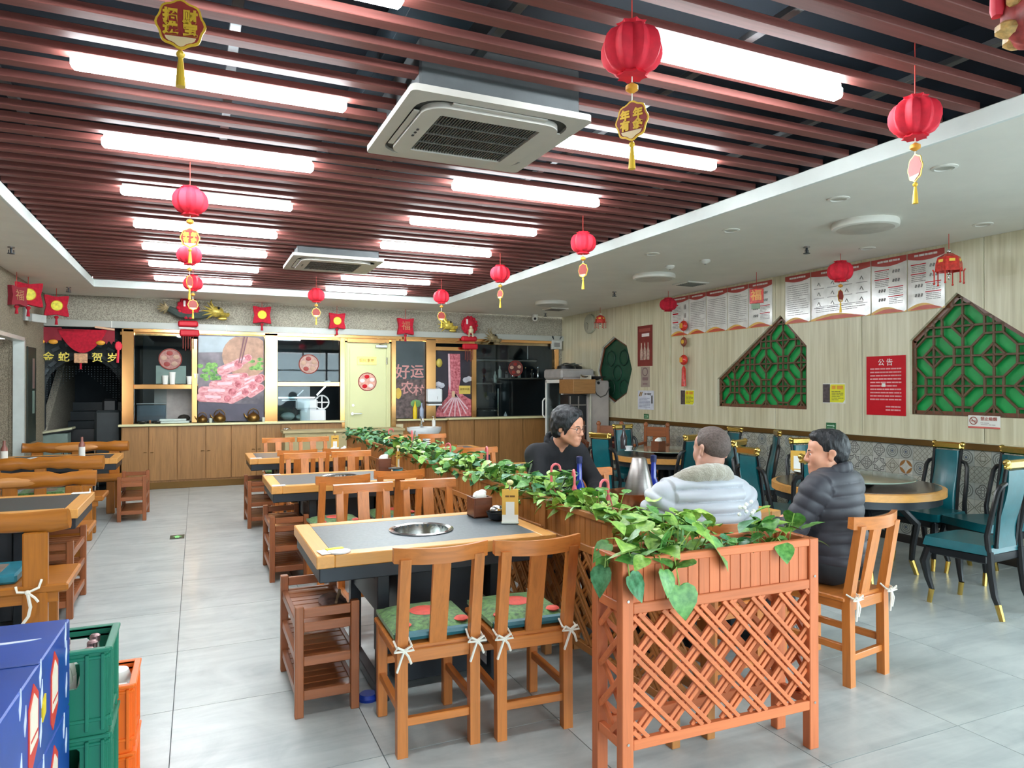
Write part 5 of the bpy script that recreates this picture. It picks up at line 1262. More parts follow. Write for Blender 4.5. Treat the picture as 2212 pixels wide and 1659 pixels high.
# ================================================================ wooden chairs
def wooden_chair(lab, loc, rz=0, group='wooden slat back chairs', cushion=True):
    t = thing('wooden_chair', lab, 'chair', loc, rz, group)
    for sx in (-1, 1):
        B().beam((sx * .16, .19, 0), (sx * .16, .19, .44), .045, .045, .004).obj('leg', WC['z'], t)
        b = B(); pr = [(-.235, 0), (-.19, 0), (-.185, .44), (-.255, .84), (-.295, .84), (-.23, .44)]
        q = B().prism(pr, -.0225, .0225); b.add([(v[1] + sx * (.16), v[0], v[2]) for v in q.v], q.f); b.obj('leg', WC['z'], t)
        B().box((sx * .16, -.01, .19), (.028, .38, .035), .003).obj('stretcher', WC['y'], t)
        B().box((sx * .165, -.01, .415), (.025, .38, .05), .003).obj('seat_rail', WC['y'], t)
    B().box((0, -.205, .14), (.29, .028, .035), .003).obj('stretcher', WC['x'], t)
    B().box((0, .19, .26), (.29, .028, .035), .003).obj('stretcher', WC['x'], t)
    B().box((0, -.205, .415), (.30, .03, .055), .003).obj('seat_rail', WC['x'], t); B().box((0, .19, .415), (.29, .03, .05), .003).obj('seat_rail', WC['x'], t)
    B().box((0, .005, .447), (.385, .42, .024), .006).obj('seat', WC['x'], t)
    q = B().prism([(-.205, .455), (-.19, .455), (-.258, .83), (-.28, .83)], -.038, .038); B().add([(v[1], v[0], v[2]) for v in q.v], q.f).obj('splat', WC['z'], t)
    n = 12; b = B(); vs = []
    for k in range(n + 1):
        u = -1 + 2 * k / n; x = .205 * u; y = -.293 + .045 * u * u; zc = .848 + .006 * u * u
        for dy, dz in ((-.017, -.032), (.017, -.028), (.012, .03), (-.02, .034)): vs.append((x, y + dy, zc + dz))
    fs = [(k * 4 + j, k * 4 + (j + 1) % 4, (k + 1) * 4 + (j + 1) % 4, (k + 1) * 4 + j) for k in range(n) for j in range(4)] + [(0, 1, 2, 3), (n * 4 + 3, n * 4 + 2, n * 4 + 1, n * 4)]
    b.add(vs, fs).obj('top_rail', WC['x'], t)
    if cushion:
        def pad(s, z0, z1, bulge):
            n = 10; vs = []; fs = []
            for side in (1, -1):
                for i in range(n + 1):
                    for j in range(n + 1):
                        u, v = -1 + 2 * i / n, -1 + 2 * j / n; e = max(0, 1 - u ** 4) * max(0, 1 - v ** 4)
                        vs.append((u * s, v * s + .015, (z0 + z1) / 2 + side * ((z1 - z0) / 2 * (.35 + .65 * e ** .5) + bulge * e)))
            N = (n + 1) ** 2
            for i in range(n):
                for j in range(n):
                    a = i * (n + 1) + j; fs.append((a, a + n + 1, a + n + 2, a + 1)); fs.append((N + a, N + a + 1, N + a + n + 2, N + a + n + 1))
            for i in range(n):
                for a, b_ in ((i, i + 1), (n * (n + 1) + i, n * (n + 1) + i + 1), (i * (n + 1), (i + 1) * (n + 1)), (i * (n + 1) + n, (i + 1) * (n + 1) + n)): fs.append((a, b_, N + b_, N + a))
            return B().add(vs, fs)
        c = pad(.185, .461, .515, .012).obj('cushion', CUSH, t, None, True, 60)
        B().lathe([(.07, .528), (.06, .5285), (.001, .53)], (0, .015, 0), 18).obj('red_emblem', CUSHR, c)
        for sx in (-1, 1):
            B().ball((sx * .13, -.125, .518), (.035, .03, .012), 8, 4).obj('corner_flower', CUSHR, c)
        B().tube([(-.18, -.172, .485), (.18, -.172, .485)], .02, 8, flat=1.).obj('satin_border', SATIN, c)
        for sx in (-1, 1):
            b = B(); x, y, z = sx * .16, -.245, .47
            b.tube([(x - sx * .03, y + .05, z + .02), (x - sx * .035, y, z), (x, y - .012, z - .012), (x + sx * .03, y, z), (x + sx * .03, y + .05, z + .01)], .005, 5)
            for s2, L, d in ((-1, .035, .03), (1, .04, .028)): b.tube([(x, y - .014, z - .012), (x + s2 * d, y - .025, z + .008), (x + s2 * (d + .012), y - .02, z - .012), (x, y - .014, z - .016)], .005, 5)
            for s2, L in ((-1, .1), (1, .07)): b.tube([(x, y - .014, z - .014), (x + s2 * .016, y - .02, z - L * .5), (x + s2 * .03, y - .012, z - L)], .0055, 5)
            b.obj('ribbon_tie', STRING, c)
    return t
C0 = wooden_chair('orange-brown wooden chair with green cushion, left one in front of the nearest table', (.955, 3.09, 0), -2)
def chair(lab, x, y, rz): return dup(C0, (x, y, 0), rz, lab)
chair('orange-brown wooden chair with green cushion, in front of the nearest table beside the planter', 1.395, 3.05, -3)
chair('wooden chair on the far side of the nearest hot-pot table, left of two', 1.05, 4.58, 180); chair('wooden chair on the far side of the nearest hot-pot table, right of two', 1.52, 4.6, 180)
chair('wooden chair with its back to the second table front, left of two', 1.0, 5.62, 3); chair('wooden chair with its back to the second table front, beside the planter', 1.5, 5.78, -2)
chair('wooden chair on the far side of the second table, left of two', 1.0, 7.08, 180); chair('wooden chair on the far side of the second table, right of two', 1.47, 7.1, 180)
chair('wooden chair at the front of the third table, left of two', .98, 8.0, 0); chair('wooden chair at the front of the third table, right of two', 1.45, 8.02, 0)
chair('wooden chair on the far side of the third table, left of two', .98, 9.4, 180); chair('wooden chair on the far side of the third table, right of two', 1.42, 9.38, 180)
CHB = wooden_chair('wooden chair under the man in white puffer jacket, behind the front planter', (2.46, 2.98, 0), 4, 'wooden slat back chairs', False)
CHC = dup(CHB, (3.21, 2.84, 0), 9, 'wooden chair with ribbon bows under the man in black puffer jacket')
for sx in (-1, 1):
    b = B(); x, y, z = sx * .16, -.245, .47
    b.tube([(x - sx * .03, y + .03, z + .02), (x - sx * .03, y, z), (x, y - .012, z - .012), (x + sx * .03, y, z), (x + sx * .03, y + .03, z + .01)], .005, 5)
    for s2, d in ((-1, .03), (1, .03)): b.tube([(x, y - .014, z - .012), (x + s2 * d, y - .025, z + .01), (x + s2 * (d + .012), y - .02, z - .01), (x, y - .014, z - .016)], .005, 5)
    for s2, L in ((-1, .12), (1, .1)): b.tube([(x, y - .014, z - .014), (x + s2 * .012, y - .02, z - L * .5), (x + s2 * .01, y - .012, z - L)], .0055, 5)
    b.obj('ribbon_tie', STRING, CHC)
dup(CHB, (2.42, 4.62, 0), 180, 'wooden chair under the man in black jacket, mostly hidden')
chair('wooden chair with plain pale rail just right of the man in black jacket', 2.93, 4.72, 180)
for x, y, rz, l in ((2.45, 5.6, 0, 'wooden chair behind the man in black jacket, left one'), (2.9, 5.58, 0, 'wooden chair behind the man in black jacket, right one'), (2.5, 7.1, 180, 'wooden chair half hidden by planter leaves with its rail toward the wood counter, left one'), (2.85, 6.95, 180, 'wooden chair half hidden by planter leaves with its rail toward the wood counter, right one'), (2.55, 7.95, 0, 'wooden chair showing only its top rail above the planter, in front of the wood counter'), (2.6, 9.3, 180, 'wooden chair below the white wash basin behind the planter leaves'), (3.05, 9.3, 180, 'wooden chair right of the one below the wash basin')):
    chair(l, x, y, rz)

# ================================================================ slatted side racks
def rack(lab, loc, rz=0):
    t = thing('slatted_rack', lab, 'rack', loc, rz, 'wooden slatted shelf racks')
    W, D = .30, .64
    for sx in (-1, 1):
        for sy in (-1, 1): B().box((sx * (W / 2 - .02), sy * (D / 2 - .02), .26), (.04, .04, .52), .003).obj('leg', WR['z'], t)
    for z in (.10, .26, .42):
        for sy in (-1, 1): B().box((0, sy * (D / 2 - .02), z), (W - .08, .025, .045), .003).obj('rail', WR['x'], t)
        for sx in (-1, 1): B().box((sx * (W / 2 - .02), 0, z), (.025, D - .08, .045), .003).obj('rail', WR['y'], t)
        for k in range(8): B().box((0, -D / 2 + .07 + (D - .14) * k / 7, z + .012), (W - .05, .062, .012), .002).obj('slat', WR['x'], t)
    for sy in (-1, 1): B().box((0, sy * (D / 2 - .02), .485), (W - .08, .022, .045), .003).obj('rail', WR['x'], t)
    return t
r0 = rack('reddish brown slatted rack under the left end of the nearest table', (.57, 3.72, 0))
dup(r0, (.68, 6.17, 0), 0, 'reddish brown slatted rack under the left end of the second table'); dup(r0, (.66, 8.5, 0), 0, 'reddish brown slatted rack under the left end of the third table')
dup(r0, (-.9, 5.8, 0), 0, 'slatted rack under the right end of the nearest log table at left'); dup(r0, (-.68, 9.5, 0), 0, 'slatted rack standing free at the end of the far left table')
t = thing('clip_bag', 'dark and pink cloth bag lying on the top shelf of the nearest rack', 'bag', (.63, 3.62, .437)); B().ball((0, 0, .025), (.07, .14, .03), 12, 7).obj('bag', mat('bag_brown', '3A2A26', .6, var=.4, scale=12, c2='8A6A64'), t); B().beam((.0, -.1, .04), (.05, .08, .05), .012, .03).obj('strap', mat('strap_tan', 'A08468', .6), t)

# ================================================================ log benches and tables at left
def log_bench(x0, x1, y, face, lab, loc_note=0):
    """backrest at y, seat toward +y (face=1) or -y (face=-1)"""
    t = thing('log_bench', lab, 'bench', ((x0 + x1) / 2, y, 0), 0 if face > 0 else 180, 'log backed benches at the left tables')
    L = x1 - x0; n = 14; rr = random.Random(int(y * 100)); pts = []; rs = []
    for k in range(n + 1): pts.append((-L / 2 + L * k / n, .012 * rr.uniform(-1, 1), .795 + .01 * rr.uniform(-1, 1))); rs.append(.062 + .01 * rr.uniform(-1, 1))
    b = B().tube(pts, rs, 12); b.v = [(p[0], p[1] * .75, p[2]) for p in b.v]; lg_ = b.obj('back_log', WB['x'], t)
    m = max(1, int(L / .62))
    for k in range(m):
        x = -L / 2 + L * (k + .5) / m
        b = B().ball((x, .04, .79), (.24, .018, .04), 22, 10); b.obj('cut_face', WBC['x'], lg_)
    for k in range(m + 1):
        x = -L / 2 + .16 + (L - .32) * k / m
        B().box((x, -.0, .37), (.12, .05, .74), .008).obj('leg', WB['z'], t); B().box((x, .42, .2), (.09, .05, .4), .006).obj('leg', WB['z'], t)
        if k < m: B().box((x + (L - .32) / m * .5, .01, .6), (.1, .04, .3), .006).obj('back_post', WB['z'], t)
    B().box((0, .22, .42), (L, .5, .05), .012).obj('seat', WB['x'], t); B().box((0, .0, .37), (L - .1, .03, .06), .004).obj('rail', WB['x'], t)
    for k in range(m):
        x = -L / 2 + .3 + (L - .5) * (k + .5) / m - .06; c = B(); c.box((x, .23, .475), (.4, .36, .055), .025); o = c.obj('cushion', BLUESEAT if face > 0 and y < 5 else CUSH, t)
        B().box((x, .23, .504), (.22, .2, .004), .002).obj('cushion_print', mat('cushion_brown', '7E6E62', .5, var=.2) if 'cushion_brown' not in MATS else MATS['cushion_brown'], o)
    return t
lb = log_bench(-1.95, -.66, 4.68, 1, 'log backed bench nearest the camera at the left edge, tied with a white ribbon')
b = B(); x, y, z = .46, -.05, .42
b.tube([(x - .06, y + .01, z + .03), (x - .05, y - .01, z + .005), (x, y - .015, z), (x + .05, y - .01, z + .02), (x + .06, y + .01, z + .06)], .007, 6); b.ball((x, y - .02, z), .014, 8, 6); b.tube([(x, y - .02, z), (x + .015, y - .025, z - .08), (x + .005, y - .022, z - .13), (x - .03, y - .02, z - .18)], .009, 6); b.tube([(x, y - .02, z), (x + .035, y - .025, z - .03), (x + .05, y - .022, z - .055)], .007, 6)
b.obj('ribbon_tie', STRING, lb)
t = thing('white_card', 'white card standing on the bench seat at the left photo edge', 'card', (-1.13, 4.62, .5)); B().box((0, 0, .075), (.1, .02, .15), .004).obj('card', PAPER, t)
log_bench(-1.95, -.76, 6.75, -1, 'log backed bench on the far side of the nearest left table')
lb2 = log_bench(-1.95, -.86, 8.22, 1, 'log backed bench in front of the far left table')
b = B(); x, y, z = .38, -.045, .46
b.tube([(x - .06, y, z + .02), (x, y - .015, z), (x + .05, y - .01, z + .03), (x + .05, y, z + .07)], .007, 6); b.tube([(x, y - .02, z), (x + .03, y - .025, z - .06)], .007, 6); b.obj('ribbon_tie', STRING, lb2)
log_bench(-1.95, -.8, 10.3, -1, 'log backed bench on the far side of the far left table')
hotpot_table(-1.95, -.7, 5.3, 6.13, 'dark topped table nearest the camera at the left wall', False, 'black topped hot-pot tables', STONED)
hotpot_table(-1.95, -.8, 8.9, 9.65, 'dark topped table far back at the left wall', False, 'black topped hot-pot tables', STONED)
def pad_sticker(x, y, lab, rz=0, w=.12, d=.09, yel=True):
    t = thing('corner_pad', lab, 'sticker', (x, y, .762), rz, 'corner pads on the tables'); B().box((0, 0, .002), (w, d, .004), .001).obj('white_pad', PAPER, t)
    if yel: B().box((.025, .03, .006), (w * .7, d * .35, .006), .002).obj('yellow_strip', PAPERY, t); B().lathe([(.055, .0), (.054, .006)], (.03, -.02, 0), 18).obj('round_pad', mat('pale_pad', 'D9D2CC', .4) if 'pale_pad' not in MATS else MATS['pale_pad'], t)
pad_sticker(.59, 3.42, 'white and yellow pad at the front left corner of the nearest table', 8)
pad_sticker(.6, 5.88, 'white pad at the front left corner of the second table', 0, .1, .07, False); pad_sticker(.62, 6.63, 'white pad at the rear left corner of the second table', 0, .14, .05, False); pad_sticker(.6, 8.24, 'white pad at the front left corner of the third table', 0, .12, .08, False)
pad_sticker(-.78, 6.07, 'white pad on the yellowed corner of the nearest left table', 0, .12, .08, False)

# ================================================================ small things on the tables
def napkin_box(x, y, lab, z=.762, rz=0):
    t = thing('napkin_box', lab, 'napkin box', (x, y, z), rz); b = B()
    for sx in (-.056, .056): b.box((sx, 0, .06), (.008, .12, .12), .002)
    for sy in (-.056, .056): b.box((0, sy, .06), (.104, .008, .12), .002)
    b.box((0, 0, .004), (.12, .12, .008), .001); b.obj('wood_box', WD['x'], t); b = B(); b.ball((0, 0, .12), (.045, .04, .035), 10, 6); b.ball((.02, .01, .14), (.03, .025, .02), 8, 5); b.obj('tissue', PAPER, t)
def stand_card(x, y, lab, rz=0, z=.762):
    t = thing('table_card', lab, 'card stand', (x, y, z), rz); B().box((0, 0, .004), (.1, .06, .008), .002).obj('base', GLASSW, t); B().box((0, 0, .1), (.095, .006, .19), .002).obj('card', mat('card_gold', 'D9A94A', .4, var=.06) if 'card_gold' not in MATS else MATS['card_gold'], t)
    B().box((0, -.004, .085), (.05, .002, .075), 0).obj('white_patch', PAPER, t); B().box((0, -.004, .028), (.093, .002, .04), 0).obj('white_foot', PAPER, t); lines(B(), -.03, .03, .165, .145, 1, 4, .01, 0).obj('printed_lines', MATS['brown_ink'], t)
    B().tube([(0, 0, .19), (.0, 0, .22)], .006, 6).obj('stem', CHROME, t); B().ball((0, 0, .235), (.02, .02, .016), 10, 6).obj('mushroom_cap', mat('cap_cream', 'D8CE90', .4) if 'cap_cream' not in MATS else MATS['cap_cream'], t)
napkin_box(1.58, 4.0, 'wooden napkin box at the planter end of the nearest table'); stand_card(1.66, 3.72, 'yellow card stand on the nearest table by the planter', -25)
t = thing('black_bowl', 'black bowl with steel spoon between napkin box and yellow card', 'bowl', (1.63, 3.84, .762)); B().lathe([(.03, 0), (.05, .01), (.068, .05), (.064, .05), (.045, .015), (.001, .012)], (0, 0, 0), 20).obj('bowl', BLACK, t); B().ball((0, 0, .06), (.05, .035, .028), 12, 7).obj('steel_lid', STEEL, t)
napkin_box(1.6, 6.5, 'wooden napkin box at the planter end of the second table'); stand_card(1.7, 6.35, 'pale card stand on the second table by the planter', 60)
t = thing('blue_cup', 'blue tinted cup with dark rim beside the second napkin box', 'cup', (1.66, 6.22, .762)); B().lathe([(.035, 0), (.05, .05), (.045, .05), (.03, .01)], (0, 0, 0), 16).obj('cup', mat('aqua_cup', '5AA3B8', .2), t); B().lathe([(.06, .05), (.066, .058), (.05, .056)], (-.02, 0, 0), 16).obj('dark_rim', BLACK, t)
stand_card(1.55, 8.75, 'pale card stand on the third table', 10)
for x, y, l in ((1.5, 8.62, 'crumpled white tissue left of the card on the third table'), (1.62, 8.6, 'crumpled white tissue right of the card on the third table')):
    t = thing('tissue', l, 'tissue', (x, y, .762)); b = B(); b.ball((0, 0, .03), (.035, .03, .03), 9, 5); b.ball((.02, .01, .055), (.02, .02, .02), 8, 5); b.obj('tissue', PAPER, t)
t = thing('sauce_bottle', 'white labelled sauce bottle in the middle of the far left table', 'bottle', (-1.19, 9.3, .762))
def sauce(t): B().lathe([(.033, 0), (.033, .11)], (0, 0, 0), 14).obj('label', PAPER, t); B().lathe([(.034, .11), (.03, .14), (.014, .17), (.013, .22)], (0, 0, 0), 14).obj('neck', mat('sauce_red', '8E5A50', .3) if 'sauce_red' not in MATS else MATS['sauce_red'], t)
sauce(t); t = thing('sauce_bottle', 'white labelled sauce bottle at the left end of the far left table', 'bottle', (-1.86, 9.0, .762)); sauce(t)
t = thing('white_cup', 'small white cup left of the sauce bottle on the far left table', 'cup', (-1.95, 8.95, .762)); B().lathe([(.03, 0), (.035, .08), (.03, .08), (.025, .01)], (0, 0, 0), 14).obj('cup', PAPER, t)
t = thing('plate', 'white plate lying on the far left table', 'plate', (-1.58, 9.1, .762)); B().lathe([(.06, 0), (.1, .012), (.098, .016), (.06, .006), (.001, .006)], (0, 0, 0), 22).obj('plate', CERAMIC, t)
# copper hot pot with steel chimney, blue bottles on the men's table
t = thing('copper_hotpot', 'copper hot pot with tall steel chimney on the men\'s table', 'hot pot', (2.545, 3.76, .762))
B().lathe([(.13, 0), (.15, .02), (.165, .1), (.17, .125), (.16, .125), (.15, .1), (.12, .03)], (0, 0, 0), 32).obj('pot', COPPER, t); B().lathe([(.1, .03), (.105, .09), (.045, .33), (.04, .335), (.001, .335)], (.05, .02, 0), 28).obj('chimney', STEELB, t); B().lathe([(.158, .09), (.001, .092)], (0, 0, 0), 28).obj('broth', mat('broth', '6A4024', .15), t)
t = thing('blue_bottle', 'dark blue liquor bottle right of the steel hot pot chimney', 'bottle', (2.72, 3.8, .762))
def blue(t): B().lathe([(.04, 0), (.045, .02), (.045, .12), (.03, .17), (.018, .2), (.016, .3)], (0, 0, 0), 18).obj('body', BLUEG, t); B().lathe([(.02, .3), (.021, .34), (.012, .345)], (0, 0, 0), 14).obj('cap', mat('navy_cap', '1B2250', .3) if 'navy_cap' not in MATS else MATS['navy_cap'], t); B().box((.008, -.043, .07), (.02, .01, .06), .003).obj('label', CHROME, t)
blue(t); t = thing('blue_bottle', 'dark blue liquor bottle in front of the man in black jacket', 'bottle', (2.24, 3.93, .762)); blue(t)
t = thing('saucer', 'white dish with dark chopstick rest on the men\'s table', 'dish', (2.35, 3.62, .762)); B().lathe([(.05, 0), (.08, .02), (.078, .024), (.05, .008), (.001, .008)], (0, 0, 0), 20).obj('dish', CERAMIC, t); B().ball((.0, 0, .03), (.03, .02, .02), 10, 6).obj('morsel', INKD, t)

# ================================================================ teal leather chairs and round tables
def teal_chair(lab, loc, rz):
    t = thing('teal_chair', lab, 'chair', loc, rz, 'teal leather chairs with gold top bars')
    b = B(); n = 12; q = [(-.22, -.2), (.22, -.2), (.245, .22), (.2, .24), (-.2, .24), (-.245, .22)]
    p = B().prism(q, .0, .06); v = [(x, z, y) for x, y, z in p.v]; cx_ = .0
    B().add([(x * (1 if z < .05 else .94), y * (1 if z < .05 else .95), z + .42) for x, y, z in v], p.f).obj('seat', TEAL, t, None, True, 60)
    B().box((0, .01, .39), (.44, .42, .06), .008).obj('apron', BLACK, t)
    for sx in (-1, 1):
        pts = [(sx * .2, .2, .4), (sx * .215, .225, .3), (sx * .2, .21, .18), (sx * .185, .19, .1)]
        l = B().tube(pts, [.03, .032, .022, .018], 8).obj('leg', BLACK, t); B().tube([pts[-1], (sx * .19, .205, .0)], [.0195, .017], 8).obj('gold_foot', GOLD, l)
        pts = [(sx * .19, -.2, .44), (sx * .19, -.21, .3), (sx * .185, -.23, .15), (sx * .185, -.25, .1)]
        l = B().tube(pts, [.026, .026, .022, .02], 8).obj('leg', BLACK, t); B().tube([pts[-1], (sx * .19, -.28, .0)], [.021, .018], 8).obj('gold_foot', GOLD, l)
        B().tube([(sx * .195, -.2, .42), (sx * .2, -.19, .55), (sx * .195, -.225, .72), (sx * .185, -.25, .85), (sx * .165, -.26, .885), (sx * .115, -.265, .905)], [.02, .018, .017, .018, .018, .016], 8).obj('side_stile', BLACK, t)
        B().tube([(sx * .118, -.205, .46), (sx * .12, -.225, .7), (sx * .122, -.27, 1.0)], .014, 6).obj('back_stile', BLACK, t)
    n = 8; vs = []; fs = []
    for k in range(n + 1):
        u = k / n; z = .46 + .53 * u; y = -.205 - .065 * u ** 1.3 + .012 * math.sin(PI * 2 * u)
        for x, dy in ((-.108, .012), (-.095, .026), (.095, .026), (.108, .012), (.108, -.012), (-.108, -.012)): vs.append((x, y + dy, z))
    fs = [(k * 6 + j, k * 6 + (j + 1) % 6, (k + 1) * 6 + (j + 1) % 6, (k + 1) * 6 + j) for k in range(n) for j in range(6)] + [(5, 4, 3, 2, 1, 0), tuple(n * 6 + j for j in range(6))]
    B().add(vs, fs).obj('back_panel', TEAL, t, None, True, 50)
    B().box((0, -.277, 1.03), (.25, .05, .06), .012).obj('gold_bar', GOLD, t)
    for sx in (-1, 1): b = B(); b.ball((sx * .128, -.277, 1.045), .024, 12, 8); b.ball((sx * .128, -.277, 1.015), .018, 10, 6); b.obj('gold_knob', GOLD, t)
    return t
def round_table(x, y, lab):
    t = thing('round_table', lab, 'table', (x, y, 0)); H, r = .745, .66
    B().lathe([(r, H - .06), (r, H - .005), (r - .04, H)], (0, 0, 0), 64).obj('table_edge', WT['x'], t); B().lathe([(r - .035, H - .002), (r - .035, H + .003), (.001, H + .0035)], (0, 0, 0), 64).obj('dark_top', DARKBROWN, t)
    B().lathe([(r - .03, H - .12), (r - .03, H - .06)], (0, 0, 0), 48).obj('apron', DARKSTEEL, t); B().lathe([(.12, .1), (.09, .3), (.1, H - .1)], (0, 0, 0), 20).obj('column', BLACK, t)
    for k in range(4):
        a = PI / 4 + k * PI / 2 + .15; c, s_ = math.cos(a), math.sin(a)
        pts = [(c * d, s_ * d, z) for d, z in ((.12, .5), (.34, .56), (.47, .42), (.44, .24), (.43, .12))]
        l = B().tube(pts, [.035, .035, .034, .026, .022], 8).obj('leg', BLACK, t); B().tube([pts[-1], (c * .47, s_ * .47, 0)], [.023, .02], 8).obj('gold_foot', GOLD, l)
    return t
def turntable(x, y, lab):
    t = thing('turntable', lab, 'turntable', (x, y, .75)); B().lathe([(.15, 0), (.12, .03), (.1, .04)], (0, 0, 0), 24).obj('base', STEELB, t)
    B().lathe([(.45, .042), (.455, .047), (.45, .052), (.001, .052)], (0, 0, 0), 56).obj('glass_disc', mat('pale_glass_disc', '9DB0A2', .05, var=.03, coat=1.) if 'pale_glass_disc' not in MATS else MATS['pale_glass_disc'], t)
T1, T2 = (5.05, 4.2), (5.16, 6.95)
round_table(*T1, 'round dark topped table with wood rim behind the man in black puffer jacket'); turntable(*T1, 'round glass turntable on the nearer round table')
round_table(*T2, 'round wood rimmed table far back, seen left of the man in white'); turntable(*T2, 'round glass turntable on the far round table')
t = thing('steel_ring', 'white rimmed steel dish on the nearer glass turntable', 'dish', (4.83, 4.35, .803)); B().lathe([(.2, 0), (.23, .03), (.235, .035), (.22, .036), (.19, .008), (.001, .008)], (0, 0, 0), 40).obj('dish', STEEL, t)
t = thing('table_card', 'yellow framed card standing on the nearer round table', 'card', (4.72, 4.5, .803), -50); B().box((0, 0, .1), (.12, .01, .2), .003).obj('card', MATS['card_gold'], t); B().box((0, -.006, .1), (.07, .003, .11), 0).obj('white_patch', PAPER, t); B().box((0, -.006, .02), (.12, .003, .03), 0).obj('white_foot', PAPER, t)
napkin_box(4.9, 6.75, 'wooden napkin box with white tissue on the far round table', .803, 10)
t = thing('steel_cup', 'white cup on the far round table left of the napkin box', 'cup', (4.66, 7.0, .803)); B().lathe([(.03, 0), (.045, .05), (.04, .05), (.025, .01)], (0, 0, 0), 16).obj('cup', CERAMIC, t); B().cyl((0, 0, .0), .05, .008, 16).obj('saucer', CERAMIC, t)
t = thing('dark_bottle', 'dark tall bottle on the far round table behind the white cup', 'bottle', (4.72, 7.2, .803)); B().lathe([(.04, 0), (.042, .14), (.018, .2), (.016, .26)], (0, 0, 0), 14).obj('body', mat('dark_glass', '3A3438', .1, coat=.5), t); B().cyl((0, 0, .27), .019, .03, 10).obj('cap', INKD, t)
def face_to(x, y, c): return math.degrees(math.atan2(-(c[0] - x), c[1] - y))
tc0 = None
chairs_t = [(4.3, 3.82, -58, 'teal chair back left of the nearer round table, closer to the man in black puffer'),
  (4.38, 4.4, -98, 'teal chair back left of the nearer round table, closer to the man in white'),
  (4.72, 4.84, -156, 'teal chair on the far side of the nearer round table, left of two'), (5.3, 4.78, 168, 'teal chair on the far side of the nearer round table, right of two'),
  (5.86, 4.13, 90, 'teal chair against the tiled wall beyond the nearer round table'), (5.85, 3.62, 76, 'teal chair against the tiled wall nearest the right photo edge'),
  (5.03, 3.2, 4, 'teal chair in the right foreground with full seat and gold feet'),
  (4.6, 6.09, 12, 'teal chair back just left of the man in white puffer head'), (5.74, 6.14, 56, 'teal chair by the wall right of the man in white puffer, nearer one'), (5.73, 6.74, 84, 'teal chair by the wall right of the man in white puffer, farther one'),
  (5.07, 7.53, 174, 'teal chair on the far side of the far round table, facing the camera'), (4.2, 6.56, -70, 'teal chair left of the far round table, turned beside the man in black jacket'), (4.52, 7.66, -146, 'teal chair behind the shoulder of the man in black jacket')]
for x, y, a, l in chairs_t:
    if tc0 is None: tc0 = teal_chair(l, (x, y, 0), a)
    else: dup(tc0, (x, y, 0), a, l)
# red stools and wooden high chairs by the tiled wall
t = thing('red_stool', 'red plastic stool against the wall under the nearer round table', 'stool', (5.95, 5.15, 0)); 
B().box((0, 0, .44), (.3, .3, .03), .01).obj('seat', REDSTOOL, t)
for sx in (-1, 1):
    for sy in (-1, 1): B().beam((sx * .12, sy * .12, .43), (sx * .155, sy * .155, 0), .045, .03, .004).obj('leg', REDSTOOL, t)
    B().box((sx * .14, 0, .2), (.02, .27, .04), .004).obj('cross_bar', REDSTOOL, t); B().box((0, sx * .14, .2), (.27, .02, .04), .004).obj('cross_bar', REDSTOOL, t)
def high_chair(x, y, rz, lab, m=WD):
    t = thing('high_chair', lab, 'high chair', (x, y, 0), rz, 'wooden child seats by the tiled wall')
    for sx in (-1, 1):
        B().beam((sx * .2, -.18, 0), (sx * .17, -.16, .98), .045, .04, .005).obj('leg', m['z'], t); B().beam((sx * .2, .2, 0), (sx * .18, .16, .72), .045, .04, .005).obj('leg', m['z'], t); B().beam((sx * .18, -.16, .74), (sx * .18, .2, .72), .05, .03, .005).obj('armrest', m['y'], t)
        B().ball((sx * .17, -.16, 1.0), (.035, .03, .04), 10, 6).obj('finial', m['z'], t)
    B().box((0, 0, .52), (.36, .36, .03), .006).obj('seat', m['x'], t); B().box((0, -.165, .9), (.34, .025, .14), .01).obj('back_rail', m['x'], t); B().box((0, -.165, .68), (.12, .02, .3), .006).obj('splat', m['z'], t)
    for z in (.2, .35): B().box((0, .18, z), (.36, .025, .035), .004).obj('cross_bar', m['x'], t)
high_chair(5.95, 8.35, 120, 'wooden child seat by the tiled wall behind the far round table, nearer one', WR); high_chair(5.6, 8.9, 150, 'wooden child seat by the tiled wall behind the far round table, farther one', WR); high_chair(5.2, 9.3, 160, 'wooden child seat left of the teal chair behind the man in black jacket', WD)
t = thing('stool_stack', 'dark maroon stack of stools right of the far teal chair', 'stool', (5.3, 8.55, 0)); 
for k in range(3): B().box((0, 0, .62 + .1 * k), (.32 - .01 * k, .32 - .01 * k, .06), .02).obj('stool_seat', mat('maroon_plastic', '4A1A20', .4), t) if k == 0 else B().box((0, 0, .62 + .1 * k), (.32, .32, .06), .02).obj('stool_seat', MATS['maroon_plastic'], t)
for sx in (-1, 1):
    for sy in (-1, 1): B().beam((sx * .12, sy * .12, .62), (sx * .17, sy * .17, 0), .05, .04, .004).obj('leg', MATS['maroon_plastic'], t)

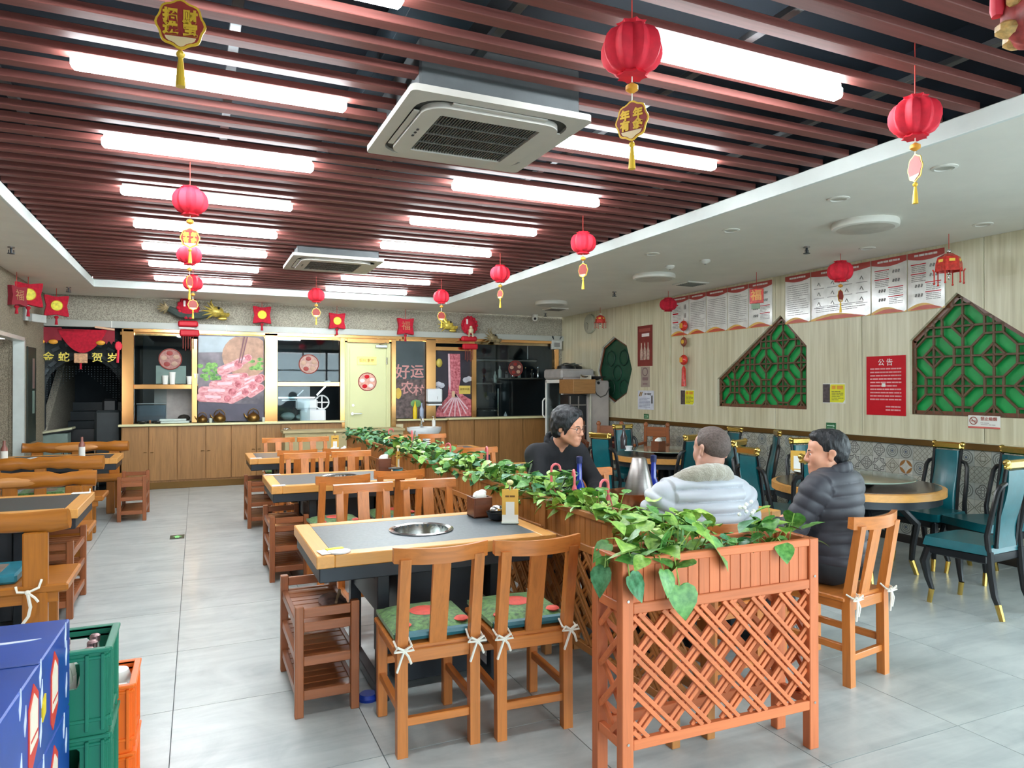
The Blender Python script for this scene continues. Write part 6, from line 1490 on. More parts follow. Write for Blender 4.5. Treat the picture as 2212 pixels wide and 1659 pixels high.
# ================================================================ lattice planters
def planter(L, lab, loc, rz, wd_, dbl=True, group=None):
    t = thing('lattice_planter', lab, 'planter', loc, rz, group); W, H, ps_ = .235, .9, .05
    def lat(b_axis, half, yy, x0, x1, z0, z1, pitch, double, out):
        """diagonal strips in the panel x0..x1, z0..z1 at depth yy (or at x=yy when b_axis is 'x')"""
        q = [(x0, z0), (x1, z0), (x1, z1), (x0, z1)]; hgt = z1 - z0
        for fam in (-1, 1):
            k = -2
            while True:
                base = x0 - (hgt if fam > 0 else 0) + pitch * (k + .35)
                if base > x1 + (hgt if fam < 0 else 0): break
                for d in ((-.0125, .0125) if double else (0,)):
                    a = (base + d * 1.414, z0); b = (base + d * 1.414 + fam * hgt, z1)
                    cl = clip_seg(a, b, q)
                    if cl and math.dist(cl[0], cl[1]) > .02:
                        y_ = yy + (out * .007 if fam < 0 else -out * .007); up = (0, 1, 0) if b_axis == 'y' else (1, 0, 0)
                        P = (lambda p: (p[0], y_, p[1])) if b_axis == 'y' else (lambda p: (y_, p[0], p[1]))
                        B().beam(P(cl[0]), P(cl[1]), .017 if double else .022, .013, .0015, up=up).obj('lattice_strip', wd_['x'] if fam < 0 else wd_['z'], t)
                k += 1
                if k > 60: break
    for sx in (-1, 1):
        for sy in (-1, 1):
            l = B().box((sx * (L / 2 - ps_ / 2), sy * (W / 2 - .022), H / 2), (ps_, .044, H), .003).obj('leg', wd_['z'], t)
            for z in (.74, .2): B().cyl((sx * (L / 2 - ps_ / 2), sy * (W / 2 + .001), z), .0055, .005, 10, 'y').obj('screw', STEEL, l)
    iw = L - 2 * ps_
    for sy in (-1, 1):
        y_ = sy * (W / 2 - .015)
        for z, h in ((.885, .03), (.708, .04), (.19, .04)): B().box((0, y_, z), (iw, .028, h), .003).obj('rail', wd_['x'], t)
        n = max(8, round(iw / .0525)); pw = iw / n
        pm_ = B().box((0, 0, 0), (pw - .0025, .014, .145), .0015).mesh('plank', wd_['z'])
        for k in range(n): inst('plank', pm_, t, (-iw / 2 + pw * (k + .5), sy * (W / 2 - .02) + R.uniform(-.0012, .0012), .799))
        lat('y', 0, sy * (W / 2 - .016), -iw / 2, iw / 2, .21, .688, .145 if sy < 0 else .17, dbl and sy < 0, sy)
    for sx in (-1, 1):
        x_ = sx * (L / 2 - .02); sw_ = W - .09
        for z, h in ((.885, .03), (.708, .04), (.19, .04)): B().box((x_, 0, z), (.028, sw_, h), .003).obj('rail', wd_['y'], t)
        for k in range(3): B().box((x_, (k - 1) * sw_ / 3, .799), (.014, sw_ / 3 - .003, .145), .0015).obj('plank', wd_['z'], t)
        lat('x', 0, x_, -sw_ / 2, sw_ / 2, .21, .688, .16, False, sx)
    B().box((0, 0, .74), (iw, W - .06, .02), .002).obj('bottom_board', wd_['x'], t); B().box((0, 0, .80), (iw - .01, W - .065, .1), .012).obj('soil', SOIL, t)
    return t
PF = planter(.98, 'orange wooden planter with lattice front in the foreground', (1.955, 2.345, 0), -1.5, WP)
pys = [3.07, 4.30, 5.53, 6.76, 7.99, 9.22]
ordp = ['nearest the camera', 'second from the camera', 'third from the camera', 'fourth from the camera', 'fifth from the camera', 'farthest from the camera']
PL = None
for k, yy in enumerate(pys):
    x = 1.965 + .012 * k
    lab = 'long brown lattice planter in the dividing row, ' + ordp[k]
    if PL is None: PL = planter(1.22, lab, (x, yy, 0), -89.3, WPL, True, 'long planters dividing the room')
    else: dup(PL, (x, yy, 0), -89.3, lab)

# ================================================================ leafy plants
def leaf_mesh(m, curl, fold, seed):
    """heart shaped leaf, base at origin, tip toward +y, unit length"""
    r = random.Random(seed); n = 7; vs = []; fs = []
    prof = [(.0, .0), (-.06, .26), (.1, .45), (.32, .5), (.56, .4), (.78, .22), (.93, .07), (1.0, .0)]
    ty, tw = zip(*prof)
    for i, (y, w) in enumerate(prof):
        for j in (-1, -.5, 0, .5, 1):
            x = w * j; z = -curl * y * y + fold * abs(x) + .03 * math.sin(9 * y + seed + 4 * j) * w
            vs.append((x, y if abs(j) > .1 or i > 1 else (.0 if i == 0 else .05), z))
    for i in range(len(prof) - 1):
        for j in range(4): a = i * 5 + j; fs.append((a, a + 1, a + 6, a + 5))
    me = B().add(vs, fs).mesh('leaf', m, True, 80); return me
LM = {k: [leaf_mesh(LEAFS[k], c, f, s) for s, (c, f) in enumerate(((.25, .18), (.5, .1), (.05, .3), (.35, -.12)))] for k in range(4)}
def plant(lab, loc, rz, L, W, nleaf, smin, smax, pal, hmin, hmax, seed, out=.0, group=None, stems=True, name='leafy_plant', extra=()):
    """leaves stand on stems over the soil; local x runs along the planter"""
    t = thing(name, lab, 'plant', loc, rz, group); r = random.Random(seed); sb = B()
    for k in range(nleaf):
        x, y = r.uniform(-L / 2, L / 2), r.uniform(-W / 2, W / 2)
        hh = lerp(hmin, hmax, r.random() ** 1.1) * (1 + .35 * math.sin(x * 9 + seed) * (1 if L > .9 else .2))
        ox, oy = r.uniform(-.05, .05), r.uniform(-.05, .05) + out * (y / W)
        p = Vector((x + ox, y + oy, hh)); s = r.uniform(smin, smax)
        az = r.uniform(0, 2 * PI); tilt = r.uniform(-.5, .75)
        o = inst('leaf', r.choice(LM[r.choice(pal)]), t, p, (-tilt, r.uniform(-.4, .4), az)); o.scale = (s * r.uniform(.85, 1.05), s, s)
        if stems and k % 2 == 0: sb.tube([(x * .96, y * .8, 0), ((x + p.x) / 2, (y + p.y) / 2, hh * .6), tuple(p)], .0025, 4)
    for (p, s, rot, c) in extra:
        o = inst('leaf', LM[c][0], t, p, rot); o.scale = (s, s, s)
        sb.tube([(p[0] * .9, p[1] * .3, 0), (p[0] * .97, p[1] * .8, max(.05, p[2] * .5 + .04)), tuple(p)], .003, 4)
    if sb.v: stuff(sb.obj('stem', STEM, t))
    return t
z0 = .852
pd_ = rad(180)
# front planter: a lush clump at its left, a thinner one at its right, sparse sprigs between
plant('lush light green heart leaved clump spilling over the left end of the front planter', (1.68, 2.35, z0), 0, .38, .2, 66, .065, .11, (0, 1, 1, 0), .02, .16, 21, .1, 'pothos clumps in the front planter', extra=(
    ((.0, -.17, -.06), .125, (-1.15, .1, PI - .15), 0), ((-.06, -.15, .0), .10, (-1.0, -.2, PI + .3), 0), ((-.2, -.13, -.01), .11, (-1.0, .3, PI + .5), 2), ((-.24, -.02, .0), .115, (-1.1, 0, PI / 2 + .2), 2), ((.22, -.08, .08), .14, (-.8, 0, PI + .7), 0), ((.12, -.1, .14), .12, (-.5, .2, PI + .9), 1), ((.14, .02, .15), .12, (-.5, 0, -1.9), 0)))
plant('tall green clump with broad leaves at the right end of the front planter', (2.31, 2.35, z0), 0, .2, .14, 22, .06, .10, (0, 1, 0, 2), .03, .13, 22, .05, 'pothos clumps in the front planter', extra=(((.1, -.03, .14), .1, (-.9, .2, -1.0), 0), ((-.1, .0, .12), .11, (-.2, .3, 1.6), 2), ((-.07, -.13, .04), .085, (-.75, 0, PI - .4), 0), ((.02, .04, .16), .1, (-.3, 0, .6), 1)))
plant('thin sprigs in the bare middle of the front planter', (2.02, 2.34, z0), 0, .26, .1, 22, .035, .06, (0, 2, 0), .02, .07, 23, 0, 'pothos clumps in the front planter')
pals = [(1, 1, 0, 3, 1), (0, 1, 1, 0, 2), (0, 2, 0, 1), (0, 2, 0, 1), (2, 2, 0), (2, 2, 0)]
pn_ = ['bright green leafy growth filling the nearest long planter', 'green leafy growth in the second long planter, before the man in black jacket', 'dense green growth in the third long planter with a yellow leaf', 'dense dark green growth in the fourth long planter', 'dense dark green growth in the fifth long planter', 'dense dark green growth in the farthest long planter by the cream door']
nl = [270, 285, 280, 250, 200, 180]
for k, yy in enumerate(pys):
    plant(pn_[k], (1.965 + .012 * k, yy, z0), -89.3, 1.16, .19, nl[k], .055, .095 if k < 2 else .085, pals[k], .0, (.125, .14, .14, .14, .14, .14)[k], 40 + k, .1, 'leafy plants in the long planters', k < 3)
# pink hanger hooks and grey sticks left in the planters
def hook(x, y, lab, rz=0, h=.2, z=z0 + .04, bare=False):
    t = thing('plastic_hanger', lab, 'hanger', (x, y, z), rz, 'pink plastic pot hangers in the planters'); b = B()
    b.tube([(0, 0, h * .5), (0, 0, h * .85)] + [(.028 - .028 * math.cos(a), 0, h * .85 + .03 * math.sin(a)) for a in (k * PI / 6 for k in range(1, 6))] + [(.058, 0, h * .8)], .0075, 6); b.lathe([(.016, h * .36), (.008, h * .52)], (0, 0, 0), 8); b.obj('hook', PINK, t)
    b = B()
    for a in (0, 2.1, 4.2): b.tube([(.012 * math.cos(a), .012 * math.sin(a), h * .38), (.035 * math.cos(a), .035 * math.sin(a), -.02)], .004, 5)
    b.obj('hanger_arm', PINK, t)
hook(1.96, 3.78, 'pink hook hanger in front of the man in black jacket, left one', -10, .19); hook(2.03, 3.62, 'pink hook hanger seen edge on in front of the man in black jacket', 70, .16); hook(2.0, 3.2, 'large pink hook hanger nearest the white puffer jacket', 190, .16)
hook(2.02, 4.95, 'pink hook hanger in front of the right wood counter', 80, .2); hook(2.03, 8.0, 'pink hook hanger in front of the wash basin, farther left one', 10, .17); hook(2.05, 7.1, 'pink hook hanger by the wash basin pedestal', 80, .2); hook(2.02, 5.8, 'pink hook hanger by the wooden chair rail behind the planter', 120, .16)
for x, y, a, l, h in ((1.93, 4.15, .12, 'thin grey green stick leaning in the second long planter', .2), (1.95, 6.85, .1, 'dark stick standing in the fourth long planter', .26)):
    t = thing('plant_stick', l, 'stick', (x, y, z0)); B().tube([(0, 0, -.02), (a * .5, -a * .3, h)], .006, 5).obj('stick', mat('stick_grey', '5F6A58', .7) if 'stick_grey' not in MATS else MATS['stick_grey'], t)
t = thing('hanging_leaf', 'single pale leaf dangling over the side of the fifth long planter', 'leaf', (1.84, 7.2, .8)); o = inst('leaf', LM[3][0], t, (0, 0, 0), (-1.3, 0, PI / 2)); o.scale = (.07,) * 3; B().tube([(0, 0, 0), (.0, 0, .1), (.06, 0, .12)], .003, 5).obj('stem', STEM, t)
t = thing('yellow_leaf', 'single yellow leaf among the plants of the third long planter', 'leaf', (1.9, 4.85, .93)); o = inst('leaf', B().add([tuple(v.co) for v in LM[1][1].vertices], [tuple(p.vertices) for p in LM[1][1].polygons]).mesh('leaf', mat('leaf_yellow', 'C8C43A', .5)), t, (0, 0, 0), (.2, .3, 1.2)); o.scale = (.06, .1, .08)
t = thing('wind_spinner', 'black and white striped ornament stuck in the fourth long planter', 'ornament', (1.99, 6.45, .93)); b = B(); b.tube([(0, 0, -.06), (.01, 0, .1)], .006, 5); b.obj('stick', BLACK, t)
for k in range(4): B().box((.03, 0, .06 + .02 * k), (.045, .012, .009), .002).obj('white_stripe', PAPER, t)
t = thing('white_flowers', 'small white plastic clips among the leaves at the right of the front planter', 'flower', (2.22, 2.4, 1.0)); b = B()
for k in range(9): b.ball((.02 * (k % 5) - .04 + R.uniform(-.01, .01), R.uniform(-.02, .02), .012 * (k % 4) + R.uniform(-.01, .01)), .009, 7, 4)
b.obj('clip', PAPER, t)

# ================================================================ crates and cartons at the lower left
def crate(lab, loc, col, W=.38, D=.24, H=.28, group='plastic bottle crates', rz=0, win=True):
    t = thing('bottle_crate', lab, 'crate', loc, rz, group); b = B(); th = .012
    for sy in (-1, 1):
        rect = [(-W / 2, 0), (W / 2, 0), (W / 2, H), (-W / 2, H)]; ho = []
        if win:
            a = [(W / 2 - .175, H * .62), (W / 2 - .175, H * .84), (W / 2 - .165, H * .88), (W / 2 - .085, H * .88), (W / 2 - .075, H * .84), (W / 2 - .075, H * .62), (W / 2 - .085, H * .56), (W / 2 - .165, H * .56)]
            ho = [a, [(-x - .03 + .03, z) for x, z in a]]
        B().prism(rect, sy * D / 2 - th / 2, sy * D / 2 + th / 2, ho).obj('side', col, t, None, True, 30)
    for sx in (-1, 1):
        rect = [(-D / 2, 0), (D / 2, 0), (D / 2, H), (-D / 2, H)]; ho = [[(-.05, H * .66), (-.05, H * .82), (-.03, H * .88), (.03, H * .88), (.05, H * .82), (.05, H * .66)]]
        p = B().prism(rect, sx * W / 2 - th / 2, sx * W / 2 + th / 2, ho); B().add([(v[1], v[0], v[2]) for v in p.v], p.f).obj('side', col, t, None, True, 30)
    B().box((0, 0, .008), (W, D, .016), .002).obj('floor_panel', col, t)
    b = B()
    for z, o_ in ((H - .0035, .012), (H * .9, .004), (.05, .006)):
        for sy in (-1, 1): b.box((0, sy * (D / 2 + o_ / 2), z), (W + 2 * o_, .012 + o_, .012), .003)
        for sx in (-1, 1): b.box((sx * (W / 2 + o_ / 2 + .0004), 0, z + .0007), (.0128 + o_, D + 2 * o_ + .001, .0135), .003)
    b.obj('rim', col, t); b = B()
    for sy in (-1, 1):
        for x in (-W / 2 + .01, -W / 2 + .055, W / 2 - .055, W / 2 - .01, 0): b.box((x, sy * (D / 2 + .008), H / 2), (.011, .014, H - .03), .002)
    for sx in (-1, 1):
        for y in (-D / 2 + .012, -.065, .065, D / 2 - .012): b.box((sx * (W / 2 + .008), y, H / 2), (.014, .01, H - .03), .002)
    b.obj('rib', col, t)
    return t
pal_ = thing('pallet', 'low wooden pallet under the green crates', 'pallet', (-.46, 2.79, 0)); 
for k in range(4): B().box((-.15 + .1 * k, 0, .115), (.08, .26, .02), .002).obj('plank', WD['y'], pal_)
for k in range(2): B().box((0, -.1 + .2 * k, .05), (.38, .05, .1), .002).obj('block', WD['x'], pal_)
crate('green bottle crate on top of the green stack, full of capped bottles', (-.46, 2.79, .41), GREENC); crate('green bottle crate at the bottom of the green stack', (-.46, 2.79, .128), GREENC)
def bottle(x, y, z, lab, grp):
    t = thing('beer_bottle', lab, 'bottle', (x, y, z), R.uniform(0, 360), grp)
    B().lathe([(.03, 0), (.034, .01), (.034, .13), (.028, .16), (.014, .19), (.0135, .235)], (0, 0, 0), 14).obj('glass_body', GLASSW, t); B().lathe([(.0352, .03), (.0352, .12)], (0, 0, 0), 14, cap=False).obj('white_label', PAPER, t)
    B().lathe([(.016, .225), (.0165, .245), (.012, .25), (.001, .251)], (0, 0, 0), 14).obj('cap', CAP, t); B().lathe([(.017, .18), (.0155, .205)], (0, 0, 0), 12, cap=False).obj('neck_foil', CAP, t)
    b = B(); b.tube([(.012 * math.cos(a), -.0365, .07 + .02 * math.sin(a)) for a in (k * PI / 6 for k in range(12))], .004, 4, True); o = b.obj('red_print', mat('label_red', 'D2304E', .5) if 'label_red' not in MATS else MATS['label_red'], t)
    return t
for i in range(4):
    for j in range(3): bottle(-.46 - .135 + .09 * i, 2.79 - .072 + .072 * j, .43, 'capped bottle in the top green crate, column %s from the blue cartons, %s row' % (('first', 'second', 'third', 'fourth')[i], ('near', 'middle', 'far')[j]), 'bottles in the top green crate')
for i in range(2): bottle(-.46 + .045 + .09 * i, 2.79 - .072, .15, 'bottle seen through the lower green crate window, %s' % ('left' if i == 0 else 'right'), 'bottles in the lower green crate')
crate('orange plastic crate behind the green stack', (-.42, 3.08, .2), ORANGEC, .4, .25, .25, 'plastic bottle crates', 0, False); crate('lower orange plastic crate under the other orange one', (-.42, 3.08, 0), ORANGEC, .4, .25, .2, 'plastic bottle crates', 0, False)
for k, (x, y) in enumerate(((-.28, 3.12), (-.27, 3.02), (-.38, 3.1))):
    t = thing('white_bottle', 'white %s in the orange crate' % ('rounded cap at the far side', 'carton at the near side', 'cap hidden at the left')[k], 'bottle', (x, y, .222))
    if k != 1: B().lathe([(.045, 0), (.048, .15), (.05, .2), (.04, .23), (.01, .24)], (0, 0, 0), 18).obj('cap', PAPER, t)
    else: B().box((0, 0, .1), (.07, .08, .2), .006).obj('carton', PAPER, t); B().box((0, -.041, .17), (.05, .003, .01), 0).obj('printed_lines', INK, t)
def carton(lab, loc, rz, W=.42, D=.84, H=.27, top=True):
    t = thing('beer_carton', lab, 'carton', loc, rz, 'blue drinks cartons'); B().box((0, 0, H / 2), (W, D, H), .004).obj('box', BLUEC, t)
    r = random.Random(int(loc[2] * 100)); w = B()
    for y in (-.36, -.16, .04, .33):
        for z in (.07, .17, .23):
            yy = y + r.uniform(-.04, .04); w.prism([(yy, z - .03), (yy + .014, z + .005), (yy + .01, z + .045), (yy - .008, z + .0)], 0, 1)
    w.v = [(W / 2 + (.0015 if p[1] > .5 else -.001), p[0], p[2]) for p in w.v]; w.obj('white_diamond', mat('carton_white', 'D5DCEC', .4) if 'carton_white' not in MATS else MATS['carton_white'], t)
    for y, s in ((-.04, 1), (.2, .9)):
        q = [(y - .05 * s, .05), (y - .05 * s, .19), (y + .0, .24), (y + .05 * s, .2), (y + .05 * s, .07), (y - .02 * s, .02)]
        def onside(poly, d, nm, m):
            p = B().prism(poly, 0, 1); B().add([(W / 2 + (d if v[1] > .5 else -.001), v[0], v[2]) for v in p.v], p.f).obj(nm, m, t)
        onside(q, .002, 'red_label', mat('label_orange_red', 'D23A2A', .4) if 'label_orange_red' not in MATS else MATS['label_orange_red'])
        onside([(y - .038 * s, .075), (y - .038 * s, .18), (y, .215), (y + .036 * s, .185), (y + .036 * s, .085)], .0035, 'cream_label', mat('label_cream', 'EADFC8', .4) if 'label_cream' not in MATS else MATS['label_cream'])
        onside([(y - .036 * s, .1), (y - .036 * s, .106), (y + .034 * s, .112), (y + .034 * s, .106)], .0045, 'red_line', MATS['label_orange_red'])
    onside([(.05, .1), (.05, .15), (.085, .165), (.085, .115)], .004, 'yellow_label', YELLOW)
    if top:
        for x, y in ((-.05, -.12), (-.05, .14), (.08, .22)): w = B(); p = B().prism([(x - .16, y - .012), (x + .06, y + .01), (x + .09, y + .022), (x - .1, y + .016)], H - .001, H + .0015); B().add([(v[0], v[2], v[1]) for v in p.v], p.f).obj('white_streak', MATS['carton_white'], t)
        B().box((0, .02, H + .001), (W, .006, .002), 0).obj('seam', mat('seam_blue', '12357A', .5) if 'seam_blue' not in MATS else MATS['seam_blue'], t)
for k, l in enumerate(('blue drinks carton at the bottom of the lower left stack', 'blue drinks carton in the middle of the lower left stack', 'blue drinks carton on top of the lower left stack with white streaks')):
    carton(l, (-.592, 2.21, .272 * k), -2, H=.268, top=k == 2)

# ================================================================ people (smooth implicit surfaces turned into one mesh each)
class SDF:
    def __init__(s): s.pr = []
    def cone(s, a, b, r1, r2=None, k=.03, sub=False, seam=None):
        s.pr.append(('c', np.array(a, float), np.array(b, float), r1, r1 if r2 is None else r2, k, sub, seam)); return s
    def ell(s, c, r, k=.03, rot=None, sub=False, seam=None):
        s.pr.append(('e', np.array(c, float), np.array(r, float), rot, None, k, sub, seam)); return s
    def chain(s, pts, rs, k=.03, seam=None):
        for i in range(len(pts) - 1): s.cone(pts[i], pts[i + 1], rs[i], rs[i + 1], k, False, seam)
        return s
    def bound(s, p):
        if p[0] == 'c': m = max(p[3], p[4]); return np.minimum(p[1], p[2]) - m, np.maximum(p[1], p[2]) + m
        m = p[2].max() if p[3] is not None else p[2]; return p[1] - m, p[1] + m
    def build(s, h, amp=0., period=.06, noise=0., nf=60.):
        bs = [s.bound(p) for p in s.pr if not p[6]]
        lo = np.min([b[0] for b in bs], 0) - .035; hi = np.max([b[1] for b in bs], 0) + .035
        n = np.ceil((hi - lo) / h).astype(int) + 1
        D = np.full(n, .3, np.float32); Q = np.zeros(n, np.float32); BD = np.full(n, .3, np.float32)
        ax = [lo[i] + h * np.arange(n[i]) for i in range(3)]
        for p in s.pr:
            b0, b1 = s.bound(p); i0 = np.maximum(0, np.floor((b0 - .045 - lo) / h).astype(int)); i1 = np.minimum(n, np.ceil((b1 + .045 - lo) / h).astype(int) + 1)
            if (i1 <= i0).any(): continue
            sl = tuple(slice(a, b) for a, b in zip(i0, i1))
            X, Y, Z = np.meshgrid(*[ax[i][sl[i]] for i in range(3)], indexing='ij'); P = np.stack((X, Y, Z), -1)
            if p[0] == 'c':
                ba = p[2] - p[1]; pa = P - p[1]; t = np.clip(pa @ ba / max(1e-9, ba @ ba), 0, 1)
                d = np.linalg.norm(pa - t[..., None] * ba, axis=-1) - (p[3] + (p[4] - p[3]) * t); sc = t * np.linalg.norm(ba)
            else:
                q = P - p[1]
                if p[3] is not None: q = q @ np.array(p[3])
                k0 = np.linalg.norm(q / p[2], axis=-1); k1 = np.linalg.norm(q / p[2] ** 2, axis=-1) + 1e-9; d = k0 * (k0 - 1) / k1; sc = Z
            cur = D[sl]; k = p[5]
            if p[6]:
                a, b_ = -d, cur; hh = np.maximum(k - np.abs(a - b_), 0) / k; D[sl] = np.maximum(a, b_) + hh * hh * k * .25
            else:
                hh = np.maximum(k - np.abs(d - cur), 0) / k; D[sl] = np.minimum(d, cur) - hh * hh * k * .25
                if amp:
                    val = p[7](X, Y, Z, sc) if p[7] else np.zeros_like(d); better = d < BD[sl]
                    Q[sl] = np.where(better, val, Q[sl]); BD[sl] = np.minimum(BD[sl], d)
        if amp: D -= amp * (np.abs(np.sin(np.pi * Q / period)) ** .6 - .6)
        if noise:
            X, Y, Z = np.meshgrid(*ax, indexing='ij')
            D -= noise * (np.sin(X * nf + 2 * np.sin(Z * nf * .6)) * np.sin(Y * nf * 1.1 + 1.3) + .6 * np.sin(Z * nf * 1.3 + X * nf * .7) * np.sin(Y * nf * .8 + Z * 9))
        return nets(D, lo, h)
def nets(D, o, h):
    S_ = D < 0; c = [[[D[i:D.shape[0] - 1 + i, j:D.shape[1] - 1 + j, k:D.shape[2] - 1 + k] for k in (0, 1)] for j in (0, 1)] for i in (0, 1)]
    cnt = sum((c[i][j][k] < 0).astype(np.int8) for i in (0, 1) for j in (0, 1) for k in (0, 1)); act = (cnt > 0) & (cnt < 8)
    I = np.argwhere(act); idx = np.full(act.shape, -1, np.int64); idx[act] = np.arange(len(I))
    pos = np.zeros((len(I), 3)); w = np.zeros(len(I))
    cv = {(i, j, k): c[i][j][k][act] for i in (0, 1) for j in (0, 1) for k in (0, 1)}
    for a in range(3):
        for p in (0, 1):
            for q in (0, 1):
                k0 = [p, q]; k0.insert(a, 0); k1 = [p, q]; k1.insert(a, 1); d0, d1 = cv[tuple(k0)], cv[tuple(k1)]; m = (d0 < 0) != (d1 < 0)
                t = d0 / np.where(m, d0 - d1, 1); e = np.array(k0, float) + t[:, None] * np.eye(3)[a]
                pos += np.where(m[:, None], e, 0); w += m
    V = o + h * (I + pos / w[:, None]); F = []
    for a in range(3):
        b, c_ = (a + 1) % 3, (a + 2) % 3
        s0 = [slice(None)] * 3; s0[a] = slice(0, -1); s1 = [slice(None)] * 3; s1[a] = slice(1, None)
        m = S_[tuple(s0)] != S_[tuple(s1)]; E_ = np.argwhere(m)
        E_ = E_[(E_[:, b] > 0) & (E_[:, c_] > 0) & (E_[:, b] < D.shape[b] - 1) & (E_[:, c_] < D.shape[c_] - 1)]
        def cell(db, dc): q = E_.copy(); q[:, b] += db; q[:, c_] += dc; return idx[q[:, 0], q[:, 1], q[:, 2]]
        quad = np.stack((cell(-1, -1), cell(0, -1), cell(0, 0), cell(-1, 0)), 1); ins = S_[E_[:, 0], E_[:, 1], E_[:, 2]]
        quad[~ins] = quad[~ins][:, ::-1]; F.append(quad)
    return V, np.concatenate(F)
def nobj(name, VF, m, parent):
    V, F = VF; me = bpy.data.meshes.new(name); me.vertices.add(len(V)); me.vertices.foreach_set('co', V.astype(np.float32).ravel())
    me.loops.add(F.size); me.loops.foreach_set('vertex_index', F.astype(np.int32).ravel()); me.polygons.add(len(F)); me.polygons.foreach_set('loop_start', np.arange(0, F.size, 4, dtype=np.int32))
    me.polygons.foreach_set('use_smooth', np.ones(len(F), bool)); me.materials.append(m); me.update(calc_edges=True); me.validate()
    return inst(name, me, parent)

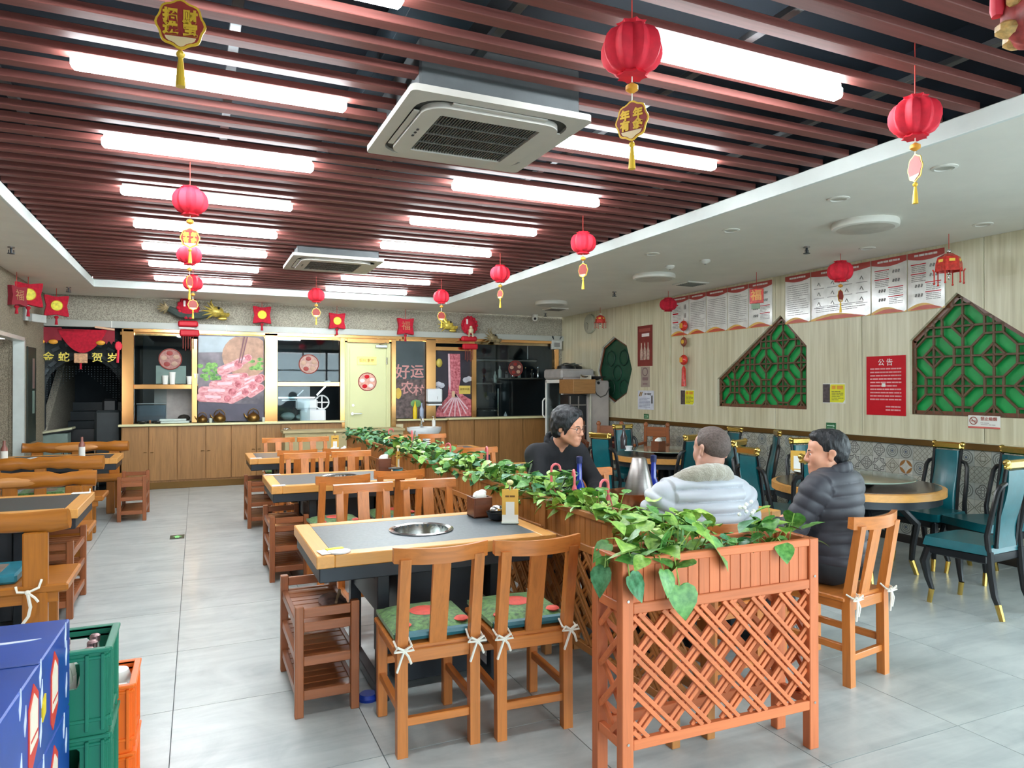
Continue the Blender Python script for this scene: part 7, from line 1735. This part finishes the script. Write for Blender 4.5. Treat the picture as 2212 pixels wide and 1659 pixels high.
def person(label, loc, rz, lean, head, yaw, pitch, roll, arms, sh=.185, shz=1.05, girth=1., skin=SKIN, hair='short', jacket='black', seat=.0):
    """seated figure facing +y; head = head centre; arms = ((elbow, wrist, finger direction), ...) for left (-x) and right (+x)"""
    t = thing('person', label, 'person', loc, rz)
    A = Matrix.Rotation(-lean, 3, 'X'); hip = Vector((0, 0, .55))
    def up(p): return tuple(hip + A @ (Vector(p) - hip))
    HM = Matrix.Rotation(yaw, 3, 'Z') @ Matrix.Rotation(pitch, 3, 'X') @ Matrix.Rotation(roll, 3, 'Y'); HC = Vector(head)
    def hp(p): return tuple(HC + HM @ Vector(p))
    HR = np.array(HM)
    body = SDF()
    # head
    body.ell(hp((0, -.014, .04)), (.077, .096, .082), .02, HR).ell(hp((0, .028, -.03)), (.064, .066, .085), .03, HR)
    body.ell(hp((0, .046, .045)), (.06, .043, .045), .03, HR)
    for s_ in (-1, 1):
        body.cone(hp((s_ * .055, .0, -.055)), hp((s_ * .012, .07, -.098)), .024, .02, .03)
        body.ell(hp((s_ * .04, .058, -.022)), (.026, .026, .03), .03, HR)
        body.ell(hp((s_ * .034, .1, .002)), (.017, .013, .011), .012, HR, sub=True)
        body.cone(hp((s_ * .015, .088, .02)), hp((s_ * .046, .077, .022)), .0085, .008, .014)
        body.cone(hp((s_ * .024, .0855, -.006)), hp((s_ * .044, .08, -.006)), .006, .006, .01)
        body.ell(hp((s_ * .012, .1, -.033)), (.011, .012, .009), .008, HR)
        ER = np.array(HM @ Matrix.Rotation(s_ * .35, 3, 'Z'))
        body.ell(hp((s_ * .088, -.022, .008)), (.01, .021, .022), .006, ER).ell(hp((s_ * .085, -.013, -.018)), (.009, .015, .021), .006, ER).ell(hp((s_ * .097, -.014, .002)), (.006, .012, .017), .005, ER, sub=True)
    body.cone(hp((0, .091, .015)), hp((0, .111, -.026)), .0085, .0125, .014)
    body.ell(hp((0, .078, -.065)), (.034, .022, .024), .02, HR)
    body.cone(hp((-.02, .095, -.0605)), hp((.02, .095, -.0605)), .0065, .0065, .008).cone(hp((-.017, .0945, -.0735)), hp((.017, .0945, -.0735)), .007, .007, .008)
    body.cone(hp((-.022, .106, -.067)), hp((.022, .106, -.067)), .003, .003, .006, sub=True)
    body.ell(hp((0, .078, -.1)), (.024, .02, .018), .02, HR)
    nb = up((0, -.01, shz + .045))
    body.cone(hp((0, -.012, -.05)), nb, .056, .062, .03).cone(nb, up((0, 0, shz - .05)), .062, .09, .04)
    # trunk, arms, legs under the clothes
    body.ell(up((0, .0, .92)), (.15, .1, .17), .06, np.array(A)).ell(up((0, .0, .7)), (.145, .1, .14), .06, np.array(A)).ell((0, -.02, .56), (.155, .12, .09), .06)
    for s_, (el, wr_, fd) in zip((-1, 1), arms):
        shp = up((s_ * sh, 0, shz)); el, wr_ = Vector(el), Vector(wr_)
        body.cone(up((s_ * .05, 0, shz)), shp, .06, .05, .05).chain([shp, tuple(el), tuple(wr_)], [.048, .04, .028], .03)
        d = Vector(fd).normalized(); n_ = Vector((0, 0, 1)) if abs(d.z) < .8 else Vector((0, 1, 0)); sd = d.cross(n_).normalized(); n_ = sd.cross(d)
        pc = wr_ + d * .05
        body.cone(tuple(wr_), tuple(pc), .026, .03, .02)
        for f in range(4):
            o_ = (f - 1.5) * .019; base = wr_ + d * .06 + sd * o_; L = (.066, .078, .072, .056)[f if s_ > 0 else 3 - f]
            k1 = base + d * L * .45 - n_ * .006; k2 = base + d * L * .8 - n_ * .022; k3 = base + d * L - n_ * .04
            body.cone(tuple(wr_ + d * .03 + sd * o_ * .8), tuple(base), .014, .0105, .008).chain([tuple(base), tuple(k1), tuple(k2), tuple(k3)], [.0105, .0095, .0088, .0078], .005)
        th = wr_ + d * .02 - sd * s_ * .026; body.chain([tuple(th), tuple(th - sd * s_ * .028 + d * .03 - n_ * .008), tuple(th - sd * s_ * .03 + d * .062 - n_ * .018)], [.015, .0115, .009], .012)
        body.chain([(s_ * .09, 0, .55), (s_ * .13, .4, .535), (s_ * .13, .39, .1)], [.085, .055, .035], .03).cone((s_ * .13, .38, .05), (s_ * .14, .53, .03), .04, .028, .03)
    nobj('body', body.build(.0055), skin, t)
    for s_ in (-1, 1):
        e = B().ball((0, 0, 0), .0125, 10, 7).obj('eye', mat('eye_white', 'CFC6BE', .2, var=.02, rnd=False) if 'eye_white' not in MATS else MATS['eye_white'], t, hp((s_ * .034, .078, .002))); B().ball((0, 0, 0), .0068, 8, 5).obj('iris', INKD, e, tuple(HM @ Vector((0, .0085, -.0012))))
        b = B(); b.tube([hp((s_ * .016, .098, .021)), hp((s_ * .032, .0935, .026)), hp((s_ * .05, .083, .022))], [.0028, .0036, .0022], 5); b.obj('eyebrow', HAIR, t)
    b = B(); b.tube([hp((-.02, .1, -.0672)), hp((0, .1025, -.0665)), hp((.02, .1, -.0672))], [.001, .0022, .001], 5); b.obj('lips', mat('lip', 'A5625A', .5) if 'lip' not in MATS else MATS['lip'], t)
    # hair
    hr = SDF()
    if hair == 'bushy':
        hr.ell(hp((0, -.032, .056)), (.108, .116, .097), .02, HR).ell(hp((-.06, -.03, .0)), (.048, .075, .075), .03, HR).ell(hp((.06, -.03, .0)), (.048, .075, .075), .03, HR).ell(hp((0, -.075, -.03)), (.08, .05, .07), .03, HR).ell(hp((.0, .03, .105)), (.06, .05, .03), .03, HR)
        hr.ell(hp((0, .12, .015)), (.066, .075, .085), .015, HR, sub=True).ell(hp((0, .1, -.08)), (.11, .09, .1), .012, HR, sub=True)
        for s_ in (-1, 1): hr.ell(hp((s_ * .1, .0, -.035)), (.034, .026, .035), .01, HR, sub=True)
        nobj('hair', hr.build(.006, noise=.0035, nf=95), HAIR, t)
    elif hair == 'short':
        hr.ell(hp((0, -.02, .055)), (.083, .1, .085), .02, HR).ell(hp((0, -.05, .015)), (.0815, .07, .085), .03, HR).ell(hp((0, .035, .105)), (.06, .05, .028), .03, HR)
        hr.ell(hp((0, .115, -.005)), (.085, .062, .105), .01, HR, sub=True).ell(hp((0, .06, -.09)), (.13, .115, .1), .01, HR, sub=True)
        for s_ in (-1, 1): hr.ell(hp((s_ * .09, .0, -.03)), (.03, .032, .045), .01, HR, sub=True)
        nobj('hair', hr.build(.006, noise=.0022, nf=120), HAIR, t)
    else:
        hr.ell(hp((0, -.014, .043)), (.0805, .0995, .085), .01, HR).ell(hp((0, -.04, .01)), (.072, .068, .058), .02, HR).ell(hp((0, .01, .1)), (.055, .06, .03), .02, HR)
        hr.ell(hp((0, .11, -.005)), (.085, .07, .105), .01, HR, sub=True).ell(hp((0, .07, -.1)), (.13, .1, .1), .01, HR, sub=True)
        for s_ in (-1, 1): hr.ell(hp((s_ * .09, .005, -.02)), (.03, .03, .05), .01, HR, sub=True)
        nobj('hair', hr.build(.006, noise=.0008, nf=150), HAIRS, t)
    # trousers and shoes
    tr_ = SDF(); tr_.ell((0, -.02, .57), (.175, .14, .1), .05)
    for s_ in (-1, 1): tr_.chain([(s_ * .09, 0, .555), (s_ * .13, .41, .54), (s_ * .13, .395, .11)], [.098, .07, .056], .03)
    nobj('trousers', tr_.build(.009, noise=.001, nf=40), TROUSER, t)
    for s_ in (-1, 1): q = SDF(); q.cone((s_ * .13, .37, .05), (s_ * .14, .55, .04), .05, .038, .02).cone((s_ * .13, .375, .04), (s_ * .13, .38, .11), .046, .044, .02); nobj('shoe', q.build(.009), BLACK, t)
    # jacket
    g = girth; jk = SDF(); puff = jacket != 'plain'
    sz = lambda X, Y, Z, sc: Z + .25 * X * X
    AR = np.array(A)
    jk.ell(up((0, -.0, .93)), (.185 * g, .13 * g, .19), .05, AR, seam=sz).ell(up((0, .01, .73)), (.18 * g, .15 * g, .18), .06, AR, seam=sz).ell((0, -.01, .6), (.168 * g, .14 * g, .1), .05, seam=sz)
    for s_, (el, wr_, fd) in zip((-1, 1), arms):
        shp = up((s_ * sh * (.96 + .04 * g), 0, shz - .005)); el, wr_ = Vector(el), Vector(wr_); wr2 = el + (wr_ - el) * .93
        jk.cone(up((s_ * .04, -.002, shz + .008)), shp, .08 * g, .07 * g, .05, seam=sz)
        jk.cone(shp, tuple(el), .072 * g, .062 * g, .03, seam=lambda X, Y, Z, sc: sc).cone(tuple(el), tuple(wr2), .062 * g, .047 * g, .03, seam=lambda X, Y, Z, sc: sc)
    jk.cone(nb, tuple(Vector(nb) + (HC - Vector(nb)) * .12), .078, .074, .03)
    if jacket == 'plain':
        jk.ell(tuple(Vector(nb) + Vector((0, .095, .01))), (.024, .045, .055), .008, sub=True)
    VF = jk.build(.0062, (.025 if jacket == 'white' else .010) if puff else 0, .064, 0 if puff else .0022, 38)
    nobj('jacket', VF, {'plain': CLOTHK, 'white': PUFFW, 'black': PUFFK}[jacket], t)
    co = SDF(); C_ = Vector(nb) + (HC - Vector(nb)) * .18
    if jacket == 'white':
        ring_ = [(.125 * math.cos(a), .11 * math.sin(a) - .005, .035 - .04 * math.sin(a)) for a in (k * 2 * PI / 14 for k in range(15))]
        pts = [tuple(Vector(nb) + A @ Vector((p[0], p[1], p[2] - .012))) for p in ring_]
        co.chain(pts, [.043] * 15, .02); co.cone(pts[7], tuple(Vector(pts[7]) + Vector((-.09, .02, -.06))), .042, .018, .02); nobj('fleece_collar', co.build(.006, noise=.0012, nf=140), FLEECE, t)
    else:
        rr = .076; ring_ = [(rr * math.cos(a), rr * .95 * math.sin(a) - .004, .018 - .03 * math.sin(a)) for a in (k * 2 * PI / 14 for k in range(15))]
        idx_ = [k for k in range(15)] if jacket == 'black' else [k for k in range(5, 17)]
        pts = [tuple(Vector(nb) + A @ Vector(ring_[k % 14])) for k in idx_]
        co.chain(pts, [.019] * len(pts), .015); co.chain([(p[0], p[1], p[2] + .024) for p in pts], [.014] * len(pts), .015); nobj('collar', co.build(.005), PUFFK if jacket == 'black' else CLOTHK, t)
        if jacket == 'black':
            sc2 = SDF(); sc2.chain([tuple(Vector(nb) + A @ Vector((.062 * math.cos(a), .07 * math.sin(a), .045 - .02 * math.sin(a)))) for a in (k * 2 * PI / 14 for k in range(15))], [.014] * 15, .012); sc2.ell(tuple(Vector(nb) + A @ Vector((0, .098, -.005))), (.05, .03, .05), .02); nobj('shirt_collar', sc2.build(.005), SHIRT, t)
    return t, hp, up
# man across the table, turned to his left
pa, hpa, _ = person('person in black jacket with glasses and bushy black hair, leaning over the table', (2.36, 4.62, 0), 180, .28, (-.02, .30, 1.27), rad(28), rad(-10), 0,
   (((-.27, .26, .84), (-.12, .46, .80), (.6, .8, -.05)), ((.21, .27, .84), (.1, .48, .80), (-.6, .8, -.05))), .17, 1.10, 1.0, SKIN, 'bushy', 'plain')
b = B()
for s_ in (-1, 1):
    c = Vector((s_ * .035, .106, -.002)); b.tube([hpa((c.x + .026 * math.cos(a), c.y - .006 * abs(math.cos(a)) * (1 if s_ * math.cos(a) > 0 else 0), c.z + .019 * math.sin(a))) for a in (k * PI / 8 for k in range(16))], .0014, 5, True)
    b.tube([hpa((s_ * .061, .1, .006)), hpa((s_ * .08, .05, .006)), hpa((s_ * .088, -.015, .0))], .0015, 5)
b.tube([hpa((-.01, .108, .004)), hpa((0, .11, .007)), hpa((.01, .108, .004))], .0014, 5); b.obj('glasses', mat('glasses_wire', '5A4A42', .3, .6), pa)
b = B(); V0 = Vector((.05, .22, .84))
pb2, hpb, _ = person('person in white puffer jacket with grey fleece collar, seen from behind', (2.46, 2.95, 0), -8, .16, (.075, .09, 1.205), rad(12), rad(-8), rad(6),
   (((-.29, .12, .80), (-.16, .36, .80), (.5, .85, 0)), ((.31, .12, .80), (.17, .36, .80), (-.5, .85, 0))), .215, .985, 1.25, SKIN2, 'buzz', 'white')
pc2, hpc, _ = person('person in black puffer jacket and white shirt, seated in profile on a wooden chair', (3.28, 2.84, 0), 14, .06, (-.03, .05, 1.175), rad(33), rad(-4), 0,
   (((-.27, .12, .76), (-.14, .36, .74), (.3, .9, -.1)), ((.27, .10, .76), (.15, .36, .74), (-.3, .9, -.1))), .185, 1.0, 1.08, SKIN, 'short', 'black')
